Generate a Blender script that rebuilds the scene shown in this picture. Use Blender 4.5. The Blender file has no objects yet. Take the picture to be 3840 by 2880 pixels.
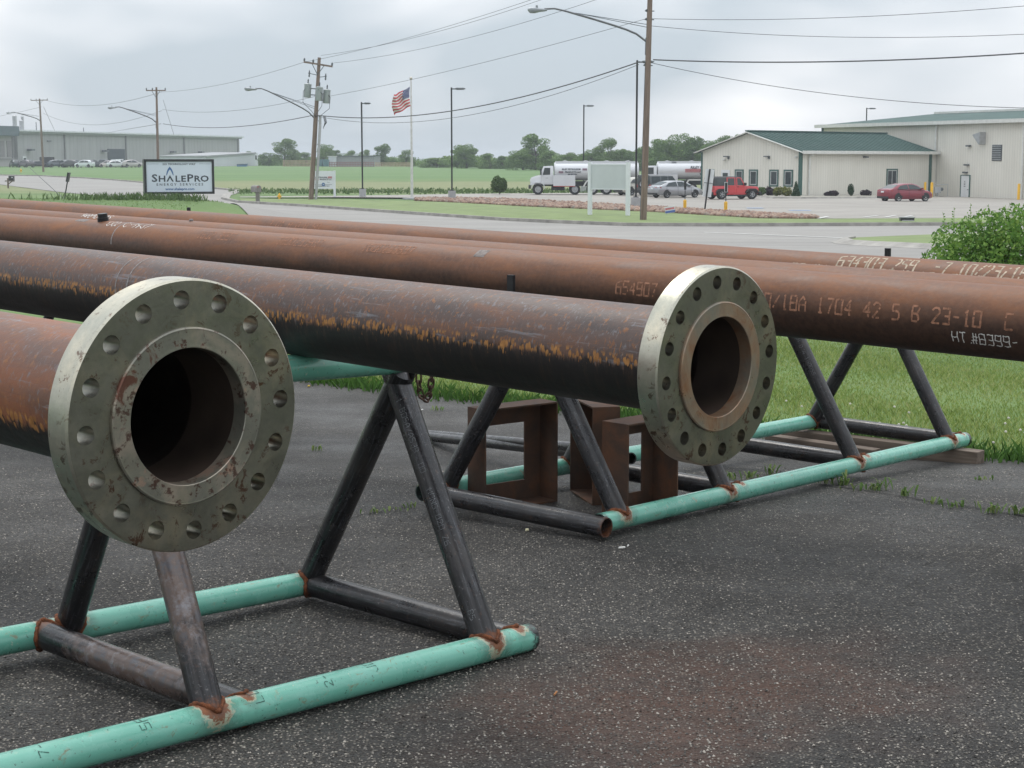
import bpy, bmesh, math, random
import numpy as np
from mathutils import Vector, Matrix
random.seed(7); rng = np.random.default_rng(7)
S = bpy.context.scene; COL = S.collection
R = math.radians; pi = math.pi
# ------------------------------------------------------------------ camera
F = 6208.1; PITCH = .13449
cam = bpy.data.cameras.new('camera'); co = bpy.data.objects.new('camera', cam); COL.objects.link(co)
cam.sensor_width = 36; cam.sensor_fit = 'HORIZONTAL'; cam.lens = 36*F/3840
cam.clip_start = .05; cam.clip_end = 9000
co.location = (0, 0, 0); co.rotation_euler = (pi/2-PITCH, 0, 0)
S.camera = co
# ------------------------------------------------------------------ sky, sun, exposure
W = bpy.data.worlds.new('World'); S.world = W; W.use_nodes = True
nt = W.node_tree; nt.nodes.clear()
def wn(t, **k):
    n = nt.nodes.new(t)
    for a, b in k.items(): setattr(n, a, b)
    return n
SUN_EL, SUN_AZ = R(58), R(-20)
sky = wn('ShaderNodeTexSky'); sky.sky_type = 'NISHITA'; sky.sun_disc = False
sky.sun_elevation = SUN_EL; sky.sun_rotation = SUN_AZ
tc = wn('ShaderNodeTexCoord'); sp = wn('ShaderNodeSeparateXYZ'); nt.links.new(tc.outputs['Generated'], sp.inputs[0])
mz = wn('ShaderNodeMath', operation='ADD'); nt.links.new(sp.outputs[2], mz.inputs[0]); mz.inputs[1].default_value = .16
mzz = wn('ShaderNodeMath', operation='MAXIMUM'); nt.links.new(mz.outputs[0], mzz.inputs[0]); mzz.inputs[1].default_value = .08
dx = wn('ShaderNodeMath', operation='DIVIDE'); nt.links.new(sp.outputs[0], dx.inputs[0]); nt.links.new(mzz.outputs[0], dx.inputs[1])
dy = wn('ShaderNodeMath', operation='DIVIDE'); nt.links.new(sp.outputs[1], dy.inputs[0]); nt.links.new(mzz.outputs[0], dy.inputs[1])
cb = wn('ShaderNodeCombineXYZ'); nt.links.new(dx.outputs[0], cb.inputs[0]); nt.links.new(dy.outputs[0], cb.inputs[1])
mp = wn('ShaderNodeMapping'); nt.links.new(tc.outputs['Generated'], mp.inputs[0]); mp.inputs['Location'].default_value = (3.1, 1.7, 0); mp.inputs['Scale'].default_value = (1.6, 1.6, 4.2)
no = wn('ShaderNodeTexNoise'); no.inputs['Scale'].default_value = 2.6; no.inputs['Detail'].default_value = 3.5; no.inputs['Roughness'].default_value = .42
no.inputs['Distortion'].default_value = .3
nt.links.new(mp.outputs[0], no.inputs['Vector'])
cr = wn('ShaderNodeValToRGB'); nt.links.new(no.outputs[0], cr.inputs[0])
cr.color_ramp.elements[0].position = .41; cr.color_ramp.elements[0].color = (.385, .435, .480, 1)
cr.color_ramp.elements[1].position = .60; cr.color_ramp.elements[1].color = (.76, .765, .78, 1)
e = cr.color_ramp.elements.new(.5); e.color = (.535, .565, .60, 1)
# brighter towards the zenith, as an overcast sky is
zr = wn('ShaderNodeMapRange'); nt.links.new(sp.outputs[2], zr.inputs[0])
zr.inputs[1].default_value = 0; zr.inputs[2].default_value = 1; zr.inputs[3].default_value = .92; zr.inputs[4].default_value = 2.1
bgc = wn('ShaderNodeBackground'); nt.links.new(cr.outputs[0], bgc.inputs[0]); nt.links.new(zr.outputs[0], bgc.inputs[1])
bgs = wn('ShaderNodeBackground'); nt.links.new(sky.outputs[0], bgs.inputs[0]); bgs.inputs[1].default_value = .08
mx = wn('ShaderNodeMixShader'); mx.inputs[0].default_value = .96
nt.links.new(bgs.outputs[0], mx.inputs[1]); nt.links.new(bgc.outputs[0], mx.inputs[2])
wo = wn('ShaderNodeOutputWorld'); nt.links.new(mx.outputs[0], wo.inputs[0])
sl = bpy.data.lights.new('sun', 'SUN'); sl.energy = .8; sl.angle = R(25); sl.color = (1, .96, .9)
so = bpy.data.objects.new('sun', sl); COL.objects.link(so)
# sun direction: azimuth measured as in the sky texture (0 = +Y, towards +X)
sv = Vector((math.sin(SUN_AZ)*math.cos(SUN_EL), math.cos(SUN_AZ)*math.cos(SUN_EL), math.sin(SUN_EL)))
so.rotation_euler = sv.to_track_quat('Z', 'Y').to_euler()
V = S.view_settings; V.view_transform = 'Standard'; V.look = 'None'; V.exposure = 0.62; V.gamma = 1; V.use_curve_mapping = False

# ------------------------------------------------------------------ helpers: materials
def lin(c): return tuple(((x/255)/12.92 if x/255 <= .04045 else ((x/255+.055)/1.055)**2.4) for x in c)
class NT:
    """small node-building helper"""
    def __init__(s, name):
        s.m = bpy.data.materials.new(name); s.m.use_nodes = True; s.t = s.m.node_tree; s.n = s.t.nodes
        s.b = s.n['Principled BSDF']; s.out = s.n['Material Output']
    def new(s, t, **k):
        n = s.n.new(t)
        for a, b in k.items(): setattr(n, a, b)
        return n
    def l(s, a, b): s.t.links.new(a, b)
    def coord(s, kind='Object', scale=(1, 1, 1)):
        c = s.new('ShaderNodeTexCoord'); m = s.new('ShaderNodeMapping'); s.l(c.outputs[kind], m.inputs[0]); m.inputs['Scale'].default_value = scale
        return m.outputs[0]
    def noise(s, vec, scale, detail=4, rough=.55, dist=0):
        n = s.new('ShaderNodeTexNoise'); s.l(vec, n.inputs['Vector']); n.inputs['Scale'].default_value = scale
        n.inputs['Detail'].default_value = detail; n.inputs['Roughness'].default_value = rough; n.inputs['Distortion'].default_value = dist
        return n.outputs[0]
    def vor(s, vec, scale, out='Distance', feature='F1'):
        n = s.new('ShaderNodeTexVoronoi'); n.feature = feature; s.l(vec, n.inputs['Vector']); n.inputs['Scale'].default_value = scale
        return n.outputs[out]
    def ramp(s, fac, stops, interp='LINEAR'):
        n = s.new('ShaderNodeValToRGB'); s.l(fac, n.inputs[0]); n.color_ramp.interpolation = interp
        els = n.color_ramp.elements
        while len(els) > 1: els.remove(els[0])
        els[0].position = stops[0][0]; els[0].color = _c(stops[0][1])
        for p, c in stops[1:]:
            q = els.new(p); q.color = _c(c)
        return n.outputs[0]
    def mix(s, f, a, b):
        n = s.new('ShaderNodeMix'); n.data_type = 'RGBA'
        s._in(n.inputs[0], f); s._in(n.inputs[6], a); s._in(n.inputs[7], b)
        return n.outputs[2]
    def _in(s, sock, v):
        if hasattr(v, 'links') or hasattr(v, 'is_output'): s.l(v, sock)
        elif isinstance(v, tuple): sock.default_value = _c(v)
        else: sock.default_value = v
    def math(s, op, a, b=0., c=None):
        n = s.new('ShaderNodeMath', operation=op); s._in(n.inputs[0], a); s._in(n.inputs[1], b)
        if c is not None: s._in(n.inputs[2], c)
        return n.outputs[0]
    def mr(s, v, a, b, c=0., d=1., smooth=False):
        n = s.new('ShaderNodeMapRange'); s.l(v, n.inputs[0])
        if smooth: n.interpolation_type = 'SMOOTHSTEP'
        for i, x in enumerate((a, b, c, d)): n.inputs[i+1].default_value = x
        return n.outputs[0]
    def bump(s, h, strength=.3, dist=.01):
        n = s.new('ShaderNodeBump'); s.l(h, n.inputs['Height']); n.inputs['Strength'].default_value = strength; n.inputs['Distance'].default_value = dist
        s.l(n.outputs[0], s.b.inputs['Normal']); return n
    def set(s, col=None, rough=None, metal=None, spec=None):
        for k, v in (('Base Color', col), ('Roughness', rough), ('Metallic', metal), ('Specular IOR Level', spec)):
            if v is not None: s._in(s.b.inputs[k], v)
        return s.m
def _c(c):
    if isinstance(c, (int, float)): return (c, c, c, 1)
    return tuple(c)+(1,) if len(c) == 3 else tuple(c)
_mc = {}
def M(name, col, rough=.6, metal=0., var=.15, scale=3., bump=0.):
    """plain material with a little procedural variation of tone and gloss"""
    if name in _mc: return _mc[name]
    t = NT(name); v = t.coord(); n = t.noise(v, scale, 5)
    a = tuple(x*(1-var) for x in col); b = tuple(min(1, x*(1+var)) for x in col)
    c = t.ramp(n, [(.3, a), (.7, b)])
    n2 = t.noise(v, scale*3, 3)
    t.set(c, t.mr(n2, .3, .7, max(0, rough-.08), min(1, rough+.08)), metal)
    if bump: t.bump(t.noise(v, scale*8, 4), bump, .01)
    _mc[name] = t.m; return t.m

# ------------------------------------------------------------------ helpers: meshes
class MB:
    def __init__(s): s.v = []; s.f = []; s.uv = None; s.n = 0; s.mi = []
    def add(s, vs, fs, mi=0):
        o = len(s.v); s.v += [tuple(map(float, p)) for p in vs]; s.f += [tuple(o+i for i in f) for f in fs]; s.mi += [mi]*len(fs); return s
    def box(s, c, d, rz=0., M4=None, mi=0):
        x, y, z = d[0]/2, d[1]/2, d[2]/2; cs, sn = math.cos(rz), math.sin(rz); vs = []
        for k in (-z, z):
            for i, j in ((-x, -y), (x, -y), (x, y), (-x, y)):
                p = (c[0]+i*cs-j*sn, c[1]+i*sn+j*cs, c[2]+k)
                vs.append(M4 @ Vector(p) if M4 else p)
        return s.add(vs, [(3, 2, 1, 0), (4, 5, 6, 7), (0, 1, 5, 4), (1, 2, 6, 5), (2, 3, 7, 6), (3, 0, 4, 7)], mi)
    def beam(s, a, b, w, h, up=(0, 0, 1), mi=0):
        a, b = Vector(a), Vector(b); d = (b-a).normalized(); u = Vector(up)
        if abs(d.dot(u)) > .99: u = Vector((0, 1, 0))
        x = d.cross(u).normalized()*w/2; y = x.cross(d).normalized()*h/2
        vs = [p+i*x+j*y for p in (a, b) for i, j in ((-1, -1), (1, -1), (1, 1), (-1, 1))]
        return s.add(vs, [(0, 1, 2, 3), (7, 6, 5, 4), (4, 5, 1, 0), (5, 6, 2, 1), (6, 7, 3, 2), (7, 4, 0, 3)], mi)
    def tube(s, pts, r, n=12, cap=True, closed=False, mi=0):
        pts = [Vector(p) for p in pts]; rs = r if isinstance(r, (list, tuple)) else [r]*len(pts)
        vs = []; up = None
        N = len(pts)
        for i, p in enumerate(pts):
            if closed: d = (pts[(i+1) % N]-pts[i-1]).normalized()
            else: d = (pts[min(i+1, N-1)]-pts[max(i-1, 0)]).normalized()
            if up is None:
                up = Vector((0, 0, 1)) if abs(d.z) < .9 else Vector((1, 0, 0))
            x = d.cross(up).normalized(); y = x.cross(d).normalized(); up = y
            vs += [p+(x*math.cos(2*pi*k/n)+y*math.sin(2*pi*k/n))*rs[i] for k in range(n)]
        fs = []
        for i in range(N-1+(1 if closed else 0)):
            a, b = i*n, ((i+1) % N)*n
            fs += [(a+k, b+k, b+(k+1) % n, a+(k+1) % n) for k in range(n)]
        if cap and not closed: fs += [tuple(range(n)), tuple(range((N-1)*n, N*n))[::-1]]
        return s.add(vs, fs, mi)
    def lathe(s, prof, n=24, o=(0, 0, 0), ax=None, close=False, mi=0):
        """prof: (r, h) pairs about axis ax through o"""
        a = Vector(ax or (0, 0, 1)).normalized(); u = a.orthogonal().normalized(); w = a.cross(u); o = Vector(o)
        vs = [o+a*h+(u*math.cos(2*pi*k/n)+w*math.sin(2*pi*k/n))*max(r, 1e-5) for r, h in prof for k in range(n)]
        P = len(prof); fs = []
        for i in range(P if close else P-1):
            p, q = i*n, ((i+1) % P)*n
            fs += [(p+k, p+(k+1) % n, q+(k+1) % n, q+k) for k in range(n)]
        return s.add(vs, fs, mi)
    def prism(s, poly, y0, y1, mi=0):
        """polygon in x,z pushed along y"""
        n = len(poly); vs = [(x, y0, z) for x, z in poly]+[(x, y1, z) for x, z in poly]
        return s.add(vs, [tuple(range(n)), tuple(range(n, 2*n))[::-1]]+[(i, n+i, n+(i+1) % n, (i+1) % n) for i in range(n)], mi)
    def loft(s, rings, cap=True, mi=0):
        n = len(rings[0]); vs = [p for r_ in rings for p in r_]; fs = []
        for i in range(len(rings)-1):
            a, b = i*n, (i+1)*n; fs += [(a+k, a+(k+1) % n, b+(k+1) % n, b+k) for k in range(n)]
        if cap: fs += [tuple(range(n))[::-1], tuple(range((len(rings)-1)*n, len(rings)*n))]
        return s.add(vs, fs, mi)
def link(name, me, mat, parent=None, smooth=False):
    if mat is not None and not me.materials:
        for m in (mat if isinstance(mat, (list, tuple)) else [mat]): me.materials.append(m)
    o = bpy.data.objects.new(name, me); COL.objects.link(o)
    if parent is not None: o.parent = parent
    return o
def obj(name, mb, mat, parent=None, smooth=None, world=False, fix=True):
    """mb as ONE mesh object; world=True: coordinates are world ones, the parent (unrotated empty) is subtracted"""
    off = Vector((0, 0, 0))
    if world and parent is not None:
        q = parent
        while q is not None: off += q.location; q = q.parent
    me = bpy.data.meshes.new(name); me.from_pydata([(a-off.x, b-off.y, c-off.z) for a, b, c in mb.v], [], mb.f)
    if any(mb.mi): me.polygons.foreach_set('material_index', mb.mi)
    if fix:
        bm = bmesh.new(); bm.from_mesh(me); bmesh.ops.recalc_face_normals(bm, faces=bm.faces); bm.to_mesh(me); bm.free()
    if smooth is not None:
        me.polygons.foreach_set('use_smooth', [True]*len(me.polygons))
        me.set_sharp_from_angle(angle=R(smooth))
    return link(name, me, mat, parent)
def npmesh(name, verts, quads, mat, parent=None, tri=False):
    k = 3 if tri else 4
    me = bpy.data.meshes.new(name); n = len(quads)
    me.vertices.add(len(verts)); me.vertices.foreach_set('co', np.asarray(verts, np.float32).ravel())
    me.loops.add(n*k); me.loops.foreach_set('vertex_index', np.asarray(quads, np.int32).ravel())
    me.polygons.add(n); me.polygons.foreach_set('loop_start', np.arange(n, dtype=np.int32)*k)
    me.update(calc_edges=True); me.validate()
    return link(name, me, mat, parent)
def tag(o, label=None, cat=None, group=None, kind=None):
    if label: o['label'] = label
    if cat: o['category'] = cat
    if group: o['group'] = group
    if kind: o['kind'] = kind
    return o
def thing(name, label, cat, loc=(0, 0, 0), rz=0., group=None, rot=None):
    o = bpy.data.objects.new(name, None); COL.objects.link(o); o.location = loc; o.empty_display_size = .1
    o.rotation_euler = rot or (0, 0, rz); return tag(o, label, cat, group)
def copy_tree(o, kids, parent=None):
    c = o.copy(); COL.objects.link(c); c.parent = parent
    for ch in kids.get(o, []): copy_tree(ch, kids, c)
    return c
def kidmap(root):
    d = {}; st = [root]
    allo = list(bpy.data.objects)
    for o in allo:
        if o.parent is not None: d.setdefault(o.parent, []).append(o)
    return d
def text_part(name, s, size, mat, parent, loc, rz=0., ax='CENTER', shear=0., bold=0., sx=1., two=False, tilt=0.):
    """flat lettering as a mesh standing in the x,z plane of the parent, reading from -y"""
    cu = bpy.data.curves.new('tmp', 'FONT'); cu.body = s; cu.size = size; cu.align_x = ax; cu.shear = shear; cu.offset = bold; cu.resolution_u = 2
    to = bpy.data.objects.new('tmp', cu); COL.objects.link(to)
    me = bpy.data.meshes.new_from_object(to.evaluated_get(bpy.context.evaluated_depsgraph_get())) if False else bpy.data.meshes.new_from_object(to)
    bpy.data.objects.remove(to); bpy.data.curves.remove(cu)
    c, sn = math.cos(rz), math.sin(rz)
    for v in me.vertices:
        x, z = v.co.x*sx, v.co.y; v.co = (loc[0]+x*c, loc[1]+x*sn, loc[2]+z)
    me.name = name; me.materials.clear()
    return link(name, me, mat, parent)

# ------------------------------------------------------------------ terrain: the yard slopes down to the road, the field rises again
_TY = [-4000, -60, 0, 3, 4.4, 5.3, 7.3, 8.5, 10, 12, 14, 20, 35, 53, 80, 95, 140, 170, 230, 290, 360, 400, 430, 600, 1500, 2900]
_TZ = [-1.3, -1.3, -1.40, -1.505, -1.565, -1.600, -1.645, -1.70, -1.815, -1.89, -1.96, -2.1, -2.45, -2.8, -3.3, -3.3, -3.3, -3.3, -2.9, -2.45, -2.0, -1.8, -1.6, -1.6, -2.0, -2.6]
def T(x, y):
    x = np.asarray(x, float); y = np.asarray(y, float)
    z = np.interp(y, _TY, _TZ)
    z = z+1.15*np.exp(-np.abs((x+30)/15.5)**12)*np.exp(-((y-93)/11)**2)
    w = np.clip((y-85)/25, 0, 1)*np.clip((260-y)/60, 0, 1)
    return z-w*np.clip((x-25)*.013, 0, .35)
def ray(px, py):
    X = (px-1920)/F; Y = (1440-py)/F; c, s = math.cos(PITCH), math.sin(PITCH)
    return Vector((X, c+Y*s, -s+Y*c))
def at(px, py, D):
    r = ray(px, py); return r*(D/r.y)
def gp(px, py, lo=.6):
    """where the ray through a photo pixel meets the terrain"""
    r = ray(px, py); r = r/r.y; D = lo; f0 = r.z*D-float(T(r.x*D, D))
    while D < 900:
        D2 = D*1.02+.02; f1 = r.z*D2-float(T(r.x*D2, D2))
        if f1 <= 0 < f0 or f1 <= 0:
            t = f0/(f0-f1) if f0 != f1 else 0; D = D+(D2-D)*max(0, min(1, t)); return Vector((r.x*D, D, float(T(r.x*D, D))))
        D, f0 = D2, f1
    return Vector((r.x*D, D, float(T(r.x*D, D))))
def strip(name, lower, upper, off, mat, nx=60, ny=10, kind='structure'):
    """sheet between two world polylines of (x, y), following the terrain"""
    def samp(pl):
        P = np.array([(p[0], p[1]) for p in pl], float); d = np.r_[0, np.cumsum(np.hypot(*np.diff(P, axis=0).T))]; t = np.linspace(0, d[-1], nx)
        return np.stack([np.interp(t, d, P[:, 0]), np.interp(t, d, P[:, 1])], 1)
    a, b = samp(lower), samp(upper); k = np.linspace(0, 1, ny)[:, None, None]
    P = a[None]*(1-k)+b[None]*k
    z = T(P[..., 0], P[..., 1])+off; vs = np.concatenate([P, z[..., None]], -1).reshape(-1, 3)
    i, j = np.meshgrid(np.arange(ny-1), np.arange(nx-1), indexing='ij'); q = (i*nx+j).ravel()
    o = npmesh(name, vs, np.stack([q, q+1, q+nx+1, q+nx], 1), mat); return tag(o, kind=kind)
# ------------------------------------------------------------------ ground materials
def m_asphalt():
    t = NT('wet_asphalt'); v = t.coord()
    cell = t.vor(v, 92, 'Color'); dist = t.vor(v, 92)
    hs = t.new('ShaderNodeSeparateColor'); t.l(cell, hs.inputs[0])
    stone = t.ramp(hs.outputs[0], [(0, (.010, .0088, .0078)), (.35, (.024, .0205, .0175)), (.60, (.070, .061, .052)), (.82, (.150, .134, .113)), (.94, (.25, .227, .190)), (1, (.40, .37, .31))])
    gap = t.mr(dist, .22, .58, 0, 1)
    c = t.mix(gap, stone, (.010, .010, .010))
    fine = t.ramp(t.noise(v, 240, 3, .7), [(.35, (.012, .012, .012)), (.65, (.13, .12, .108))]); c = t.mix(.22, c, fine)
    big = t.noise(v, .7, 5, .6, .3); gain = t.math('MULTIPLY', t.mr(big, .35, .65, .72, 1.30), t.mr(t.noise(v, 1.7, 5, .65), .45, .66, 1.12, .68)); sc_ = t.new('ShaderNodeVectorMath', operation='SCALE'); t.l(c, sc_.inputs[0]); t.l(gain, sc_.inputs['Scale']); c = sc_.outputs[0]
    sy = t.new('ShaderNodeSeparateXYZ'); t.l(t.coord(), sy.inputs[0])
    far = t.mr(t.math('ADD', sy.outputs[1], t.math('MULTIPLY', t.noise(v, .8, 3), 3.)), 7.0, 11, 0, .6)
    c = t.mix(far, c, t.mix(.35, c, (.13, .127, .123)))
    # map cracking, mostly on the older patch up the yard
    ed = t.vor(t.coord(scale=(.75, 1.5, 1)), 3.2, 'Distance', 'DISTANCE_TO_EDGE')
    ck_ = t.math('MULTIPLY', t.mr(t.math('ADD', ed, t.math('MULTIPLY', t.noise(v, 20, 4, .7), .03)), .016, .030, 1, 0), t.mr(t.noise(v, .45, 3), .46, .56, 0, 1))
    ck_ = t.math('MULTIPLY', ck_, t.mr(sy.outputs[1], 5.3, 7.0, .0, .85)); c = t.mix(ck_, c, (.010, .009, .009))
    # rust washed out of the pipes onto the ground
    wv = t.new('ShaderNodeVectorMath', operation='ADD'); t.l(t.coord(scale=(1, .8, 0)), wv.inputs[0])
    nv = t.new('ShaderNodeTexNoise'); nv.inputs['Scale'].default_value = 2.2; t.l(v, nv.inputs['Vector']); t.l(nv.outputs['Color'], wv.inputs[1])
    for p_, r_, k_ in (((.42+.5, 4.75*.8+.5, .5), .70, 1.), ((.95+.5, 4.9*.8+.5, .5), .65, .85), ((.15+.5, 4.35*.8+.5, .5), .55, .75)):
        geo = t.new('ShaderNodeVectorMath', operation='DISTANCE'); t.l(wv.outputs[0], geo.inputs[0]); geo.inputs[1].default_value = p_
        rs = t.math('MULTIPLY', t.mr(geo.outputs['Value'], r_, .08, 0, 1, True), t.mr(t.noise(v, 9, 5, .7), .30, .60, .35, k_))
        c = t.mix(rs, c, t.mix(.45, c, (.105, .042, .022)))
    t.set(c, t.mr(t.math('ADD', t.noise(v, 1.2, 4), t.math('MULTIPLY', hs.outputs[1], .15)), .35, .75, .45, .80), None, .28)
    h = t.math('ADD', t.math('MULTIPLY', gap, -1.), t.math('MULTIPLY', hs.outputs[2], .7))
    t.bump(h, .9, .006); return t.m
def m_grass():
    t = NT('grass_ground'); v = t.coord(); n = t.noise(v, .22, 6, .6); n2 = t.noise(v, 9, 3, .6)
    c = t.ramp(n, [(.3, (.075, .14, .032)), (.55, (.12, .20, .05)), (.75, (.18, .21, .08))])
    c = t.mix(t.mr(n2, .3, .7, 0, .45), c, (.045, .075, .02))
    sy = t.new('ShaderNodeSeparateXYZ'); t.l(v, sy.inputs[0])
    # unmown pale hay-coloured belt in the field, mown verge before it
    k = t.math('ADD', sy.outputs[1], t.math('MULTIPLY', t.noise(v, .04, 3), 40.))
    belt = t.math('MULTIPLY', t.mr(k, 188, 200, 0, 1), t.mr(k, 262, 240, 0, 1))
    c = t.mix(t.math('MULTIPLY', belt, .5), c, (.25, .225, .125))
    far = t.mr(k, 255, 275, 0, 1); c = t.mix(t.math('MULTIPLY', far, .8), c, t.ramp(t.noise(t.coord(scale=(.3, 1, 1)), .09, 4), [(.3, (.075, .155, .042)), (.7, (.115, .20, .06))]))
    t.set(c, .9); t.bump(n2, .6, .03); return t.m
def m_conc(name='concrete_road', a=(.215, .205, .19), b=(.295, .282, .262), sc=.12):
    t = NT(name); v = t.coord(scale=(1, 2.5, 1)); n = t.noise(v, sc, 6, .6); n2 = t.noise(t.coord(), 4, 4)
    c = t.ramp(n, [(.3, a), (.7, b)]); c = t.mix(t.mr(n2, .3, .7, 0, .25), c, tuple(x*.8 for x in a))
    br = t.new('ShaderNodeTexBrick'); t.l(t.coord(), br.inputs['Vector']); br.inputs['Scale'].default_value = .22; br.inputs['Mortar Size'].default_value = .004
    br.inputs['Color1'].default_value = (0, 0, 0, 1); br.inputs['Color2'].default_value = (.25, .25, .25, 1); br.inputs['Mortar'].default_value = (1, 1, 1, 1); br.offset = 0; br.inputs['Brick Width'].default_value = 1.; br.inputs['Row Height'].default_value = .8
    st = t.mr(t.noise(t.coord(scale=(.25, 1.6, 1)), .6, 5, .6), .5, .72, 0, .42)
    c = t.mix(st, c, tuple(x*.52 for x in a))
    t.set(c, .75); return t.m
MAT_ASPH = m_asphalt(); MAT_GR = m_grass(); MAT_RD = m_conc(); MAT_LOT = m_conc('lot_concrete', (.235, .218, .192), (.335, .312, .28), .18)
MAT_CURB = M('curb_concrete', (.30, .285, .26), .85, var=.3, scale=1.5)
# ------------------------------------------------------------------ ground
def axis(lim, n, k): t_ = np.linspace(-1, 1, n); return np.sinh(t_*k)/math.sinh(k)*lim
xs = axis(2500, 181, 7.0); ys = np.unique(np.concatenate([[-100, -80], axis(2900, 141, 7.0)[70:], np.array(_TY[1:-2]), np.linspace(70, 125, 24), np.linspace(130, 460, 50)]))
Xg, Yg = np.meshgrid(xs, ys); Zg = T(Xg, Yg)-.03
nx, ny = len(xs), len(ys); i, j = np.meshgrid(np.arange(ny-1), np.arange(nx-1), indexing='ij'); q = (i*nx+j).ravel()
tag(npmesh('ground', np.stack([Xg, Yg, Zg], -1).reshape(-1, 3), np.stack([q, q+1, q+nx+1, q+nx], 1), MAT_GR), kind='structure')
# asphalt yard: near side of a ragged line that runs parallel to the pipes
def yard_far(x): return 13.05-1.02*x+.03*math.sin(x*3.1)+.04*math.sin(x*7.7+1)+.02*math.sin(x*19)
xa = [(-14+.12*k) for k in range(190)]
strip('asphalt_yard', [(x, -6) for x in xa], [(x, yard_far(x)) for x in xa], 0., MAT_ASPH, nx=190, ny=160)
# road: from the right along the lot, then curving away to the far left
up_px = [(5200, 846), (3840, 846), (3500, 846), (2800, 849), (2356, 848), (2070, 836), (1900, 828), (1400, 793), (1150, 775), (900, 760)]
upper = [gp(*p) for p in up_px]; upper = [(p.x, p.y) for p in upper]
cfar = [gp(*p) for p in [(900, 717), (760, 703), (600, 691), (450, 678), (320, 669), (160, 661), (0, 658), (-200, 656)]]
upper += [(-24.5, 142), (-27, 158)]+[(p.x, p.y) for p in cfar]
# near side
lower = [(34, 30), (26, 34), (18, 38), (10, 42), (2, 52), (-6, 66), (-12, 82), (-17, 100), (-25, 122), (-33, 145)]
nfar = [gp(*p) for p in [(450, 741), (190, 716), (0, 692), (-200, 680)]]
lower += [(p.x, p.y) for p in nfar]
strip('road', lower, upper, .012, MAT_RD, nx=220, ny=30)
# left out of the road: the apron up to the yard on the right
strip('driveway_apron', [(9.5, 20), (14, 18), (22, 15), (40, 10)], [(4, 46), (12, 47.5), (22, 44), (40, 36)], .035, MAT_RD, nx=60, ny=30)
def curb(name, pts, w=.16, h=.14, label=None):
    mb = MB(); P = [Vector((p[0], p[1], float(T(p[0], p[1])))) for p in pts]
    fine = []
    for a, b in zip(P, P[1:]):
        n = max(1, int((b-a).length/2.5))
        for k in range(n):
            q_ = a.lerp(b, k/n); fine.append(Vector((q_.x, q_.y, float(T(q_.x, q_.y)))))
    fine.append(P[-1]); rings = []
    for k, p in enumerate(fine):
        d = (fine[min(k+1, len(fine)-1)]-fine[max(k-1, 0)]).normalized(); n_ = Vector((-d.y, d.x, 0)).normalized()
        rings.append([p+n_*w, p+n_*w+Vector((0, 0, h)), p+n_*w*.3+Vector((0, 0, h)), p-n_*w*.6+Vector((0, 0, h*.35)), p-n_*w*1.2+Vector((0, 0, .02))])
    mb.loft(rings); o = obj(name, mb, MAT_CURB); return tag(o, kind='structure')
curb('curb_verge', upper, .3, .18)
# island tip on the right
isl = [gp(*p) for p in [(3900, 948), (3700, 946), (3520, 935), (3400, 929), (3250, 922), (3170, 916), (3149, 908), (3180, 902), (3300, 896), (3497, 888), (3700, 881), (3900, 876)]]
isl2 = [(p.x, p.y) for p in isl]
strip('island_grass', isl2[:6][::-1], isl2[6:], .10, M('verge_grass', (.155, .205, .072), .9, var=.2, scale=.6), nx=30, ny=8)
curb('curb_island', isl2[::-1][4:], .28, .16)
# mown verge between curb and rock bed, then rocks, then the lot
verge_top = [(p.x, p.y) for p in [gp(*q_) for q_ in [(5200, 820), (3840, 822), (3500, 825), (3000, 827), (2858, 826), (2759, 820), (2660, 814), (2482, 802), (2207, 790), (1960, 779), (1900, 775), (1700, 763), (1500, 757), (1200, 751), (900, 748)]]]
verge_bot = upper[:10]
strip('verge', [(p[0], p[1]+.3) for p in verge_bot], verge_top, .10, _mc['verge_grass'], nx=80, ny=10)
lot_near = [(p.x, p.y) for p in [gp(*q_) for q_ in [(5200, 820), (3840, 822), (3500, 825), (3120, 826), (3060, 825), (3000, 820), (2858, 808), (2759, 802), (2634, 796), (2454, 784), (2352, 778), (2204, 769), (1960, 755), (1900, 752), (1700, 748), (1500, 745), (1200, 743), (900, 744)]]]
lot_far = [(p.x, p.y) for p in [gp(*q_) for q_ in [(5200, 735), (3840, 728), (3500, 728), (3100, 726), (2900, 726), (2500, 726), (2200, 727), (1900, 729), (1700, 731), (1500, 735), (1200, 739), (900, 741)]]]
strip('parking_lot', lot_near, lot_far, .10, MAT_LOT, nx=120, ny=30)
# parking bay lines and blue bay marks (paint)
WP = M('road_paint_white', (.62, .62, .60), .7, var=.2, scale=2); BP = M('road_paint_blue', (.30, .42, .62), .7)
for q_ in [((3070, 827), (3105, 819)), ((3240, 822), (3290, 816)), ((3320, 822), (3360, 815)), ((3395, 820), (3420, 816))]:
    a, b = gp(*q_[0]), gp(*q_[1]); strip('painted_line', [(a.x-.1, a.y), (b.x-.1, b.y)], [(a.x+.1, a.y), (b.x+.1, b.y)], .125, WP, 4, 2)
for x0, x1, y in ((2800, 2862, 787), (2960, 3040, 796)):
    a, b = gp(x0, y), gp(x1, y); strip('painted_bay', [(a.x, a.y-.5), (b.x, b.y-.5)], [(a.x, a.y+.5), (b.x, b.y+.5)], .125, BP, 4, 2)
for x0, x1, y, w in ((2640, 2980, 873, .25), (2980, 3330, 887, .25)):
    a, b = gp(x0, y), gp(x1, y+14); strip('painted_line', [(a.x, a.y-w), (b.x, b.y-w)], [(a.x, a.y+w), (b.x, b.y+w)], .03, WP, 30, 2)
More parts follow.
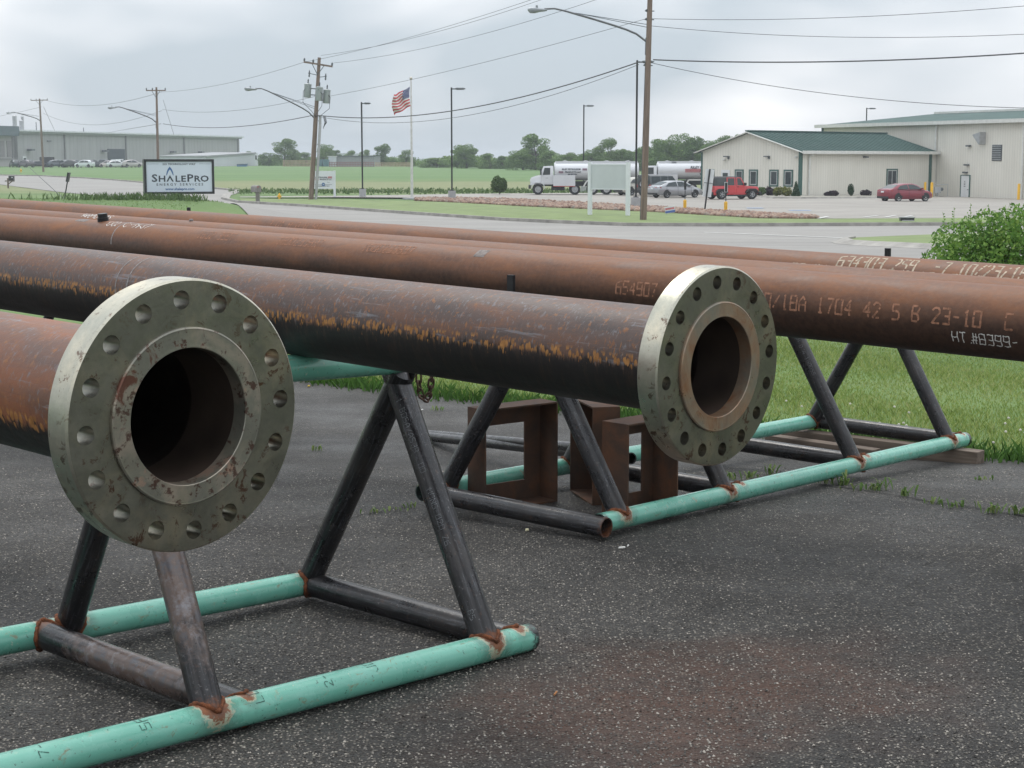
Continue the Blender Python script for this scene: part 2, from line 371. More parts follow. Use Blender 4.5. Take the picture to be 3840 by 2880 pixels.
# crack across the asphalt with weeds in it
def crackline(pts, w, name='asphalt_crack'):
    mb = MB(); L = []
    for (a, b) in zip(pts, pts[1:]):
        for k in range(14):
            t_ = k/14; L.append((a[0]+(b[0]-a[0])*t_+random.uniform(-.008, .008), a[1]+(b[1]-a[1])*t_+random.uniform(-.012, .012)))
    for k in range(len(L)-1):
        (x0, y0), (x1, y1) = L[k], L[k+1]; ww = w*random.uniform(.5, 1.3)
        mb.add([(x0, y0-ww, T(x0, y0)+.005), (x1, y1-ww, T(x1, y1)+.005), (x1, y1+ww, T(x1, y1)+.005), (x0, y0+ww, T(x0, y0)+.005)], [(0, 1, 2, 3)])
    return tag(obj(name, mb, M('crack_dark', (.012, .011, .010), .9)), kind='structure')
ck = [gp(*p) for p in [(1100, 1990), (1500, 1905), (1700, 1860), (2600, 1790), (3070, 1818), (3300, 1850), (3500, 1885), (3836, 1935), (4300, 2000)]]
crackline([(p.x, p.y) for p in ck[4:]], .012); crackline([(p.x, p.y) for p in ck[:3]], .006)

# ------------------------------------------------------------------ steel materials
PR = .1365
def m_rustpipe(name, kind):
    """UV: u = metres along the pipe, v = angle from the top in radians (positive on the camera side)"""
    t = NT(name); uv = t.new('ShaderNodeTexCoord').outputs['UV']
    def mp_(sx, sy, loc=0):
        m = t.new('ShaderNodeMapping'); t.l(uv, m.inputs[0]); m.inputs['Scale'].default_value = (sx, sy, 1); m.inputs['Location'].default_value = (loc, loc*.7, 0); return m.outputs[0]
    s = t.new('ShaderNodeSeparateXYZ'); t.l(uv, s.inputs[0]); th = s.outputs[1]
    ob = t.coord()
    blot = t.noise(mp_(2.2, 1.2), 1.5, 6, .62, .4)
    streak = t.noise(mp_(60, 4.5, 3), 1, 6, .7, .5)         # runs round the pipe
    fine = t.noise(mp_(3, 40, 5), 1.2, 4, .6)           # scratches along it
    mott = t.noise(ob, 45, 5, .65)
    if kind == 'A':      # evenly rusted, brown below
        c = t.ramp(blot, [(.3, (.090, .039, .021)), (.5, (.150, .061, .028)), (.7, (.215, .087, .036))])
        c = t.mix(t.mr(streak, .52, .62, 0, .35), c, (.145, .088, .062))
        c = t.mix(t.mr(mott, .45, .75, 0, .4), c, (.24, .10, .045))
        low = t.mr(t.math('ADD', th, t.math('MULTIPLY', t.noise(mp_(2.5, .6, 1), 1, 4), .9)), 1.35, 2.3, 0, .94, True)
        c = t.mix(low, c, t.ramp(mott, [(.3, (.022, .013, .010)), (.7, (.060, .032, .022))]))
        c = t.mix(t.mr(fine, .62, .78, 0, .4), c, (.06, .032, .026))
        rough = .54
    else:
        gx = .50 if kind == 'B' else .40
        c = t.ramp(blot, [(.28, (.085, .052, .042)), (.44, (.14, .064, .040)), (.58, (.20, .075, .036)), (.8, (.25, .088, .038))]) if kind == 'C' else \
            t.ramp(blot, [(.28, (.055, .044, .041)), (.5, (.095, .060, .049)), (.72, (.170, .078, .045))])
        c = t.mix(t.mr(streak, .40, .30, 0, .55), c, (.045, .034, .032))
        c = t.mix(t.mr(streak, .57, .63, 0, .75), c, (.20, .080, .030))
        c = t.mix(t.mr(t.noise(mp_(70, 5, 9), 1, 6, .7, .4), .56, .64, 0, .7), c, (.155, .15, .16))
        c = t.mix(t.mr(fine, .6, .75, 0, .45), c, (.05, .036, .033))
        c = t.mix(t.mr(t.noise(mp_(1.3, 2.2, 7), 2.0, 5, .7), .60, .66, 0, .5), c, (.20, .205, .225))
        c = t.mix(t.mr(mott, .6, .68, 0, .7), c, (.25, .10, .03))
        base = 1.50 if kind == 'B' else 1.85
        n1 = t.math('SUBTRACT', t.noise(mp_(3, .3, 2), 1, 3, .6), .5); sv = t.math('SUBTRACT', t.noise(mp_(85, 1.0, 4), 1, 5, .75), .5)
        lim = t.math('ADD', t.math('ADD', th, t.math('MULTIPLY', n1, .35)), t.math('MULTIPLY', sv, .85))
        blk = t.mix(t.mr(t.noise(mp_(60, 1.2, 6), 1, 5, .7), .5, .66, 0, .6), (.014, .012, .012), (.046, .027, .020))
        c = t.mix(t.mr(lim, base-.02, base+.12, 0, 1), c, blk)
        ly = t.math('ADD', th, t.math('MULTIPLY', n1, .30))
        vo = t.new('ShaderNodeTexVoronoi'); t.l(mp_(95, 6.5, 8), vo.inputs['Vector']); vo.inputs['Scale'].default_value = 1; vs_ = t.new('ShaderNodeSeparateColor'); t.l(vo.outputs['Color'], vs_.inputs[0])
        blob = t.math('MULTIPLY', t.mr(t.math('ADD', vo.outputs['Distance'], t.math('MULTIPLY', mott, .35)), .62, .74, 1, 0), t.mr(vs_.outputs[0], .14, .18, 0, 1))
        band = t.math('MULTIPLY', t.mr(ly, base-.15, base-.07, 0, 1), t.mr(t.math('SUBTRACT', ly, t.math('MULTIPLY', t.math('MAXIMUM', sv, 0.), 1.0)), base+.10, base+.03, 0, 1))
        orn = t.math('MULTIPLY', band, blob)
        c = t.mix(t.math('MULTIPLY', orn, .92), c, t.ramp(mott, [(.3, (.20, .082, .020)), (.7, (.46, .22, .065))]))
        # loose orange runs above the line and a few dots along the crown
        run = t.math('MULTIPLY', t.mr(t.noise(mp_(95, 3.2, 12), 1, 4, .6), .63, .67, 0, .7), t.mr(th, .6, 1.3, .1, 1)); c = t.mix(t.math('MULTIPLY', run, t.mr(th, base+.35, base+.15, 0, 1)), c, (.30, .125, .04))
        rough = .5
    # circumferential strap scuffs
    t.set(c, t.mr(blot, .3, .7, rough-.10, rough+.12), .0, .35)
    t.bump(t.math('ADD', t.math('MULTIPLY', mott, .6), t.math('MULTIPLY', streak, .5)), .35, .004)
    return t.m
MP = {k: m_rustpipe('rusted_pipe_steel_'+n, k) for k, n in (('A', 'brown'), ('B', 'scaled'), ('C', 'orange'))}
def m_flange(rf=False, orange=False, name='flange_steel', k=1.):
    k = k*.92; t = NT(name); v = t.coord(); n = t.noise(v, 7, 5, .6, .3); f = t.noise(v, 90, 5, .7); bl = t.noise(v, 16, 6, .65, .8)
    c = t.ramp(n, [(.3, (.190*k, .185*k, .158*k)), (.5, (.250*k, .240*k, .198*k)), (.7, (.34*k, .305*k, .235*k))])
    c = t.mix(t.mr(f, .42, .7, 0, .3), c, (.15*k, .15*k, .12*k))
    c = t.mix(t.mr(t.noise(v, 5, 6, .7, .9), .5, .66, 0, .5), c, (.36, .31, .22))
    if orange:
        c2 = t.ramp(t.noise(t.coord(scale=(1, 1, .5)), 13, 6, .7, 1.2), [(.3, (.28, .24, .19)), (.45, (.30, .19, .12)), (.6, (.24, .105, .05)), (.75, (.33, .26, .18))]); c = t.mix(t.mr(n, .40, .58, .20, .95), c, c2)
        m_ = .5
    elif rf:
        c = t.mix(t.mr(n, .5, .6, 0, .5), c, (.42, .34, .28))
        c = t.mix(t.mr(t.noise(v, 38, 4, .7), .56, .62, 0, .85), c, (.075, .030, .022))
        c = t.mix(t.mr(bl, .58, .64, 0, .9), c, (.12, .040, .025)); c = t.mix(t.mr(t.noise(v, 11, 5, .7), .60, .64, 0, .8), c, (.42, .28, .21)); m_ = .62
    else:
        c = t.mix(t.math('MULTIPLY', t.mr(t.noise(v, 30, 6, .75, .5), .57, .62, 0, .85), t.mr(n, .4, .55, .3, 1)), c, (.10, .042, .026)); m_ = .93
        # k brightens the rim copy's colour as if sky-lit
    t.set(c, t.mr(bl, .3, .7, .26, .42), m_)
    h = t.math('ADD', t.math('MULTIPLY', f, .25), t.mr(t.vor(t.coord(scale=(1, 1, 1)), 60), .18, .28, 1, 0))
    t.bump(f, .18, .002); return t.m
MF = m_flange(); MRIM_LIT = m_flange(name='flange_rim_lit_steel', k=2.0); MRF1 = m_flange(True, name='raised_face_spotted'); MRF2 = m_flange(True, True, 'raised_face_rusty')  # rim: brighter copy of the face steel, sky light put into its colour
MBORE = M('bore_steel', (.040, .028, .022), .5, .3, var=.6, scale=5)
MRUSTW = M('weld_rust', (.17, .055, .020), .9, var=.7, scale=60, bump=.8)
# stroke font (4 x 6 grid) for stencils and chalk
SF = {'0': [[(0, 0), (4, 0), (4, 6), (0, 6), (0, 0)]], '1': [[(1, 5), (2, 6), (2, 0)], [(1, 0), (3, 0)]], '2': [[(0, 5), (1, 6), (3, 6), (4, 5), (4, 4), (0, 0), (4, 0)]],
      '3': [[(0, 6), (4, 6), (4, 0), (0, 0)], [(1, 3), (4, 3)]], '4': [[(3, 0), (3, 6), (0, 2), (4, 2)]], '5': [[(4, 6), (0, 6), (0, 3.3), (3, 3.3), (4, 2.5), (4, .8), (3, 0), (0, 0)]],
      '6': [[(4, 6), (0, 5), (0, 0), (4, 0), (4, 3), (0, 3)]], '7': [[(0, 6), (4, 6), (1.5, 0)]], '8': [[(0, 0), (4, 0), (4, 6), (0, 6), (0, 0)], [(0, 3), (4, 3)]],
      '9': [[(0, 0), (4, 0), (4, 6), (0, 6), (0, 3), (4, 3)]], 'A': [[(0, 0), (0, 4), (2, 6), (4, 4), (4, 0)], [(0, 2.5), (4, 2.5)]], 'B': [[(0, 0), (0, 6), (3, 6), (4, 5), (3, 3), (4, 1), (3, 0), (0, 0)], [(0, 3), (3, 3)]],
      'C': [[(4, 6), (0, 6), (0, 0), (4, 0)]], '-': [[(.5, 3), (3.5, 3)]], '/': [[(0, 0), (4, 6)]], 'H': [[(0, 0), (0, 6)], [(4, 0), (4, 6)], [(0, 3), (4, 3)]], 'T': [[(0, 6), (4, 6)], [(2, 0), (2, 6)]],
      '#': [[(1, 0), (1.6, 6)], [(3, 0), (3.6, 6)], [(0, 2), (4, 2.2)], [(.3, 4), (4.3, 4.2)]], '.': [[(1.5, 0), (2, .3)]], 'M': [[(0, 0), (0, 6), (2, 3), (4, 6), (4, 0)]], 'O': [[(0, 0), (4, 0), (4, 6), (0, 6), (0, 0)]],
      'N': [[(0, 0), (0, 6), (4, 0), (4, 6)]], 'G': [[(4, 6), (0, 6), (0, 0), (4, 0), (4, 3), (2, 3)]], 'P': [[(0, 0), (0, 6), (4, 6), (4, 3), (0, 3)]], 'D': [[(0, 0), (0, 6), (3, 6), (4, 5), (4, 1), (3, 0), (0, 0)]],
      'S': [[(4, 6), (0, 6), (0, 3), (4, 3), (4, 0), (0, 0)]], 'L': [[(0, 6), (0, 0), (4, 0)]], 'U': [[(0, 6), (0, 0), (4, 0), (4, 6)]], 'R': [[(0, 0), (0, 6), (4, 6), (4, 3), (0, 3), (4, 0)]], 'E': [[(4, 6), (0, 6), (0, 0), (4, 0)], [(0, 3), (3, 3)]],
      'J': [[(4, 6), (4, 0), (1, 0), (0, 1.5)]], 'Z': [[(0, 6), (4, 6), (0, 0), (4, 0)]], ' ': []}
def wrap_text(mb, txt, frame, r, s0, th0, h, w, sw, adv=1.45, du=1, rot90=False, jit=0., dashed=False, wob=0.):
    """strokes laid on a cylinder: frame(s, th, r) -> point; s0 start along axis, th0 arc angle of the baseline"""
    cx = 0.
    for ch in txt:
        for st in SF.get(ch, []):
            P = []
            for a, b in zip(st, st[1:]):
                n = max(2, int(math.hypot(a[0]-b[0], a[1]-b[1])*2))
                P += [(a[0]+(b[0]-a[0])*k/n, a[1]+(b[1]-a[1])*k/n) for k in range(n)]
            P.append(st[-1])
            P = [(cx+x*w/4+wob*math.sin(y*1.3+cx*40), y*h/6+wob*math.cos(x*1.7+cx*31)) for x, y in P]
            for k in range(len(P)-1):
                if dashed and random.random() < .22: continue
                (x0, y0), (x1, y1) = P[k], P[k+1]; dx_, dy_ = x1-x0, y1-y0; L = math.hypot(dx_, dy_) or 1
                ww = sw*random.uniform(1-jit, 1+jit)/2; ex, ey = dx_/L*ww*.5, dy_/L*ww*.5; nx_, ny_ = -dy_/L*ww, dx_/L*ww
                c = [(x0-ex+nx_, y0-ey+ny_), (x1+ex+nx_, y1+ey+ny_), (x1+ex-nx_, y1+ey-ny_), (x0-ex-nx_, y0-ey-ny_)]
                if rot90: c = [(-y, x) for x, y in c]
                mb.add([frame(s0+du*x, th0-y/r, r+.0009) for x, y in c], [(0, 1, 2, 3)])
        cx += w*adv*(.45 if ch == '.' else 1)
    return mb
def cyl_frame(o, d):
    """o point on axis, d unit dir; angle 0 = up, positive towards the camera side"""
    o = Vector(o); d = Vector(d).normalized(); up = (Vector((0, 0, 1))-d*d.z).normalized(); sd = d.cross(up).normalized()
    if sd.y > 0: sd = -sd
    return lambda s, th, r: o+d*s+(up*math.cos(th)+sd*math.sin(th))*r
def uvtube(name, mat, parent, fr, s0, s1, r, n=56, m=60, ri=None, attr=None, wave=0.):
    """tube with UV (metres, angle); open ends with wall when ri is given"""
    ths = [-pi+2*pi*k/n for k in range(n+1)]; ss = [s0+(s1-s0)*k/m for k in range(m+1)]
    vs = []; uv = []; cols = []
    off = Vector((0, 0, 0)); q_ = parent
    while q_ is not None: off += q_.location; q_ = q_.parent
    for s in ss:
        for k in range(n):
            p = fr(s, ths[k], r); vs.append(p-off)
    fs = []; fuv = []
    for a in range(m):
        for k in range(n):
            fs.append((a*n+k, a*n+(k+1) % n, (a+1)*n+(k+1) % n, (a+1)*n+k)); fuv += [(ss[a], ths[k]), (ss[a], ths[k+1]), (ss[a+1], ths[k+1]), (ss[a+1], ths[k])]
    if ri is not None:
        for e_, s in ((0, s0), (m, s1)):
            b = len(vs); dd = min(.25, abs(s1-s0)/2)*(1 if e_ == 0 else -1)*(1 if s1 > s0 else -1)
            for k in range(n): vs.append(fr(s, ths[k], ri)-off)
            for k in range(n): vs.append(fr(s+dd, ths[k], ri)-off)
            for k in range(n):
                k2 = (k+1) % n
                fs.append((e_*n+k, e_*n+k2, b+k2, b+k)); fuv += [(s, ths[k]), (s, ths[k+1]), (s, ths[k+1]), (s, ths[k])]
                fs.append((b+k, b+k2, b+n+k2, b+n+k)); fuv += [(s, 3.), (s, 3.), (s, 3.), (s, 3.)]
    me = bpy.data.meshes.new(name); me.from_pydata([tuple(p) for p in vs], [], fs)
    ul = me.uv_layers.new(name='UVMap'); ul.data.foreach_set('uv', np.array(fuv, np.float32).ravel())
    if attr:
        ca = me.color_attributes.new('stain', 'FLOAT_COLOR', 'POINT'); V_ = np.array([tuple(p+off) for p in vs]); c = np.zeros((len(vs), 4)); c[:, 3] = 1
        for (pt_, rad, ch) in attr:
            d_ = np.linalg.norm(V_-np.array(pt_), axis=1); c[:, ch] = np.maximum(c[:, ch], np.clip(1-d_/rad, 0, 1))
        ca.data.foreach_set('color', c.astype(np.float32).ravel())
    bm = bmesh.new(); bm.from_mesh(me); bmesh.ops.recalc_face_normals(bm, faces=bm.faces); bm.to_mesh(me); bm.free()
    me.polygons.foreach_set('use_smooth', [True]*len(me.polygons)); me.set_sharp_from_angle(angle=R(40))
    return link(name, me, mat, parent)

# ------------------------------------------------------------------ the five line pipes
CH = M('chalk_white', (.62, .61, .58), .95, var=.15, scale=40); ST_O = M('stencil_orange', (.26, .125, .075), .9, var=.5, scale=70); ST_W = M('stencil_cream', (.40, .33, .25), .9, var=.45, scale=50)
ST_G = M('stencil_grey', (.20, .21, .22), .8, var=.4, scale=60)
def pipe_dir(yaw, tilt): return Vector((-math.sin(yaw)*math.cos(tilt), math.cos(yaw)*math.cos(tilt), math.sin(tilt)))
def flange_parts(t, o, d, ph, mrf):
    """welding-neck flange; o = centre of bolted face, d = direction away from the viewer along the pipe"""
    a = -d; up = Vector((0, 0, 1)); v = (up-a*a.dot(up)).normalized(); u = v.cross(a).normalized()
    if u.x < 0: u = -u
    P = lambda r, th, h: o+(u*math.cos(th)+v*math.sin(th))*r+d*h
    NH = 16; rh = .0174; BC = .2159; mb = MB()
    Rr, Ri, th_ = .254, .165, .0635
    m = 32
    ch = .004
    for k in range(NH):
        tc_ = ph-k*2*pi/NH; hw = pi/NH; bd = []
        for q_ in range(8): bd.append((Ri, tc_-hw+2*hw*q_/8))
        for q_ in range(8): bd.append((Ri+(Rr-ch-Ri)*q_/8, tc_+hw))
        for q_ in range(8): bd.append((Rr-ch, tc_+hw-2*hw*q_/8))
        for q_ in range(8): bd.append((Rr-ch-(Rr-ch-Ri)*q_/8, tc_-hw))
        hc = (BC*math.cos(tc_), BC*math.sin(tc_))
        ring = []
        for r_, t_ in bd:
            x, y = r_*math.cos(t_)-hc[0], r_*math.sin(t_)-hc[1]; L = math.hypot(x, y); ring.append((hc[0]+x/L*rh, hc[1]+y/L*rh))
        vs = [P(r_, t_, 0) for r_, t_ in bd]+[o+u*x+v*y for x, y in ring]+[o+u*x+v*y+d*th_ for x, y in ring]+[P(r_, t_, th_) for r_, t_ in bd]
        fs = []
        for q_ in range(m):
            n_ = (q_+1) % m
            fs += [(q_, n_, m+n_, m+q_), (m+q_, m+n_, 2*m+n_, 2*m+q_), (2*m+q_, 2*m+n_, 3*m+n_, 3*m+q_)]
        mb.add(vs, fs)
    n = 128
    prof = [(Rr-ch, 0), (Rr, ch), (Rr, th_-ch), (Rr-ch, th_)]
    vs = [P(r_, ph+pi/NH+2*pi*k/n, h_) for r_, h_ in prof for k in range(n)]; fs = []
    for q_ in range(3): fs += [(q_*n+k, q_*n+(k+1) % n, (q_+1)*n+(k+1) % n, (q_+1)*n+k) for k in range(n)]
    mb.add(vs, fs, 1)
    f = obj('flange', mb, (MF, MRIM_LIT), t, smooth=35, world=True)
    bm = bmesh.new(); bm.from_mesh(f.data); bmesh.ops.remove_doubles(bm, verts=bm.verts, dist=.00005); bmesh.ops.recalc_face_normals(bm, faces=bm.faces); bm.to_mesh(f.data); bm.free()
    f.data.set_sharp_from_angle(angle=R(35))
    # raised face with phonograph-finish steps
    pr = [(.1655, .0005), (.1655, -.0052), (.1625, -.0070)]+[(.1625-(.1625-.1285)*k/9, -.0070+(.0004 if k % 2 else 0)) for k in range(1, 9)]+[(.1285, -.0070), (.1272, -.0055), (.1272, .03)]
    mb = MB(); n = 96
    vs = [P(r_, 2*pi*k/n, h_) for r_, h_ in pr for k in range(n)]; fs = []
    for q_ in range(len(pr)-1): fs += [(q_*n+k, q_*n+(k+1) % n, (q_+1)*n+(k+1) % n, (q_+1)*n+k) for k in range(n)]
    mb.add(vs, fs); obj('raised_face', mb, mrf, t, smooth=20, world=True)
    # hub and bore
    pr = [(.152, th_-.002), (.150, th_+.008), (PR+.003, th_+.026), (PR+.001, th_+.034), (PR+.001, th_+.06)]
    mb = MB(); vs = [P(r_, 2*pi*k/n, h_) for r_, h_ in pr for k in range(n)]; fs = []
    for q_ in range(len(pr)-1): fs += [(q_*n+k, q_*n+(k+1) % n, (q_+1)*n+(k+1) % n, (q_+1)*n+k) for k in range(n)]
    mb.add(vs, fs); obj('hub', mb, M('hub_steel', (.10, .065, .052), .55, .3, var=.5, scale=18), t, smooth=40, world=True)
    mb = MB(); pr = [(.1272, .03), (.1272, .155), (.1245, .16), (.1245, .168), (.1275, .172), (.1275, 1.6), (.127, 4.5), (.0, 4.5)]
    vs = [P(r_, 2*pi*k/n, h_) for r_, h_ in pr for k in range(n)]; fs = []
    for q_ in range(len(pr)-1): fs += [(q_*n+k, q_*n+(k+1) % n, (q_+1)*n+(k+1) % n, (q_+1)*n+k) for k in range(n)]
    mb.add(vs, fs); obj('bore', mb, MBORE, t, smooth=40, world=True)
G_PIPE = 'ten inch steel line pipes lying across the racks'
def line_pipe(label, o, d, s0, s1, kind):
    t = thing('line_pipe', label, 'pipe', o, group=G_PIPE); fr = cyl_frame(o, d)
    uvtube('pipe_body', MP[kind], t, fr, s0, s1, PR, n=72, m=160, ri=None if s0 > 0 and s0 < .3 else .127)
    return t, fr
d1 = pipe_dir(.8106, .020); o1 = Vector((-.5966, 3.0123, -.4676)); p1, f1 = line_pipe('steel pipe nearest the camera, its bolted flange facing us at lower left', o1, d1, .10, 4.2, 'C')
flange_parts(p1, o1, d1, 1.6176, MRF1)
d2 = pipe_dir(.8070, .018); o2 = Vector((.5252, 4.1551, -.5181)); p2, f2 = line_pipe('steel pipe with an orange drip line along its side and a flange right of centre', o2, d2, .10, 6.5, 'B')
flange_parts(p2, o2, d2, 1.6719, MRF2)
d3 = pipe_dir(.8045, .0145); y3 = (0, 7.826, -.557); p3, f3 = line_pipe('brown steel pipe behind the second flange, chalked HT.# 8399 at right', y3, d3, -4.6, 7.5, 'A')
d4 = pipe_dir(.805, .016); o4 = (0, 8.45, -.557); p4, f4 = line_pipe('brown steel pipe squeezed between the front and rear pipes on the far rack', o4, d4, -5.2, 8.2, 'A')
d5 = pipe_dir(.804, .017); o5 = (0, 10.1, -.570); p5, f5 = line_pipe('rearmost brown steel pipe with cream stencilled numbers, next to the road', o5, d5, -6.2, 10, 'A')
def mark(t, fr, txt, px, th, h, w, sw, mat, od, oo, r=PR, dashed=False, wob=0., jit=.2, adv=1.45, name='stencil_marking'):
    """start the text where the pipe surface is seen at photo column px"""
    best = min((abs(1920+F*(lambda p: p.x/(p.y*math.cos(PITCH)-p.z*math.sin(PITCH)))(fr(s, th, r))-px), s) for s in [k*.02-8 for k in range(1000)] if fr(s, th, r).y > 1)[1]
    mb = MB(); wrap_text(mb, txt, fr, r, best, th, h, w, sw, adv=adv, du=-1, dashed=dashed, wob=wob, jit=jit)
    return tag(obj(name, mb, mat, t, world=True, fix=False), kind='stuff')
mark(p3, f3, '654907', 2310, 1.62, .055, .027, .0075, ST_O, d3, y3, dashed=True)
mark(p3, f3, '10/18A 1704 42 5 B 23-10  C', 2835, 1.64, .057, .029, .0075, ST_O, d3, y3, dashed=True)
mark(p3, f3, 'HT.#8399-', 3572, 2.14, .042, .022, .0032, CH, d3, y3, wob=.0011, jit=.35, adv=1.45, name='chalk_marking')
for x_, t_ in ((735, '1602 3887'), (1030, '1600233837'), (1360, '1600233837')): mark(p3, f3, t_, x_, .88, .055, .026, .006, ST_O, d3, y3, dashed=True)
mark(p5, f5, '634303 259  -7 10/23/18A', 3130, .98, .085, .031, .009, ST_W, d5, o5, dashed=True)
mark(p5, f5, '80 SMLS X42 PSL2 API 5L B 10 45 16 4 73 5304', 2960, 1.40, .06, .030, .009, ST_W, d5, o5, dashed=True)
mark(p5, f5, '3 01 8 0 6 50 ', 1000, 1.0, .05, .03, .007, ST_O, d5, o5, dashed=True)
mark(p4, f4, 'NAP0 26', 300, .55, .05, .035, .0045, CH, d4, o4, wob=.006, name='chalk_marking')
mark(p3, f3, 'UO C-NJ7', 400, .55, .055, .04, .004, CH, d3, y3, wob=.006, name='chalk_marking')
# strap scuffs and weld seams round the pipes
def hoop(t, fr, s, w, r, mat, name, a0=-pi, a1=pi, sk=0.):
    mb = MB(); n = 40; vs = []
    for k in range(n+1):
        th = a0+(a1-a0)*k/n; j_ = sk*math.sin(th*2)
        vs += [fr(s+j_, th, r), fr(s+j_+w, th, r)]
    mb.add(vs, [(2*k, 2*k+1, 2*k+3, 2*k+2) for k in range(n)]); return obj(name, mb, mat, t, world=True, fix=False)
SC = M('scuff_pale', (.20, .185, .18), .7, var=.5, scale=120)
for s in (2.45, 2.52, 4.05): hoop(p2, f2, s, .006, PR+.0007, SC, 'scuff_ring', .25, 1.7, .015)
for s in (-1.2, 3.2, 5.5): hoop(p3, f3, s, .01, PR+.0007, SC, 'scuff_ring', .1, 1.5, .01)
# threaded stub on the third pipe, small nub on the fourth
def stub(t, fr, s, th, r, h, mat, px):
    a = fr(s, th, PR-.01); b = fr(s, th, PR+h); mb = MB(); mb.lathe([(0, 0), (r*1.15, 0), (r*1.15, (b-a).length*.55), (r, (b-a).length*.56), (r, (b-a).length), (0, (b-a).length)], 20, a, (b-a)); obj('branch_stub', mb, mat, t, smooth=30, world=True)
BK = M('black_mill_steel', (.022, .022, .024), .42, .3, var=.35, scale=18)
def s_at(fr, px, th=0.): return min((abs(1920+F*(lambda p: p.x/(p.y*math.cos(PITCH)-p.z*math.sin(PITCH)))(fr(s, th, PR))-px), s) for s in [k*.02-8 for k in range(1000)] if fr(s, th, PR).y > 1)[1]
stub(p3, f3, s_at(f3, 397), .1, .030, .045, BK, 397); stub(p4, f4, s_at(f4, 722), .1, .012, .012, SC, 722)
hoop(p3, f3, s_at(f3, 1860), .07, PR+.0008, M('bare_patch_grey', (.13, .105, .095), .6, .1, var=.6, scale=60), 'bare_patch', .3, .75)
hoop(p3, f3, s_at(f3, 345), .12, PR+.0008, _mc['bare_patch_grey'], 'bare_patch', .0, .42)

# ------------------------------------------------------------------ pipe racks
def m_teal():
    t = NT('teal_epoxy'); v = t.coord(); n = t.noise(v, 5, 5, .6)
    m = t.new('ShaderNodeMapping'); t.l(t.new('ShaderNodeTexCoord').outputs['UV'], m.inputs[0]); m.inputs['Scale'].default_value = (7, .55, 1); uvl = m.outputs[0]   # along the rail, stretched
    c = t.ramp(n, [(.3, (.120, .375, .285)), (.7, (.165, .45, .35))])
    c = t.mix(t.mr(t.noise(uvl, 1.3, 6, .7, .4), .50, .64, 0, .30), c, (.24, .50, .42))
    sc = t.mr(t.noise(uvl, 2.6, 7, .75, .8), .585, .65, 0, .75); c = t.mix(sc, c, t.ramp(t.noise(v, 60, 3), [(.3, (.17, .19, .11)), (.7, (.26, .20, .12))]))
    c = t.mix(t.mr(t.noise(v, 9, 7, .8, .4), .60, .70, 0, .35), c, (.10, .22, .17))
    c = t.mix(t.mr(t.noise(v, 55, 6, .75, .5), .615, .66, 0, .85), c, (.030, .040, .036))
    c = t.mix(t.mr(t.noise(v, 30, 6, .8), .63, .66, 0, .8), c, (.42, .47, .38))
    at_ = t.new('ShaderNodeAttribute'); at_.attribute_name = 'stain'; s = t.new('ShaderNodeSeparateColor'); t.l(at_.outputs['Color'], s.inputs[0])
    nz = t.noise(v, 34, 6, .75, .6)
    bare = t.mr(t.math('ADD', s.outputs[1], t.math('MULTIPLY', nz, .5)), .58, .68, 0, 1)
    c = t.mix(bare, c, (.020, .022, .022))
    soot = t.mr(t.math('ADD', s.outputs[0], t.math('MULTIPLY', nz, .55)), .50, .75, 0, .5); c = t.mix(soot, c, (.07, .12, .09))
    pale = t.mr(t.math('ADD', s.outputs[0], t.math('MULTIPLY', nz, .6)), .78, .82, 0, .9); c = t.mix(pale, c, (.36, .38, .27))
    rust = t.mr(t.math('ADD', s.outputs[0], t.math('MULTIPLY', nz, .6)), .84, .90, 0, 1)
    c = t.mix(rust, c, t.ramp(nz, [(.3, (.07, .03, .018)), (.7, (.24, .085, .028))]))
    t.set(c, t.math('ADD', t.mr(n, .3, .7, .20, .34), t.math('MULTIPLY', t.math('MAXIMUM', rust, sc), .35))); t.b.inputs['Coat Weight'].default_value = .25; t.b.inputs['Coat Roughness'].default_value = .15
    t.bump(t.noise(v, 80, 4), .12, .002); return t.m
def m_black():
    t = NT('black_lacquered_pipe'); v = t.coord(); n = t.noise(v, 6, 6, .65, .4)
    m = t.new('ShaderNodeMapping'); t.l(t.new('ShaderNodeTexCoord').outputs['UV'], m.inputs[0]); m.inputs['Scale'].default_value = (3, 2.2, 1); uvl = m.outputs[0]
    c = t.ramp(n, [(.3, (.009, .009, .011)), (.55, (.018, .017, .018)), (.75, (.040, .033, .030))])
    c = t.mix(t.mr(t.noise(uvl, 2.4, 7, .75, .3), .52, .64, 0, .7), c, (.085, .088, .100))
    sp = t.mr(t.noise(v, 34, 6, .75, .4), .585, .65, 0, .6); c = t.mix(sp, c, (.075, .042, .030))
    c = t.mix(t.mr(t.noise(v, 100, 3), .64, .70, 0, .6), c, (.16, .15, .15))
    at_ = t.new('ShaderNodeAttribute'); at_.attribute_name = 'stain'; s = t.new('ShaderNodeSeparateColor'); t.l(at_.outputs['Color'], s.inputs[0])
    nz = t.noise(v, 26, 6, .75, .5)
    k = t.mr(t.math('ADD', s.outputs[2], t.math('MULTIPLY', nz, 1.1)), .95, 1.2, 0, .9)
    c = t.mix(k, c, t.ramp(t.noise(v, 18, 6, .75), [(.35, (.085, .088, .10)), (.5, (.12, .080, .062)), (.65, (.20, .19, .20))]))
    ru = t.mr(t.math('ADD', s.outputs[0], t.math('MULTIPLY', nz, .6)), .80, .98, 0, .95)
    c = t.mix(ru, c, t.ramp(nz, [(.3, (.07, .03, .018)), (.7, (.22, .075, .025))]))
    t.set(c, t.math('ADD', t.mr(t.noise(v, 12, 4), .3, .7, .20, .42), t.math('MULTIPLY', ru, .4)), .1); t.bump(t.noise(v, 60, 5), .3, .003); return t.m
MT, MK = m_teal(), m_black()
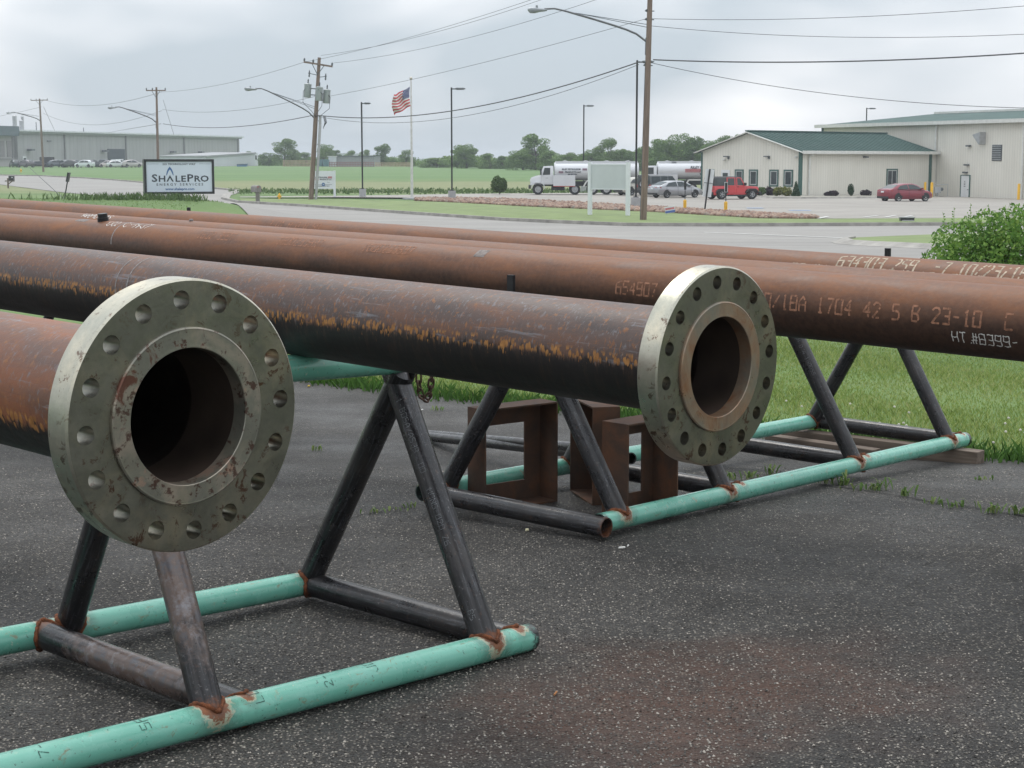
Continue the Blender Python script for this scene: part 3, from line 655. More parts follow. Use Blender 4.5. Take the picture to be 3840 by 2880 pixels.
DKT = M('ink_dark', (.03, .07, .06), .7)
RT = .0445
def perp(d, ref=(0, 0, 1)):
    d = Vector(d).normalized(); u = Vector(ref)-d*d.dot(Vector(ref)); u.normalize(); return u, d.cross(u)
def any_frame(a, b):
    a, b = Vector(a), Vector(b); d = (b-a).normalized(); up = Vector((0, 0, 1)) if abs(d.z) < .9 else Vector((0, 1, 0))
    up = (up-d*d.dot(up)).normalized(); sd = d.cross(up)
    if sd.y > 0: sd = -sd
    return (lambda s, th, r: a+d*s+(up*math.cos(th)+sd*math.sin(th))*r), (b-a).length
def weld_ring(t, a, b, c0, cd, r=RT, R2=RT, name='weld_bead', w=.0065):
    """lumpy bead where tube a->b meets the tube with axis c0, cd"""
    a, b, c0, cd = Vector(a), Vector(b), Vector(c0), Vector(cd).normalized(); d = (b-a).normalized(); u, v = perp(d, (0, 0, 1) if abs(d.z) < .9 else (1, 0, 0))
    pts = []; n = 40
    for k in range(n):
        ph = 2*pi*k/n; p = a+(u*math.cos(ph)+v*math.sin(ph))*(r+.002)
        w0 = p-c0; w0 = w0-cd*w0.dot(cd); dd = d-cd*d.dot(cd)
        A_ = dd.dot(dd); B_ = 2*w0.dot(dd); C_ = w0.dot(w0)-(R2+.002)**2; D_ = B_*B_-4*A_*C_
        s = (-B_+math.sqrt(D_))/(2*A_) if D_ > 0 and A_ > 1e-6 else -B_/(2*A_+1e-9)
        s = max(-.02, min(s, .17)); pts.append(p+d*s)
    rs = [w*random.uniform(.6, 1.6) for _ in pts]; mb = MB(); mb.tube(pts, rs, 8, closed=True); obj(name, mb, MRUSTW, t, smooth=60, world=True)
def rack(label, O, psi, w, tilt, L0, L1, frames, crosses, hr, top, posts=(), texts=()):
    """frames: (s front foot, s rear foot, s apex); crosses: (s, front extra); hr legs' meeting height; top: (s, z) pairs for the top rail axis"""
    u = Vector((math.cos(psi), math.sin(psi), 0)); v = Vector((-math.sin(psi), math.cos(psi), 0)); O = Vector(O)
    def pt(s, t_, z=0):
        p = O+u*s+v*t_; p.z += z+tilt[0]*(p.y-tilt[2])+tilt[1]*(p.x-tilt[3]); return p
    t = thing('pipe_rack', label, 'pipe rack', pt(0, w/2, -RT), group='welded pipe racks with teal rails')
    (sa, za), (sb, zb) = top; A_, B_ = pt(sa, w/2), pt(sb, w/2); A_.z = za; B_.z = zb
    td = (B_-A_)/(sb-sa); tp = lambda s: A_+td*(s-sa)
    # base rails
    for side in (0, w):
        st = [(pt(f[0] if side == 0 else f[1], side), .125, 0) for f in frames]+[(pt(c[0], side), .07, 0) for c in crosses]
        st += [(pt(L0[0 if side == 0 else 1], side), .075, 1), (pt(L1[0 if side == 0 else 1], side), .085, 1)]
        st = [(tuple(p+Vector((0, 0, RT*.6)) if c_ == 0 else p), r_, c_) for p, r_, c_ in st]
        fr, L = any_frame(pt(L0[0 if side == 0 else 1], side), pt(L1[0 if side == 0 else 1], side))
        ba = uvtube('base_rail', MT, t, fr, 0, L, RT, n=28, m=200, ri=.039, attr=st)
        if side == 0:
            for (s, txt, th, sz) in texts:
                mb = MB(); wrap_text(mb, txt, fr, RT, s-L0[0], th, sz, sz*.62, .0022, rot90=True, du=1, dashed=True); tag(obj('ink_lettering', mb, DKT, t, world=True, fix=False), kind='stuff')
    fr, L = any_frame(tp(L0[2]), tp(L1[2])); uvtube('top_rail', MT, t, fr, 0, L, RT, n=28, m=120, ri=.039, attr=[(tuple(tp(f[2])), .09, 0) for f in frames]+[(tuple(tp(L0[2])), .06, 1)])
    for f in frames:
        ap = pt(f[2], w/2, hr)
        for s, side in ((f[0], 0), (f[1], w)):
            a, b = pt(s, side), ap; e = b+(b-a).normalized()*.0
            b2 = b+(b-a).normalized()*.05
            fr, L = any_frame(a, b2); uvtube('leg', MK, t, fr, 0, L, RT, n=28, m=40, attr=[(tuple(a), .13, 0), (tuple(b), .06, 0)]+([(tuple((a+b)/2), .6, 2)] if len(f) > 3 and f[3] and side == 0 else []))
            weld_ring(t, a, b, pt(s, side), pt(s+1, side)-pt(s, side))
            if len(f) > 4 and side == 0:
                fr2 = fr; mb = MB(); wrap_text(mb, f[4], fr2, RT, L*.88, f[5], .019, .0125, .0014, du=-1, adv=1.5, dashed=True); tag(obj('stencil_marking', mb, ST_G, t, world=True, fix=False), kind='stuff')
    for s, e in crosses:
        a, b = pt(s, w-RT*.5), pt(s, -e); fr, L = any_frame(a, b)
        uvtube('cross_tube', MK, t, fr, 0, L, RT, n=28, m=40, ri=.039 if e > 0 else None, attr=[(tuple(a), .12, 0), (tuple(b), .10, 0)]+([(tuple((a+b)/2), .6, 2)] if -1.2 < s < -.8 else []))
        weld_ring(t, pt(s, w), pt(s, 0), pt(s, w), u); 
        if e <= 0: weld_ring(t, pt(s, 0), pt(s, w), pt(s, 0), u)
    for s in posts:
        p = tp(s); mb = MB(); mb.box((p.x, p.y, p.z+.125), (.016, .036, .21), psi); obj('stop_post', mb, BK, t, world=True)
    return t, pt, tp
tilt1 = (-.0247, -.0263, 5, 0)
r1, pt1, tp1 = rack('near pipe rack with teal rails, its capped rail end in the centre foreground', (-.0775, 5.1515, -1.5938+RT), .8137, 1.0652, tilt1, (-3.5, -3.5, -3.3), (.1972, .17, .12),
     [(0, .1403, .1104, 0, '1-B05A/A53B  OD   MONG-020 Z6            B5', 1.15), (-1.0885, -.8696, -.9528, 1), (-2.3, -2.2, -2.2), (-3.3, -3.25, -3.25)], [(.1747-.04, 0), (-.9692, 0), (-2.25, 0), (-3.4, 0)], .7999,
     ((-1.62, -.571-.0445), (.03, -.6305-.0445)), (), texts=[(-1.3, 'SPS36', .9, .03), (-.93, 'LOUREC', 1.0, .035), (-.68, '2-7158', 1.1, .028), (-.5, 'JOB 19', .9, .034), (-1.6, '7-495', 1.0, .028)])
tilt2 = (-.0101, -.0327, 5, 0)
r2, pt2, tp2 = rack('far pipe rack with teal rails on the right, its outer end raised on a timber', (.3398, 7.0583, -1.59+RT), .8732, .9986, tilt2, (.065, .0, .02), (3.7627, 3.80, 3.72),
     [(.2227, .1683, .2158), (1.0836, 1.12, 1.10), (2.3892, 2.40, 2.4101, 0, '  8800 5M DIA 1SO055', 1.2), (3.5426, 3.6638, 3.5945)], [(.02, .075), (1.2055, 0), (2.4893, 0), (3.70, 0)], .835,
     ((.42, -.699-.0445), (2.3, -.757)), (.06, 3.66))
# a third rack out on the left carries the far ends of the rear pipes
kd = kidmap(r2); 
d_ = d3*7.32; r3 = copy_tree(r2, kd); r3.location = r2.location+Vector((d_.x, d_.y, d3.z*7.32)); r3['label'] = 'distant pipe rack hidden behind the pipes, only a black stop post showing at upper left'
# ink letters on the near rack's rear rail
# chain hanging from the near rack's end
ch = thing('chain', 'short rusty chain hanging in a loop from the near rack below the pipe', 'chain', at(1590, 1400, 5.35))
MCH = M('chain_rust', (.075, .042, .03), .75, .3, var=.4, scale=60)
cpts = [at(x, y, 5.35+.0*k) for k, (x, y) in enumerate([(1570, 1405), (1570, 1432), (1573, 1462), (1582, 1490), (1597, 1500), (1610, 1480), (1615, 1452), (1618, 1424), (1618, 1400)])]
lk = MB(); A, B = .017, .0085
ringp = [Vector((B*math.cos(a), 0, (A-B)*(1 if math.sin(a) > 0 else -1)+B*math.sin(a))) for a in [2*pi*(k+.5)/16 for k in range(16)]]
lk.tube(ringp, .0034, 8, closed=True); proto = None
for k in range(len(cpts)-1):
    a, b = cpts[k], cpts[k+1]
    if proto is None: L_ = obj('chain_link', lk, MCH, ch, smooth=60); proto = L_
    else: L_ = proto.copy(); COL.objects.link(L_); L_.parent = ch
    d_ = (b-a).normalized(); m = d_.to_track_quat('Z', 'Y').to_matrix().to_4x4() @ Matrix.Rotation(R(25 if k % 2 else 105), 4, 'Z')
    L_.matrix_local = Matrix.Translation((a+b)/2-ch.location) @ m @ Matrix.Scale(max(1, (b-a).length/.026), 4)
# ------------------------------------------------------------------ rusty angle-iron frames standing inside the far rack
MFR = None
def m_frame():
    t = NT('rusty_plate'); v = t.coord(); n = t.noise(v, 5, 6, .65, .5); s = t.noise(t.coord(scale=(30, 30, 3)), 1, 4)
    c = t.ramp(n, [(.3, (.040, .027, .021)), (.5, (.075, .040, .025)), (.72, (.155, .062, .026))]); c = t.mix(t.mr(s, .5, .7, 0, .5), c, (.10, .044, .022))
    t.set(c, .68, .2); t.bump(t.noise(v, 70, 5), .3, .003); return t.m
MFR = m_frame()
def angle_frame(label, loc, rz, w, h, dep, lip=.10):
    t = thing('steel_frame', label, 'steel frame', loc, rz, 'rusty welded steel frames'); th = .008
    # plate with window at local y=0, perimeter plates towards -y
    for nm, c, d in (('face_plate', (0, 0, lip/2), (w, th, lip)), ('face_plate', (0, 0, h-lip/2), (w, th, lip)), ('face_plate', (-w/2+lip/2, .0003, h/2), (lip, th, h-2*lip)), ('face_plate', (w/2-lip/2, .0003, h/2), (lip, th, h-2*lip)),
                     ('side_plate', (-w/2+th/2, -dep/2-th/2, h/2), (th, dep, h)), ('side_plate', (w/2-th/2, -dep/2-th/2, h/2), (th, dep, h)),
                     ('top_plate', (0, -dep/2-th/2, h-th/2), (w-2*th-.001, dep, th)), ('bottom_plate', (0, -dep/2-th/2, th/2), (w-2*th-.001, dep, th))):
        mb = MB(); mb.box(c, d); obj(nm, mb, MFR, t)
    return t
gA = gp(2005, 1862); angle_frame('rusty open steel frame on the left, seen through its square window', Vector((-.034, 8.01, T(0, 8.01)+.002)), R(38), .45, .50, .13, .105)
angle_frame('rusty open steel frame nearest the flange with its wide side turned to us', Vector((.555, 7.78, T(0, 7.78)+.002)), R(44), .36, .455, .155, .085)
angle_frame('rusty open steel frame standing edge-on between the other two', Vector((.475, 8.17, T(0, 8.1)+.002)), R(-76), .40, .49, .13, .09)
# loose black tubes behind, one ending in an open mouth
LT = 'loose black tubes on the asphalt behind the racks'
a1, b1 = gp(1560, 1660), at(2368, 1722, 8.05)
for k, (da, lb, r_) in enumerate(((0, 'loose black tube on the asphalt, its open mouth beside the teal rail', .030), (.13, 'loose black tube lying just behind the other one in the shade of the pipe', .026))):
    A_ = gp(1585, 1652)+Vector((0, da, r_)); B_ = Vector((b1.x-(.12 if k else 0), b1.y+da*1.5+.02, b1.z+(.0 if not k else .01)))
    fr, L = any_frame(A_, B_); t = thing('loose_tube', lb, 'steel tube', A_, group=LT); uvtube('tube_body', MK, t, fr, 0, L, r_, n=24, m=30, ri=r_*.82, attr=[(tuple(A_), .01, 0)])
# timbers under the far end of rack 2
MW = None
def m_wood(name, a, b, sc=(2, 30, 30)):
    t = NT(name); v = t.coord(scale=sc); n = t.noise(v, 1.2, 6, .6, .5); c = t.ramp(n, [(.3, a), (.7, b)]); t.set(c, .85); t.bump(n, .4, .004); return t.m
MW = m_wood('weathered_timber', (.085, .062, .048), (.20, .155, .12))
e0, e1 = pt2(3.62, -.17), pt2(3.62, 1.25); zt = pt2(3.62, .5).z-RT
rzt = math.atan2(e1.y-e0.y, e1.x-e0.x)
def timber(label, a, b, w, h, ztop):
    a, b = Vector((a.x, a.y, ztop)), Vector((b.x, b.y, ztop)); L = (b-a).length; c = (a+b)/2
    t = obj('timber', MB().box((0, 0, -h/2), (L, w, h)), MW); t.location = c; t.rotation_euler = (0, 0, math.atan2(b.y-a.y, b.x-a.x))
    bv = t.modifiers.new('b', 'BEVEL'); bv.width = .004; bv.segments = 2
    return tag(t, label, 'timber', 'weathered timbers under the far rack')
timber('square weathered timber carrying the raised end of the far rack', e0, e1, .105, .09, zt-.003)
q0, q1 = pt2(3.44, .42), pt2(3.50, 1.22); 
timber('thinner pale timber lying against the carrying one behind the leg', q0, q1, .09, .038, float(T(q0.x, q0.y))+.062)
# litter
wt = M('litter_white', (.75, .74, .70), .8)
def litter(px, py, lab, cat, L, r_, rz, mat):
    g = gp(px, py); mb = MB(); mb.tube([(-L/2, 0, r_+.004), (L/2, 0, r_+.004)], r_, 8); o = obj('cigarette_butt' if cat == 'cigarette butt' else 'wood_chip', mb, mat); o.location = g; o.rotation_euler = (0, 0, rz); tag(o, lab, cat); return o
litter(2332, 2060, 'white cigarette butt on the asphalt right of the teal corner', 'cigarette butt', .028, .0042, .3, wt)
litter(2355, 2052, 'short torn cigarette butt just behind the longer one', 'cigarette butt', .012, .0035, 1.2, wt)
litter(1976, 1995, 'cream coloured scrap by the lower black cross tube', 'litter', .014, .006, .3, M('litter_cream', (.62, .58, .38), .8))
litter(2083, 2608, 'small orange brown bark chip on the open asphalt', 'wood chip', .030, .003, 1.3, M('chip', (.32, .14, .05), .9))
litter(1158, 1452, 'yellow leaf scrap on the asphalt behind the near flange', 'leaf', .02, .007, .5, M('leaf_yellow', (.55, .38, .05), .9))
litter(1582, 1540, 'white cigarette butt below the hanging chain', 'cigarette butt', .022, .004, .8, wt)
def grit(name, n, smin, smax, mat, y0, y1):
    """loose chippings lying on the yard: flattened little tetrahedra"""
    Y = y0+(y1-y0)*rng.random(n)**1.3; X = rng.uniform(-.36, .36, n)*Y; k = Y < 12.9-1.02*X; X, Y = X[k], Y[k]; n = len(X); s_ = rng.uniform(smin, smax, n); a = rng.uniform(0, 2*pi, n); Z = T(X, Y)+.001
    vs = np.stack([np.stack([X+s_*np.cos(a+o_)*f_, Y+s_*np.sin(a+o_), Z+s_*h_], 1) for o_, f_, h_ in ((0, 1.3, 0), (2.1, .9, .1), (4.2, 1.1, 0), (1., .1, .75))], 1).reshape(-1, 3); q_ = np.arange(n)*4
    fs = np.concatenate([np.stack([q_+a_, q_+b_, q_+c_], 1) for a_, b_, c_ in ((0, 1, 3), (1, 2, 3), (2, 0, 3))]); tag(npmesh(name, vs, fs, mat, tri=True), kind='stuff')
tg = NT('loose_chipping'); g_ = tg.new('ShaderNodeNewGeometry'); tg.set(tg.ramp(g_.outputs['Random Per Island'], [(0, (.03, .028, .026)), (.45, (.09, .084, .076)), (.75, (.17, .155, .135)), (1, (.34, .31, .27))]), .7)
grit('loose_grit', 70000, .0018, .0048, tg.m, 2.9, 9.5)
# ------------------------------------------------------------------ near grass, weeds, bush
def m_leaf(name, stops, sc=.8, tr=.25):
    t = NT(name); g = t.new('ShaderNodeNewGeometry'); v = t.coord(); n = t.noise(v, sc, 3)
    r_ = t.math('ADD', t.math('MULTIPLY', g.outputs['Random Per Island'], .6), t.math('MULTIPLY', n, .45))
    c = t.ramp(r_, stops); t.set(c, .7, spec=.25)
    tb = t.new('ShaderNodeBsdfTranslucent'); t.l(c, tb.inputs[0]); mxs = t.new('ShaderNodeMixShader'); mxs.inputs[0].default_value = tr
    t.l(t.b.outputs[0], mxs.inputs[1]); t.l(tb.outputs[0], mxs.inputs[2]); t.l(mxs.outputs[0], t.out.inputs[0]); return t.m
MGB = m_leaf('grass_blade', [(.12, (.12, .19, .042)), (.45, (.22, .30, .075)), (.8, (.36, .40, .15)), (1, (.50, .44, .25))], 1.1)
def blades(name, X, Y, h, wd, mat, lean=.5):
    n = len(X); Z = T(X, Y)-.028; a = rng.uniform(0, 2*pi, n); la = rng.uniform(0, 2*pi, n); le = rng.uniform(0, lean, n)*h
    bx, by = np.cos(a)*wd/2, np.sin(a)*wd/2; mx_, my_ = np.cos(la)*le, np.sin(la)*le
    vs = np.stack([np.stack([X-bx, Y-by, Z], 1), np.stack([X+bx, Y+by, Z], 1), np.stack([X+mx_*.35+bx*.7, Y+my_*.35+by*.7, Z+h*.55], 1), np.stack([X+mx_, Y+my_, Z+h*.95], 1)], 1).reshape(-1, 3)
    q_ = np.arange(n)*4; return tag(npmesh(name, vs, np.stack([q_, q_+1, q_+2, q_+3], 1), mat), kind='stuff')
n = 150000; X = rng.uniform(-3.5, 7.5, n*2); Y = rng.uniform(8, 25, n*2)
yf = 13.05-1.02*X+.05*np.sin(X*3.1); k = (Y > yf+.0) & (rng.random(n*2) < np.clip(1.4-(Y-yf)/16, .25, 1)); X, Y, yf = X[k], Y[k], yf[k]
edge = np.exp(-((Y-yf)/.5)**2); h = rng.uniform(.020, .046, len(X))*(1+edge*1.0)*(1+.35*np.sin(X*2.3+Y*1.1)); blades('grass_lawn', X, Y, h, rng.uniform(.004, .010, len(X)), MGB, .9)
n = 5000; X = rng.uniform(-2.5, 4.2, n); yf = 13.05-1.02*X; Y = yf+rng.normal(-.02, .16, n); blades('grass_edge', X, Y, rng.uniform(.05, .16, n), rng.uniform(.010, .022, n), m_leaf('edge_weed', [(.2, (.04, .10, .02)), (.8, (.09, .19, .035))]), .8)
# clover heads / dandelions: tiny flowers
mb = MB()
for _ in range(46):
    x = random.uniform(1.2, 4.2); y = 13.1-1.02*x+random.uniform(0, 2.2); z = float(T(x, y))+random.uniform(.06, .11)
    mb.lathe([(0, -.008), (.009, -.003), (.008, .005), (0, .009)], 6, (x, y, z))
tag(obj('clover_flowers', mb, M('clover_white', (.55, .52, .46), .9)), kind='stuff')
def weed(label, g, n, hh, spread, mat):
    t = thing('weed', label, 'weed', g, group='weeds growing in the asphalt cracks'); vs = []; fs = []
    for k in range(n):
        ax_ = random.uniform(0, 2*pi); H = hh*random.uniform(.4, 1); ox, oy = random.gauss(0, spread), random.gauss(0, spread*.3); ln = random.uniform(.2, .8)*H
        px_, py_ = -math.sin(ax_), math.cos(ax_); c, s = math.cos(ax_), math.sin(ax_); w = random.uniform(.004, .008)
        P = [(0, 0, 0, .35), (ln*.35, 0, H*.5, 1.), (ln*.8, 0, H*.85, .75), (ln*1.3, 0, H*.8, .05)]
        b = len(vs)
        for (d, _, z, wf) in P: vs += [(ox+c*d-px_*w*wf, oy+s*d-py_*w*wf, z), (ox+c*d+px_*w*wf, oy+s*d+py_*w*wf, z)]
        for q_ in range(3): fs.append((b+2*q_, b+2*q_+1, b+2*q_+3, b+2*q_+2))
    mb = MB(); mb.add(vs, fs); obj('leaves', mb, mat, t, fix=False); return t
MWD = m_leaf('weed_leaf', [(.1, (.07, .14, .03)), (.5, (.13, .22, .06)), (.8, (.22, .27, .10)), (1, (.30, .17, .10))], 6)
wl = [(3085, 1815, 10, .07, .03, 'just right of the teal rail'), (3172, 1820, 16, .09, .03, 'tall one at the start of the crack'), (3240, 1840, 14, .05, .05, 'low spreading clump in the crack'), (3305, 1838, 18, .085, .04, 'middle of the crack'),
      (3395, 1862, 14, .07, .03, 'pair of upright stalks further right'), (3500, 1890, 9, .05, .03, 'small tuft after a bare gap'), (3590, 1905, 16, .06, .06, 'wide clump near the right edge'), (3715, 1925, 12, .06, .03, 'second last clump at the right edge'),
      (3825, 1930, 14, .06, .04, 'last clump touching the right edge of the picture'), (2765, 1800, 12, .06, .04, 'inside the far rack left of the others'), (2825, 1792, 10, .05, .02, 'thin one inside the far rack'), (2895, 1782, 12, .08, .03, 'tallest one inside the far rack'),
      (3680, 1800, 10, .035, .03, 'pale sprout in front of the timber'), (1540, 1905, 9, .04, .02, 'beside the near rack leg'), (1395, 1925, 9, .035, .03, 'flat tuft between the near legs'), (1470, 1915, 8, .03, .04, 'very low tuft between the near legs'), (1188, 1690, 8, .05, .02, 'on bare asphalt behind the near flange'), (1640, 1540, 10, .05, .04, 'below the chain at the grass edge')]
for x, y, n_, h_, s_, lb in wl: weed('green weed, '+lb, gp(x, y), n_, h_, s_, MWD)
def leafcloud(cents, n, size, seed=0, flat=.0, aspect=1.0):
    """n leaf quads spread in the outer volume of ellipsoids (x,y,z,rx,ry,rz)"""
    g = np.random.default_rng(seed); C = np.array(cents); vol = C[:, 3]*C[:, 4]*C[:, 5]; id_ = g.choice(len(C), n, p=(vol**.67)/(vol**.67).sum())
    d = g.normal(size=(n, 3)); d /= np.linalg.norm(d, axis=1)[:, None]; r_ = g.random(n)**.33*.45+.58; r_ = np.where(g.random(n) < .12, g.uniform(.2, 1.12, n), r_)
    p = C[id_, :3]+d*C[id_, 3:6]*r_[:, None]
    nrm = d+g.normal(size=(n, 3))*.7; nrm /= np.linalg.norm(nrm, axis=1)[:, None]
    t_ = np.cross(nrm, g.normal(size=(n, 3))); t_ /= np.linalg.norm(t_, axis=1)[:, None]; b = np.cross(nrm, t_); s = size*g.uniform(.6, 1.4, n)[:, None]
    t_ = t_*s; b = b*s*aspect
    vs = np.stack([p-t_, p-b*.55, p+t_, p+b*.55], 1).reshape(-1, 3); q_ = np.arange(n)*4
    return vs, np.stack([q_, q_+1, q_+2, q_+3], 1)
# big bush at the right edge
MBU = m_leaf('bush_leaf', [(.12, (.06, .14, .028)), (.45, (.115, .23, .045)), (.75, (.21, .34, .07)), (1, (.34, .43, .11))], 1.6, .3)
bb = gp(3700, 1230); D = 19.0; bl = []
for px_, py_, rr in [(3560, 1000, .27), (3620, 915, .30), (3690, 990, .36), (3720, 872, .30), (3800, 950, .36), (3850, 862, .34), (3960, 868, .44), (3570, 1060, .30), (3740, 1060, .45), (3880, 1040, .45), (4080, 900, .5), (4230, 910, .6), (4380, 1000, .6)]:
    p = at(px_, py_, D+random.uniform(-.4, .5)); bl.append((p.x-.06, p.y, p.z+.02, rr*1.1, rr*1.2, rr*.8))
for k in range(7): bl.append((5.35+k*.45, D+random.uniform(-.3, .3), -1.5-.05*k, .5, .6, .6))
bt = thing('bush', 'large bright green leafy bush at the right edge behind the pipes', 'bush', (6, D, float(T(6, D))))
vs, fs = leafcloud(bl, 42000, .026, 5, aspect=.9); vs = vs-np.array(bt.location); npmesh('foliage', vs, fs, MBU, bt)
mb = MB()
for px_, py_ in [(3512, 880), (3525, 795), (3568, 776), (3590, 830), (3630, 762), (3697, 765), (3735, 800), (3775, 760), (3660, 812), (3810, 790), (3545, 850), (3470, 1010), (3500, 940), (3830, 800)]:
    e_ = at(px_+10, py_, D-.1); b = e_+Vector((random.uniform(-.02, .10), 0, -.42)); mb.tube([b, (b+e_)/2+Vector((.012, 0, 0)), e_], [.004, .003, .002], 5)
    for k in range(14):
        z = k/14; c = b.lerp(e_, z); a = random.uniform(0, 2*pi); L = .045*(1.15-z*.6); t_ = Vector((math.cos(a), math.sin(a)*.5, .5)).normalized(); s_ = t_.cross(Vector((0, 1, 0))).normalized()*L*.3
        mb.add([c, c+t_*L*.5+s_, c+t_*L, c+t_*L*.5-s_], [(0, 1, 2, 3)])
obj('twigs', mb, MBU, bt, world=True, fix=False)
mb = MB()
for k in range(9):
    x = 5+k*.42; mb.tube([(x, D, float(T(x, D))-.05), (x+random.uniform(-.15, .15), D+random.uniform(-.1, .1), -1.2)], [.025, .012], 7)
obj('stem', mb, M('bark_dark', (.07, .055, .04), .9), bt, world=True)
# ------------------------------------------------------------------ far materials
def stripe_wall(name, a, b, freq, ax=0, rough=.55):
    t = NT(name); v = t.coord(); s = t.new('ShaderNodeSeparateXYZ'); t.l(v, s.inputs[0])
    xy = t.math('ADD', s.outputs[0], s.outputs[1]); w = t.math('FRACT', t.math('MULTIPLY', xy, freq))
    rib = t.mr(t.math('ABSOLUTE', t.math('SUBTRACT', w, .5)), .0, .16, 1, 0); n = t.noise(t.coord(scale=(1, 1, .25)), .5, 5, .6)
    c = t.ramp(n, [(.3, a), (.7, b)]); c = t.mix(t.math('MULTIPLY', rib, .34), c, tuple(x*.66 for x in a))
    c = t.mix(t.mr(t.noise(t.coord(scale=(1, 1, .12)), 1.6, 5, .7), .55, .75, 0, .22), c, tuple(x*.62 for x in a))
    t.set(c, rough); t.bump(rib, .6, .04); return t.m
WCREAM = stripe_wall('cream_metal_siding', (.66, .635, .565), (.74, .715, .645), 3.1); WGREY = stripe_wall('grey_metal_siding', (.31, .31, .315), (.36, .36, .362), .5)
TRIMW = M('white_trim', (.62, .62, .59), .5, var=.1); TRIMG = M('green_trim', (.035, .10, .085), .5, var=.15); GROOF = M('green_metal_roof', (.038, .083, .074), .85, .0, var=.16, scale=.4)
GLASS = M('window_glass', (.035, .045, .05), .12, .0, var=.4, scale=1.5); FRW = M('window_frame_grey', (.42, .43, .43), .5); DOORW = M('door_white', (.68, .69, .70), .5, var=.05)
DKGREY = M('dark_grey_metal', (.10, .115, .125), .5, .2); ALU = M('galvanised', (.40, .41, .42), .45, .5, var=.15); YEL = M('safety_yellow', (.75, .42, .02), .5, var=.12, scale=6)
POLEW = m_wood('pole_wood', (.12, .088, .068), (.25, .185, .145), (9, 9, .6)); BLKP = M('black_pole_paint', (.022, .024, .026), .4, .2); CONC = M('base_concrete', (.36, .365, .37), .85, var=.12)
PAINTW = M('sign_white', (.66, .69, .71), .5, var=.05, scale=1); GRNW = M('board_pale', (.50, .535, .55), .5, var=.06, scale=.8)
# ------------------------------------------------------------------ office with green roof
uO = Vector((.757, .653, 0)); vO = Vector((-.653, .757, 0)); O0 = Vector((25.4, 146.7, -3.35)); aO = math.atan2(.653, .757)
LO, GO, EH, RH = 20.0, 11.9, 4.12, 5.80
off = thing('office_building', 'cream metal office building with low green roof and a row of narrow windows', 'building', O0, aO)
def t_of(px, o=O0, u=uO): X = (px-1920)/F; return (X*o.y-o.x)/(u.x-X*u.y)
mb = MB(); mb.add([(0, 0, -.6), (0, GO, -.6), (0, GO, EH), (0, GO/2, RH), (0, 0, EH)], [(0, 1, 2, 3, 4)]); mb.add([(.2, 0, -.6), (.2, GO, -.6), (.2, GO, EH), (.2, GO/2, RH), (.2, 0, EH)], [(4, 3, 2, 1, 0)])
mb.box((LO/2, .1, EH/2-.3), (LO, .2, EH+.6)); mb.box((LO/2, GO-.1, EH/2-.3), (LO, .2, EH+.6)); obj('wall', mb, WCREAM, off)
for sgn, nm in ((0, 'near'), (1, 'far')):
    ya, yb = (-.45, GO/2) if sgn == 0 else (GO+.45, GO/2); za = EH-.45*(RH-EH)/(GO/2)
    mb = MB(); mb.add([(-.35, ya, za+.08), (LO, ya, za+.08), (LO, yb, RH+.12), (-.35, yb, RH+.12), (-.35, ya, za), (LO, ya, za), (LO, yb, RH+.02), (-.35, yb, RH+.02)], [(0, 1, 2, 3), (4, 7, 6, 5), (0, 4, 5, 1), (0, 3, 7, 4)]); rf = obj('roof', mb, GROOF, off)
    if sgn == 0:
        sb = None
        for k in range(30):
            x = -.1+k*.67
            if x > LO: break
            m2 = MB(); m2.beam((0, ya, za+.10), (0, yb, RH+.14), .09, .07); 
            if sb is None: sb = obj('roof_seam', m2, GROOF, rf); sb.location.x = x
            else: c = sb.copy(); COL.objects.link(c); c.parent = rf; c.location.x = x
mb = MB(); mb.beam((-.4, GO/2, RH+.16), (LO, GO/2, RH+.16), .55, .12); obj('ridge_cap', mb, GROOF, off)
mb = MB(); mb.beam((-.42, -.5, EH-.12), (-.42, GO/2, RH+.03), .06, .24, (1, 0, 0)); mb.beam((-.42, GO+.5, EH-.12), (-.42, GO/2, RH+.03), .06, .24, (1, 0, 0)); obj('rake_trim', mb, TRIMW, off)
mb = MB(); mb.box((LO/2-.2, -.50, EH-.10), (LO+.3, .16, .28)); obj('gutter', mb, TRIMW, off)
mb = MB(); mb.box((-.015, -.015, EH/2-.3), (.36, .05, EH+.5)); mb.box((-.02, .12, EH/2-.3), (.05, .30, EH+.5)); obj('corner_trim', mb, TRIMG, off)
mb = MB(); mb.box((LO-.9, -.03, EH/2-.3), (.40, .05, EH+.5)); obj('corner_trim', mb, TRIMG, off)
mb = MB(); mb.box((-.02, GO-.12, EH/2-.3), (.05, .18, EH+.5)); obj('corner_trim', mb, TRIMG, off)
mb = MB(); mb.box((1.0, -.12, EH/2-.2), (.14, .12, EH)); mb.box((1.0, -.3, EH-.35), (.14, .4, .12)); obj('downspout', mb, TRIMW, off)
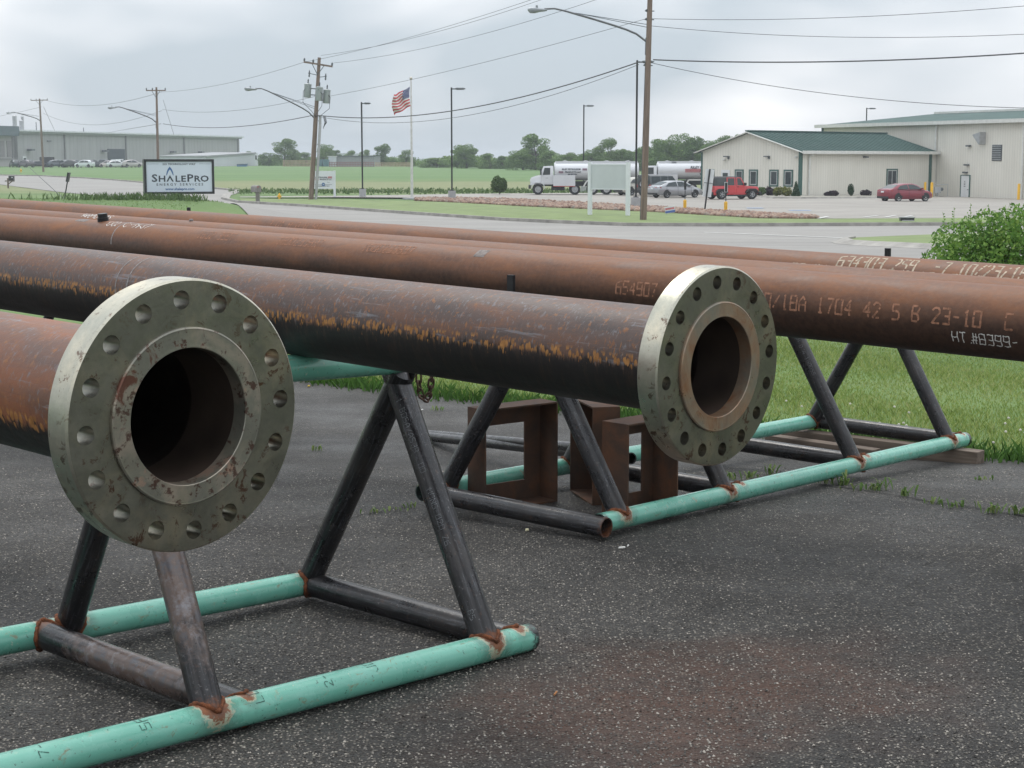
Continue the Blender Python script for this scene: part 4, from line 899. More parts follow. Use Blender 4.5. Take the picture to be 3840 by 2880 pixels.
def win(par, plane, c, w, z0, z1, split=False, name='window', fr=.10, glass=GLASS, trim=TRIMG):
    """plane 'x': wall at x=0 facing -x, c along y; plane 'y': wall at y=0 facing -y, c along x"""
    def B(mb, c_, d_): 
        (a, dpt, z) = c_; (w_, dd, h_) = d_
        mb.box((dpt, a, z) if plane == 'x' else (a, dpt, z), (dd, w_, h_) if plane == 'x' else (w_, dd, h_))
    h = z1-z0; zc = (z0+z1)/2; mb = MB()
    for a_, z_, w_, h_ in ((c-w/2, zc, .12, h+.24), (c+w/2, zc, .12, h+.24), (c, z0-.06, w-.12, .12), (c, z1+.06, w-.12, .12)): B(mb, (a_, -.035, z_), (w_, .07, h_))
    f = obj(name, mb, trim, par); mb = MB(); w2 = w-.14
    for a_, z_, w_, h_ in ((c-w2/2+.03, zc, .08, h), (c+w2/2-.03, zc, .08, h), (c, z0+.04, w2-.14, .08), (c, z1-.04, w2-.14, .08)): B(mb, (a_, -.03, z_), (w_, .05, h_))
    if split: B(mb, (c, -.03, zc), (.06, .05, h-.16))
    obj('window_frame', mb, FRW, f); mb = MB(); B(mb, (c, -.018, zc), (w2-.12, .02, h-.14)); obj('pane', mb, glass, f); return f
for y in (1.40, 3.05, 5.45, 7.15, 10.72): win(off, 'x', y, .92, 1.12, 2.38)
mb = MB(); mb.box((-.03, 8.82, 1.2), (.06, 1.05, 2.5)); dr = obj('door', mb, DOORW, off); mb = MB(); mb.box((-.07, 8.82, 1.7), (.02, .62, .95)); obj('pane', mb, GLASS, dr); mb = MB(); mb.box((-.085, 8.88, 1.62), (.01, .5, .10)); mb.box((-.085, 8.88, 1.42), (.01, .45, .12)); obj('door_sign', mb, TRIMW, dr)
win(off, 'y', t_of(3333), 1.55, 1.0, 2.42, True)
for y in (3.75, 8.55): mb = MB(); mb.box((-.25, y, EH-.45), (.5, .35, .10)); mb.box((-.06, y-.1, EH-.55), (.14, .16, .25)); obj('wall_lamp', mb, DKGREY, off)
mb = MB(); mb.box((t_of(3228), -.2, EH-.5), (.34, .4, .14)); obj('wall_lamp', mb, DKGREY, off)
mb = MB(); mb.lathe([(0, -.12), (.12, -.08), (.14, 0), (.08, .06)], 12, (-.15, .5, EH-.5)); obj('camera_dome', mb, TRIMW, off)
mb = MB(); mb.lathe([(0, -.12), (.12, -.08), (.14, 0), (.08, .06)], 12, (-.15, 8.95, EH-.72)); obj('camera_dome', mb, TRIMW, off)
# ------------------------------------------------------------------ warehouse
W0 = Vector((32.6, 176.1, -4.0)); aW = math.atan2(-.896, .444); uW = Vector((.444, -.896, 0)); LW, DW, EW, RW = 48., 30.4, 7.62, 8.88
wh = thing('warehouse', 'tall cream metal warehouse with green roof and one white door, at the right edge', 'building', W0, aW)
tW = lambda px: t_of(px, W0, uW)
mb = MB(); mb.box((LW/2, .1, EW/2-.3), (LW, .2, EW+.6)); mb.add([(0, .2, -.6), (0, DW, -.6), (0, DW, EW), (0, DW/2, RW), (0, .2, EW)], [(0, 1, 2, 3, 4)]); mb.add([(LW, .2, -.6), (LW, DW, -.6), (LW, DW, EW), (LW, DW/2, RW), (LW, .2, EW)], [(0, 1, 2, 3, 4)]); mb.box((LW/2, DW-.1, EW/2-.3), (LW-.5, .2, EW+.6)); obj('wall', mb, WCREAM, wh)
for ya, yb in ((-.5, DW/2), (DW+.5, DW/2)):
    mb = MB(); mb.add([(-.4, ya, EW-.02), (LW+.4, ya, EW-.02), (LW+.4, yb, RW+.1), (-.4, yb, RW+.1), (-.4, ya, EW-.12), (LW+.4, ya, EW-.12), (LW+.4, yb, RW), (-.4, yb, RW)], [(0, 1, 2, 3), (4, 7, 6, 5), (0, 4, 5, 1), (0, 3, 7, 4), (1, 5, 6, 2)]); obj('roof', mb, GROOF, wh)
mb = MB(); mb.box((LW/2, DW/2, RW+.2), (LW-.2, .7, .22)); obj('ridge_vent', mb, TRIMW, wh)
mb = MB(); mb.box((LW/2, -.58, EW-.12), (LW+.9, .18, .34)); obj('gutter', mb, TRIMW, wh)
mb = MB(); mb.beam((-.45, -.5, EW-.12), (-.45, DW/2, RW), .06, .26, (1, 0, 0)); obj('rake_trim', mb, TRIMW, wh)
mb = MB(); mb.box((.12, -.03, EW/2), (.30, .05, EW)); obj('corner_trim', mb, TRIMG, wh)
for px in (3497, 3822): mb = MB(); mb.box((tW(px), -.14, EW/2-.1), (.15, .13, EW-.2)); obj('downspout', mb, TRIMW, wh)
xd = tW(3609); mb = MB(); mb.box((xd, -.03, 1.29), (1.12, .08, 2.50)); dr = obj('door', mb, DOORW, wh)
for dxx in (-.60, .60): mb = MB(); mb.box((xd+dxx, -.045, 1.29), (.08, .12, 2.52)); obj('door_frame', mb, TRIMG, dr)
mb = MB(); mb.box((xd, -.045, 2.58), (1.28, .12, .07)); obj('door_frame', mb, TRIMG, dr)
mb = MB(); mb.box((xd+.42, -.1, 1.25), (.12, .1, .05)); obj('handle', mb, DKGREY, dr)
for k, (z, w_) in enumerate(((2.02, .16), (1.86, .22), (1.72, .20), (1.56, .24))): mb = MB(); mb.box((xd-.05, -.078, z), (w_, .006, .08)); obj('door_lettering', mb, M('letter_grey', (.22, .22, .23), .6), dr)
x = tW(3665); mb = MB(); mb.prism([(x-.55, 6.3), (x+.45, 6.55), (x+.45, 5.45), (x+.35, 5.4)], -.75, 0); obj('vent_hood', mb, ALU, wh)
x = tW(3722); mb = MB(); mb.box((x, -.03, 4.65), (1.25, .06, 1.45)); lv = obj('louver', mb, DKGREY, wh)
for k in range(7): mb = MB(); mb.box((x, -.09, 4.05+k*.2), (1.12, .08, .07)); obj('louver_slat', mb, ALU, lv)
for px, z in ((3620, 5.30), (3615, 3.55), (3611, 2.85)): mb = MB(); mb.box((tW(px), -.2, z), (.40, .35, .14)); obj('wall_lamp', mb, DKGREY, wh)
# ------------------------------------------------------------------ grey plant on the left horizon
L0_ = Vector((-128.6, 436, -1.75)); L1_ = Vector((-90.8, 558, -1.75)); uL = (L1_-L0_).normalized(); aL = math.atan2(uL.y, uL.x); LL = (L1_-L0_).length
gb = thing('factory_building', 'long grey metal factory hall on the left horizon with an open dark doorway', 'building', L0_, aL); tL = lambda px: t_of(px, L0_, uL); HG = 9.15
mb = MB(); mb.box((LL/2, .3+15, HG/2-.4), (LL, 30, HG+.8)); obj('wall', mb, WGREY, gb)
mb = MB(); mb.box((LL/2, 14.6, HG+.2), (LL+1.6, 31.5, .4)); obj('roof', mb, M('roof_pale', (.60, .62, .64), .4, .3), gb)
mb = MB(); mb.box((LL/2, -.3, HG-.25), (LL+1, .5, .45)); obj('gutter', mb, M('gutter_grey', (.33, .34, .345), .5), gb)
for px in (262, 489, 705, 905): mb = MB(); mb.box((tL(px), .1, HG/2), (.9 if px > 900 else .5, .3, HG)); obj('downspout', mb, M('downspout_dark', (.19, .19, .19), .6), gb)
xa_, xb_ = tL(421), tL(483); mb = MB(); mb.box(((xa_+xb_)/2, .2, 2.4), (xb_-xa_, .25, 5.0)); obj('doorway', mb, M('doorway_dark', (.030, .045, .055), .6), gb)
for px, z in ((127, 4.4), (404, 4.3), (656, 4.2), (760, 4.2)): mb = MB(); mb.box((tL(px), -.6, z), (1.6, 1.4, .5)); obj('wall_lamp', mb, DKGREY, gb)
mb = MB(); mb.box((tL(204), .1, 6.8), (1.8, .3, .25)); obj('wall_vent', mb, DKGREY, gb)
mb = MB(); mb.box((tL(109), .1, 1.4), (1.6, .3, 2.5)); dd_ = obj('door', mb, DOORW, gb); mb = MB(); mb.box((tL(109), -.08, 1.8), (1.0, .1, 1.0)); obj('pane', mb, GLASS, dd_)
for px, h_, r_ in ((108, 3.9, .55), (132, 2.7, .5), (137, 3.8, .35)):
    mb = MB(); mb.lathe([(r_, HG), (r_, HG+h_), (r_*1.4, HG+h_+.05), (.05, HG+h_+.6)], 12, (tL(px), 2.5, 0)); obj('chimney', mb, ALU, gb)
for px, h_ in ((181, 2.6), (355, 1.6), (93, 1.4)): mb = MB(); mb.tube([(tL(px), 2, HG), (tL(px), 2, HG+h_)], .12, 6); obj('roof_mast', mb, DKGREY, gb)
# office wing at the left end of the plant
wing = thing('factory_office_wing', 'factory office wing with a dark slate fascia and two tall windows at the left edge', 'building', L0_+Vector((0, -3.5, 0)), aL)
mb = MB(); mb.box((-15, 4, 3.6), (29.5, 7, 8.6)); obj('wall', mb, M('pale_render', (.36, .35, .345), .8, var=.08, scale=.1), wing)
mb = MB(); mb.box((-14.8, 3.6, 9.15), (31.5, 9, 2.45)); obj('fascia', mb, M('fascia_slate', (.085, .12, .135), .6), wing)
tw = lambda px: t_of(px, L0_+Vector((0, -3.5, 0)), uL)
for px in (32, 59):
    mb = MB(); mb.box((tw(px), .45, 4.6), (2.1, .2, 4.1)); obj('window', mb, M('window_slat', (.20, .185, .19), .4), wing)
mb = MB(); mb.box((-3.5, .4, 2.0), (9, .3, .35)); obj('sill_band', mb, M('sill_grey', (.24, .23, .23), .7), wing)
mb = MB(); mb.box((-.3, .42, 4), (.5, .3, 7.5)); obj('downspout', mb, _mc['downspout_dark'], wing)
# white annex
A0 = at(771, 622, 425); A0.z = -1.7; A1 = at(957, 622, 470); uA = (Vector((A1.x, A1.y, 0))-Vector((A0.x, A0.y, 0))).normalized(); LA = (Vector((A1.x-A0.x, A1.y-A0.y, 0))).length
an = thing('white_annex', 'low white annex with sloping roofline at the right end of the factory', 'building', A0, math.atan2(uA.y, uA.x))
mb = MB(); mb.prism([(0, -1), (LA, -1), (LA, 3.45), (0, 2.4)], 0, 12); obj('wall', mb, M('annex_white', (.55, .57, .61), .6, var=.04, scale=.1), an)
mb = MB(); mb.prism([(-.2, 2.4), (LA, 3.45), (LA, 3.85), (-.2, 2.8)], -.4, 12.4); obj('roof', mb, M('annex_roof', (.27, .28, .29), .6), an)
mb = MB(); mb.box((LA+1.5, 3, 1.2), (3, 6, 4.8)); obj('end_bay', mb, M('annex_bay', (.60, .62, .65), .6), an); mb = MB(); mb.box((LA+.8, -.06, 2.4), (1.3, .1, 1.2)); obj('window', mb, GLASS, an)
# construction shed and framing on the horizon
def boxat(name, label, cat, px0, px1, y0, y1, D, dep, mat, group=None, ry=0):
    a, b = at(px0, y1, D), at(px1, y1, D); top = at(px0, y0, D).z; z0 = min(a.z, float(T(a.x, D)))
    t = thing(name, label, cat, Vector(((a.x+b.x)/2, D, z0)), ry, group); w_ = b.x-a.x; h_ = top-z0; return t, w_, h_
t, w_, h_ = boxat('grey_shed', 'flat grey shed beyond the field behind the light pole', 'shed', 1262, 1404, 584, 625, 432, 20, None)
mb = MB(); mb.box((0, 10, h_/2-.2), (w_, 20, h_)); obj('wall', mb, M('shed_grey', (.26, .27, .275), .7), t); mb = MB(); mb.box((0, 10, h_-.1), (w_+.5, 20.6, .2)); obj('roof', mb, DKGREY, t)
t, w_, h_ = boxat('white_shed', 'small white wall end beside the grey shed beyond the field', 'shed', 1232, 1261, 585, 625, 431, 6, None)
mb = MB(); mb.box((0, 4, h_/2-.2), (w_, 8, h_)); obj('wall', mb, _mc['annex_white'], t); mb = MB(); mb.box((0, 4, h_-.1), (w_+.4, 8.4, .2)); obj('roof', mb, TRIMW, t)
for k, (a_, b_) in enumerate(((1189, 1207), (1210, 1230))):
    t, w_, h_ = boxat('shipping_container', ['left', 'right'][k]+' one of two teal containers beyond the field right of the leaning pole', 'container', a_, b_, 598, 624, 428, 3, None, 'teal containers beyond the field')
    mb = MB(); mb.box((0, 1.5, h_/2), (w_, 3, h_)); obj('body', mb, M('container_teal', (.10, .21, .23), .6, var=.2, scale=1), t)
    for q_ in range(5): mb = MB(); mb.box((-w_/2+w_*(q_+.5)/5, -.03, h_/2), (.06, .06, h_*.92)); obj('rib', mb, M('container_rib', (.06, .14, .155), .6), t)
MWY = M('new_lumber', (.42, .33, .22), .8, var=.2, scale=.5); MWR = M('red_fence_paint', (.24, .13, .12), .8, var=.2)
for lab, px0, px1, y0, y1, D, nn, mat in (('raw lumber wall framing standing left of the teal containers', 1060, 1171, 601, 623, 426, 22, MWY), ('reddish picket framing in front of the grey shed', 1233, 1404, 607, 627, 420, 28, MWR), ('raw lumber wall framing standing right of the grey shed', 1406, 1540, 609, 629, 418, 26, MWY)):
    t, w_, h_ = boxat('timber_framing', lab, 'framing', px0, px1, y0, y1, D, 2, None, 'framing on the building site')
    for q_ in range(nn): mb = MB(); mb.box((-w_/2+w_*(q_+.5)/nn, 0, h_/2), (.16, .12, h_*random.uniform(.9, 1.02))); obj('stud', mb, mat, t)
    for z in (.1, h_*.55, h_-.1): mb = MB(); mb.box((0, .12, z), (w_, .1, .14)); obj('rail', mb, mat, t)
t, w_, h_ = boxat('dumpster', 'blue dumpster in front of the white annex', 'dumpster', 890, 928, 614, 626, 415, 2, None); mb = MB(); mb.prism([(-w_/2, .1), (w_/2*.85, .1), (w_/2, h_), (-w_/2*1.0, h_*.9)], -.8, .8); obj('body', mb, M('dumpster_blue', (.05, .14, .28), .6), t); mb = MB(); mb.box((0, -.85, h_*.8), (w_*.95, .06, .12)); obj('rim', mb, DKGREY, t)
# ------------------------------------------------------------------ utility poles
def crossarm(t, z, L, ang, tilt=0., bx=0.):
    c, s = math.cos(ang), math.sin(ang); a = Vector((bx-c*L/2, -s*L/2, z+tilt*L/2)); b = Vector((bx+c*L/2, s*L/2, z-tilt*L/2)); o_ = Vector((s, -c, 0))*.2
    mb = MB(); mb.beam(a+o_, b+o_, .11, .14); obj('crossarm', mb, POLEW, t)
    for k in (-1, 1): mb = MB(); mb.beam(Vector((bx, 0, z-.85))+o_, Vector((bx, 0, z))+(b-a)*.22*k+o_, .04, .05); obj('arm_brace', mb, DKGREY, t)
    out = []
    for f in (-.97, -.35, .97):
        p = Vector((bx, 0, z))+(b-a)/2*f+o_; mb = MB(); mb.lathe([(.03, .05), (.06, .1), (.10, .14), (.06, .2), (.09, .24), (.03, .32)], 8, p); obj('insulator', mb, DKGREY, t); out.append(p+Vector((0, 0, .3)))
    return out
def lamp_arm(t, z, dx_, dz, ang, bx=0., r=.055):
    c, s = math.cos(ang), math.sin(ang); pts = []
    for k in range(11):
        f = k/10; pts.append(Vector((bx-.12-c*dx_*f, -s*dx_*f, z+dz*(min(1, f*1.12)-.10*max(0, f-.78)**1.5*3+.03*math.sin(pi*f))-(.30*(1-f)**14))))
    mb = MB(); mb.tube(pts, [r*1.0]*8+[r*.85]*3, 8); mb.beam(Vector((bx-.14, 0, z-1.0)), Vector((bx-.14, 0, z-.1)), .08, .08); a_ = obj('lamp_arm', mb, M('arm_steel', (.13, .135, .14), .5, .4), t, smooth=50)
    mb = MB(); mb.tube([pts[7]+Vector((0, 0, .05)), Vector((bx-.1, 0, z+.45))], .018, 5); mb.tube([pts[7]+Vector((0, .05, .05)), Vector((bx-.1, .05, z+.6))], .018, 5); obj('arm_stay', mb, DKGREY, t)
    e_ = pts[-1]; d = (pts[-1]-pts[-2]); d.z = .0; d.normalize(); nrm = Vector((-d.y, d.x, 0)); rings = []
    for f, w_, h_ in ((-.15, .06, .05), (.0, .09, .08), (.25, .15, .11), (.5, .19, .17), (.75, .15, .17), (.88, .04, .06)):
        rings.append([e_+d*f+nrm*w_*math.cos(2*pi*k/10)+Vector((0, 0, -.04+h_*math.sin(2*pi*k/10)*(1.2 if math.sin(2*pi*k/10) < 0 else .7))) for k in range(10)])
    mb = MB(); mb.loft(rings); mb.lathe([(.06, .05), (.06, .18), (0, .19)], 8, e_+d*.4); obj('lamp_head', mb, M('lamp_grey', (.30, .32, .34), .4, .3), t, smooth=50)
def utility_pole(label, base, H, lean, rb=.17, rt=.11):
    t = thing('utility_pole', label, 'utility pole', base, group='wooden utility poles along the road', rot=(0, lean, 0))
    mb = MB(); mb.tube([(0, 0, -.4), (0, 0, H*.3), (0, 0, H*.7), (0, 0, H)], [rb, rb*.9+rt*.1, rb*.4+rt*.6, rt], 16); obj('pole', mb, POLEW, t, smooth=50); return t
b1 = gp(2412, 831); P1 = utility_pole('closest wooden utility pole, right of centre, running out of the top of the picture', b1, 14.2, .020, .185, .12)
ins1 = crossarm(P1, 13.6, 2.6, R(-25)); lamp_arm(P1, 9.85, 5.5, 1.3, R(4))
mb = MB(); mb.tube([(-.17, -.06, .1), (-.15, -.05, 8.2)], .022, 6); obj('ground_wire_guard', mb, DKGREY, P1)
for z in (11.1, 10.65, 8.4, 8.25): mb = MB(); mb.lathe([(.02, 0), (.07, .03), (.07, .12), (.02, .15)], 8, (-.15, 0, z)); mb.beam((-.25, 0, z+.05), (.25, 0, z+.05), .05, .05); obj('bracket', mb, DKGREY, P1)
b2 = gp(1166, 752); H2 = (at(1200, 216, b2.y)-b2).length; P2 = utility_pole('leaning wooden utility pole carrying three grey transformers', b2, H2, .075, .21, .13)
ins2 = crossarm(P2, H2-.55, 2.45, R(-12), .09); lamp_arm(P2, 7.0, 4.9, 1.75, R(3))
for k, (x, y, z) in enumerate(((-.78, -.1, 8.3), (.22, -.55, 8.1), (.80, -.15, 7.95))):
    mb = MB(); mb.lathe([(0, 0), (.27, .0), (.29, .05), (.29, 1.0), (.31, 1.02), (.31, 1.08), (.15, 1.16), (0, 1.17)], 16, (x, y, z)); tr = obj('transformer', mb, M('transformer_grey', (.30, .335, .34), .45, .1, var=.1), P2, smooth=40)
    mb = MB(); mb.lathe([(.03, 1.1), (.07, 1.2), (.04, 1.28), (.07, 1.34), (.03, 1.5)], 8, (x, y, z)); obj('bushing', mb, DKGREY, tr)
    mb = MB(); mb.beam((0, 0, z+.75), (x, y, z+.75), .06, .08); mb.beam((0, 0, z+.25), (x, y, z+.25), .06, .08); obj('hanger', mb, DKGREY, tr)
    mb = MB(); s_ = -1 if x < 0 else 1; mb.tube([(x-.05*s_, y-.28, z+.9), (x+.32*s_, y-.2, z+.5), (x+.3*s_, y-.2, z-.4), (x*.4, y-.1, z-1.1), (0, -.2, z-1.5+.2*k)], .02, 5); obj('cable_loop', mb, BLKP, tr)
for x, z in ((-.72, 10.15), (.62, 10.0)): mb = MB(); mb.lathe([(.03, 0), (.08, .1), (.05, .2), (.08, .3), (.05, .45), (.03, .55)], 8, (x, -.1, z-.2)); mb.beam((0, 0, z), (x, -.1, z+.1), .05, .05); obj('fuse_cutout', mb, DKGREY, P2)
mb = MB(); mb.tube([(.42, -.12, .1), (.40, -.12, 6.2), (.36, -.10, 6.9)], .11, 10); mb.beam((0, 0, 6.5), (.4, -.12, 6.5), .05, .07); mb.beam((0, 0, 4.6), (.4, -.12, 4.6), .05, .07); mb.beam((0, 0, 1.9), (.4, -.12, 1.9), .05, .07); obj('conduit', mb, ALU, P2, smooth=50)
for k in range(4): mb = MB(); mb.tube([(.38, -.12, 6.9), (.62+.06*k, -.2, 6.95), (.78+.05*k, -.2, 6.4), (.70, -.2, 5.9+.05*k)], .022, 5); obj('cable_loop', mb, BLKP, P2)
b3 = Vector(((604-1920)/F*205, 205, float(T(-43, 205)))); H3 = at(609, 327, 205).z-b3.z; P3 = utility_pole('wooden utility pole rising behind the white business sign', b3, H3, .006, .17, .12); ins3 = crossarm(P3, H3-.4, 2.5, R(-10)); lamp_arm(P3, H3-3.55-.4, 4.9, 1.55, R(5), r=.07)
b4 = gp(163, 644); H4 = at(158, 370, b4.y).z-b4.z; P4 = utility_pole('wooden utility pole farthest left, in front of the factory', b4, H4, -.016, .22, .15); ins4 = crossarm(P4, H4-.3, 3.4, R(-8)); lamp_arm(P4, H4-3.9, 5.4, 1.4, R(5), r=.09)
WM = M('overhead_cable', (.045, .048, .052), .6)
def wire(label, a, b, sag, r):
    a, b = Vector(a), Vector(b); mb = MB(); n = 40; mb.tube([a.lerp(b, k/n)-Vector((0, 0, sag*4*(k/n)*(1-k/n))) for k in range(n+1)], r, 5, cap=False)
    return tag(obj('overhead_wire', mb, WM, smooth=60), label, 'wire', 'overhead wires between the utility poles')
Y1, Y2, Y3, Y4 = b1.y, b2.y, 205, b4.y
def wsag(label, A, B, mid, r):
    """A, B = (px, py, D); mid = photo y the wire passes at half span"""
    a, b = at(*A), at(*B); m = (a+b)/2; pxm = 1920+F*m.x/(m.y*math.cos(PITCH)-m.z*math.sin(PITCH)); q_ = at(pxm, mid, m.y); wire(label, a, b, m.z-q_.z, r)
wsag('leftmost thin top wire from the leaning pole to the top edge', (1146, 232, Y2), (2330, -120, Y1), 118, .013)
wsag('second thin top wire from the leaning pole to the top edge', (1204, 208, Y2), (2430, -150, Y1), 106, .013)
wsag('third top wire from the right crossarm tip of the leaning pole', (1251, 236, Y2), (2500, -95, Y1), 145, .013)
wsag('thin wire from the leaning pole to the bracket above the closest lamp', (1228, 362, Y2), (2424, 70, Y1), 262, .013)
wsag('thick black bundled cable from the leaning pole to the closest pole', (1188, 432, Y2), (2398, 232, Y1), 420, .034)
wsag('thin cable below the thick one from the leaning pole to the closest pole', (1190, 436, Y2), (2396, 242, Y1), 446, .015)
wsag('upper one of two thin wires leaving the closest pole to the right', (2442, 70, Y1), (4600, -60, 70), 55, .013)
wsag('thin sagging wire below the upper one right of the closest pole', (2442, 97, Y1), (4700, 60, 70), 140, .013)
wsag('thick bundled cable leaving the closest pole to the right', (2450, 224, Y1), (4700, 120, 70), 222, .034)
wsag('lowest wire right of the closest pole dipping over the warehouse roof', (2440, 235, Y1), (5200, 330, 75), 400, .015)
for k, (l_, A, B, m_) in enumerate((('upper', (607, 345, Y3), (1150, 230, Y2), 318), ('lower', (609, 410, Y3), (1180, 362, Y2), 418))): wsag(l_+' thin wire between the pole behind the sign and the leaning pole', A, B, m_, .016)
wsag('thick cable between the pole behind the sign and the leaning pole', (612, 464, Y3), (1175, 432, Y2), 478, .032)
wsag('highest wire between the two farthest poles', (160, 372, Y4), (608, 344, Y3), 396, .022); wsag('middle wire between the two farthest poles', (162, 424, Y4), (606, 415, Y3), 468, .022); wsag('lowest cable from the pole behind the sign dropping to the factory roof', (603, 464, Y3), (405, 498, 430), 486, .03)
wsag('wire running left out of the picture from the farthest pole', (158, 400, Y4), (-300, 470, 380), 450, .022)
gA_, gB_ = at(612, 375, Y3), at(652, 505, 215); wire('steel guy wire slanting down from the pole behind the sign', gA_, gB_, 0, .02); wire('steel guy wire slanting down from the farthest pole', at(163, 400, Y4), at(205, 490, 330), 0, .03)
wire('dark guy cable slanting over the road at the left down to the verge', at(112, 630, 150), at(255, 760, 95), .0, .022)
# ------------------------------------------------------------------ parking lot lights and flagpole
def lot_light(label, px, ybase, ytop, D=None, hd=1, bw=.6, grp='black parking lot lights'):
    b = gp(px, ybase) if D is None else Vector(((px-1920)/F*D, D, float(T((px-1920)/F*D, D)))); H = at(px, ytop, b.y).z-b.z
    t = thing('lot_light', label, 'lot light', b, group=grp); hb = .78
    mb = MB(); mb.box((0, 0, hb/2-.1), (bw, bw, hb+.2)); obj('concrete_base', mb, CONC, t)
    mb = MB(); mb.box((0, 0, hb+.03), (.34, .34, .06)); mb.box((0, 0, (H+hb)/2), (.13, .13, H-hb)); obj('pole', mb, BLKP, t)
    mb = MB(); mb.box((hd*.25, 0, H-.12), (.4, .09, .09)); mb.loft([[(hd*(.3+f*.85), w_*math.cos(a), H-.1+h_*math.sin(a)) for a in [2*pi*k/10 for k in range(10)]] for f, w_, h_ in ((0, .05, .04), (.15, .16, .10), (.8, .20, .09), (1, .08, .03))]); obj('lamp_head', mb, DKGREY, t, smooth=50); return t
lot_light('black lot light left of the flagpole on a grey concrete base', 1360, 742, 383, bw=.55, hd=.7)
lot_light('black lot light right of the flagpole on a grey concrete base', 1695, 751, 328, bw=.60)
lot_light('black lot light rising behind the first tanker truck', 2186, 735, 393, D=172, hd=.9)
lot_light('tallest black lot light, its base showing just left of the closest utility pole', 2384, 783, 226, bw=.66, hd=1)
lot_light('black lot light sticking up behind the green warehouse roof', 3233, 735, 404, D=212, hd=1)
fb = gp(1545, 747); Hf = at(1545, 300, fb.y).z-fb.z
fp = thing('flagpole', 'white flagpole with a gold ball flying a flag in the middle of the lawn', 'flagpole', fb); mb = MB(); mb.tube([(0, 0, 0), (0, 0, Hf)], [.12, .06], 12); obj('pole', mb, M('pole_white', (.62, .61, .60), .4, .2), fp, smooth=50)
mb = MB(); mb.lathe([(0, 0), (.1, .05), (.14, .14), (.1, .23), (0, .28)], 12, (0, 0, Hf)); obj('ball', mb, M('ball_gold', (.55, .52, .45), .3, .6), fp, smooth=60)
mb = MB(); mb.lathe([(0, 0), (.8, 0), (.8, .12), (0, .14)], 20, (0, 0, -.02)); obj('base_pad', mb, CONC, fp)
fl = thing('flag', 'striped flag with a starred blue canton waving from the white flagpole', 'flag', fb+Vector((0, 0, Hf-.55)))
LX, HZ, NX, NZ = 1.75, 1.75, 26, 26
def cloth(u, v):  # u 0 pole..1 fly, v 0 top..1 bottom
    x = -.1-u*1.42-.06*math.sin(v*4); z = -v*HZ*(.93-.08*u)-.95*u**1.15-.10*math.sin(u*9+v*3)*u-.25*u*(v > .9)*0; z += .55*max(0, u-.55)*(1-v)*1.4
    y = .20*math.sin(u*11+v*4.5)*(.3+u)+.08*math.sin(v*12+u*3)*u; return (x+.10*math.sin(v*5+u*8)*u, y, z)
RED, BLU, WHT = M('flag_red', (.50, .045, .06), .8), M('flag_blue', (.035, .055, .19), .8), M('flag_white', (.70, .68, .66), .8)
for k in range(13):
    i0 = 10 if k < 7 else 0; m_ = NX-i0+1
    mb = MB(); vs = [cloth((i0+i)/NX, (k+j)/13) for j in (0, .5, 1) for i in range(m_)]; mb.add(vs, [(j*m_+i, j*m_+i+1, (j+1)*m_+i+1, (j+1)*m_+i) for j in range(2) for i in range(m_-1)]); obj('stripe', mb, RED if k % 2 == 0 else WHT, fl, fix=False)
mb = MB(); N_ = 10; vs = [cloth(i/NX, j/13) for j in range(8) for i in range(N_+1)]; mb.add(vs, [(j*(N_+1)+i, j*(N_+1)+i+1, (j+1)*(N_+1)+i+1, (j+1)*(N_+1)+i) for j in range(7) for i in range(N_)]); obj('canton', mb, BLU, fl, fix=False)
mb = MB()
for r_ in range(9):
    for c in range(6 if r_ % 2 == 0 else 5):
        u = (c+.5+(.5 if r_ % 2 else 0))/6*(N_/NX); v = (r_+.7)/9.4*(7/13); x, y, z = cloth(u, v)
        pts = [(x+(.035 if q_ % 2 == 0 else .015)*math.sin(q_*pi/5), y-.02, z+(.035 if q_ % 2 == 0 else .015)*math.cos(q_*pi/5)) for q_ in range(10)]; mb.add(pts, [tuple(range(10))])
tag(obj('stars', mb, WHT, fl, fix=False), kind='stuff')
# ------------------------------------------------------------------ signs
INK = M('letter_dark', (.035, .045, .06), .6); BLUI = M('letter_blue', (.05, .13, .30), .6); REDI = M('letter_red', (.42, .07, .08), .6)
def sign_frame(px0, px1, D, rz):
    a = at(px0, 600, D); b = at(px1, 600, D); return a, b
D = 95; a = at(533, 700, D); b = at(782, 700, D); Wd = (b.x-a.x)/math.cos(R(20))*.985; ht = at(600, 597, D).z; hb_ = at(600, 728, D).z; hc = (ht+hb_)/2; hh = ht-hb_
sg = thing('business_sign', 'white framed business sign on a single black post, left of the flagpole', 'sign', Vector(((a.x+b.x)/2+.15, D+.3, hb_)), R(20)); bt_ = .13
mb = MB()
for c, d in (((0, 0, bt_/2), (Wd, .55, bt_)), ((0, 0, hh-bt_/2), (Wd, .55, bt_)), ((-Wd/2+bt_/2, 0, hh/2), (bt_, .55, hh-2*bt_)), ((Wd/2-bt_/2, 0, hh/2), (bt_, .55, hh-2*bt_)), ((0, .2, hh/2), (Wd-2*bt_, .12, hh-2*bt_))): mb.box(c, d)
obj('frame', mb, BLKP, sg)
mb = MB(); mb.box((0, -.18, hh/2), (Wd-2*bt_, .08, hh-2*bt_)); obj('face', mb, M('sign_face', (.60, .66, .74), .35, var=.03, scale=.5), sg)
mb = MB(); mb.box((0, 0, -.55), (.32, .32, 1.2)); obj('post', mb, BLKP, sg)
k = Wd/3.85; yy = -.225
text_part('lettering', '225 TECHNOLOGY WAY', .145*k, INK, sg, (0, yy, hh*.835), bold=.004, sx=1.12)
for s_ in (-1, 1): mb = MB(); mb.box((s_*1.42*k, yy, hh*.865), (.62*k, .004, .012)); obj('rule_line', mb, INK, sg)
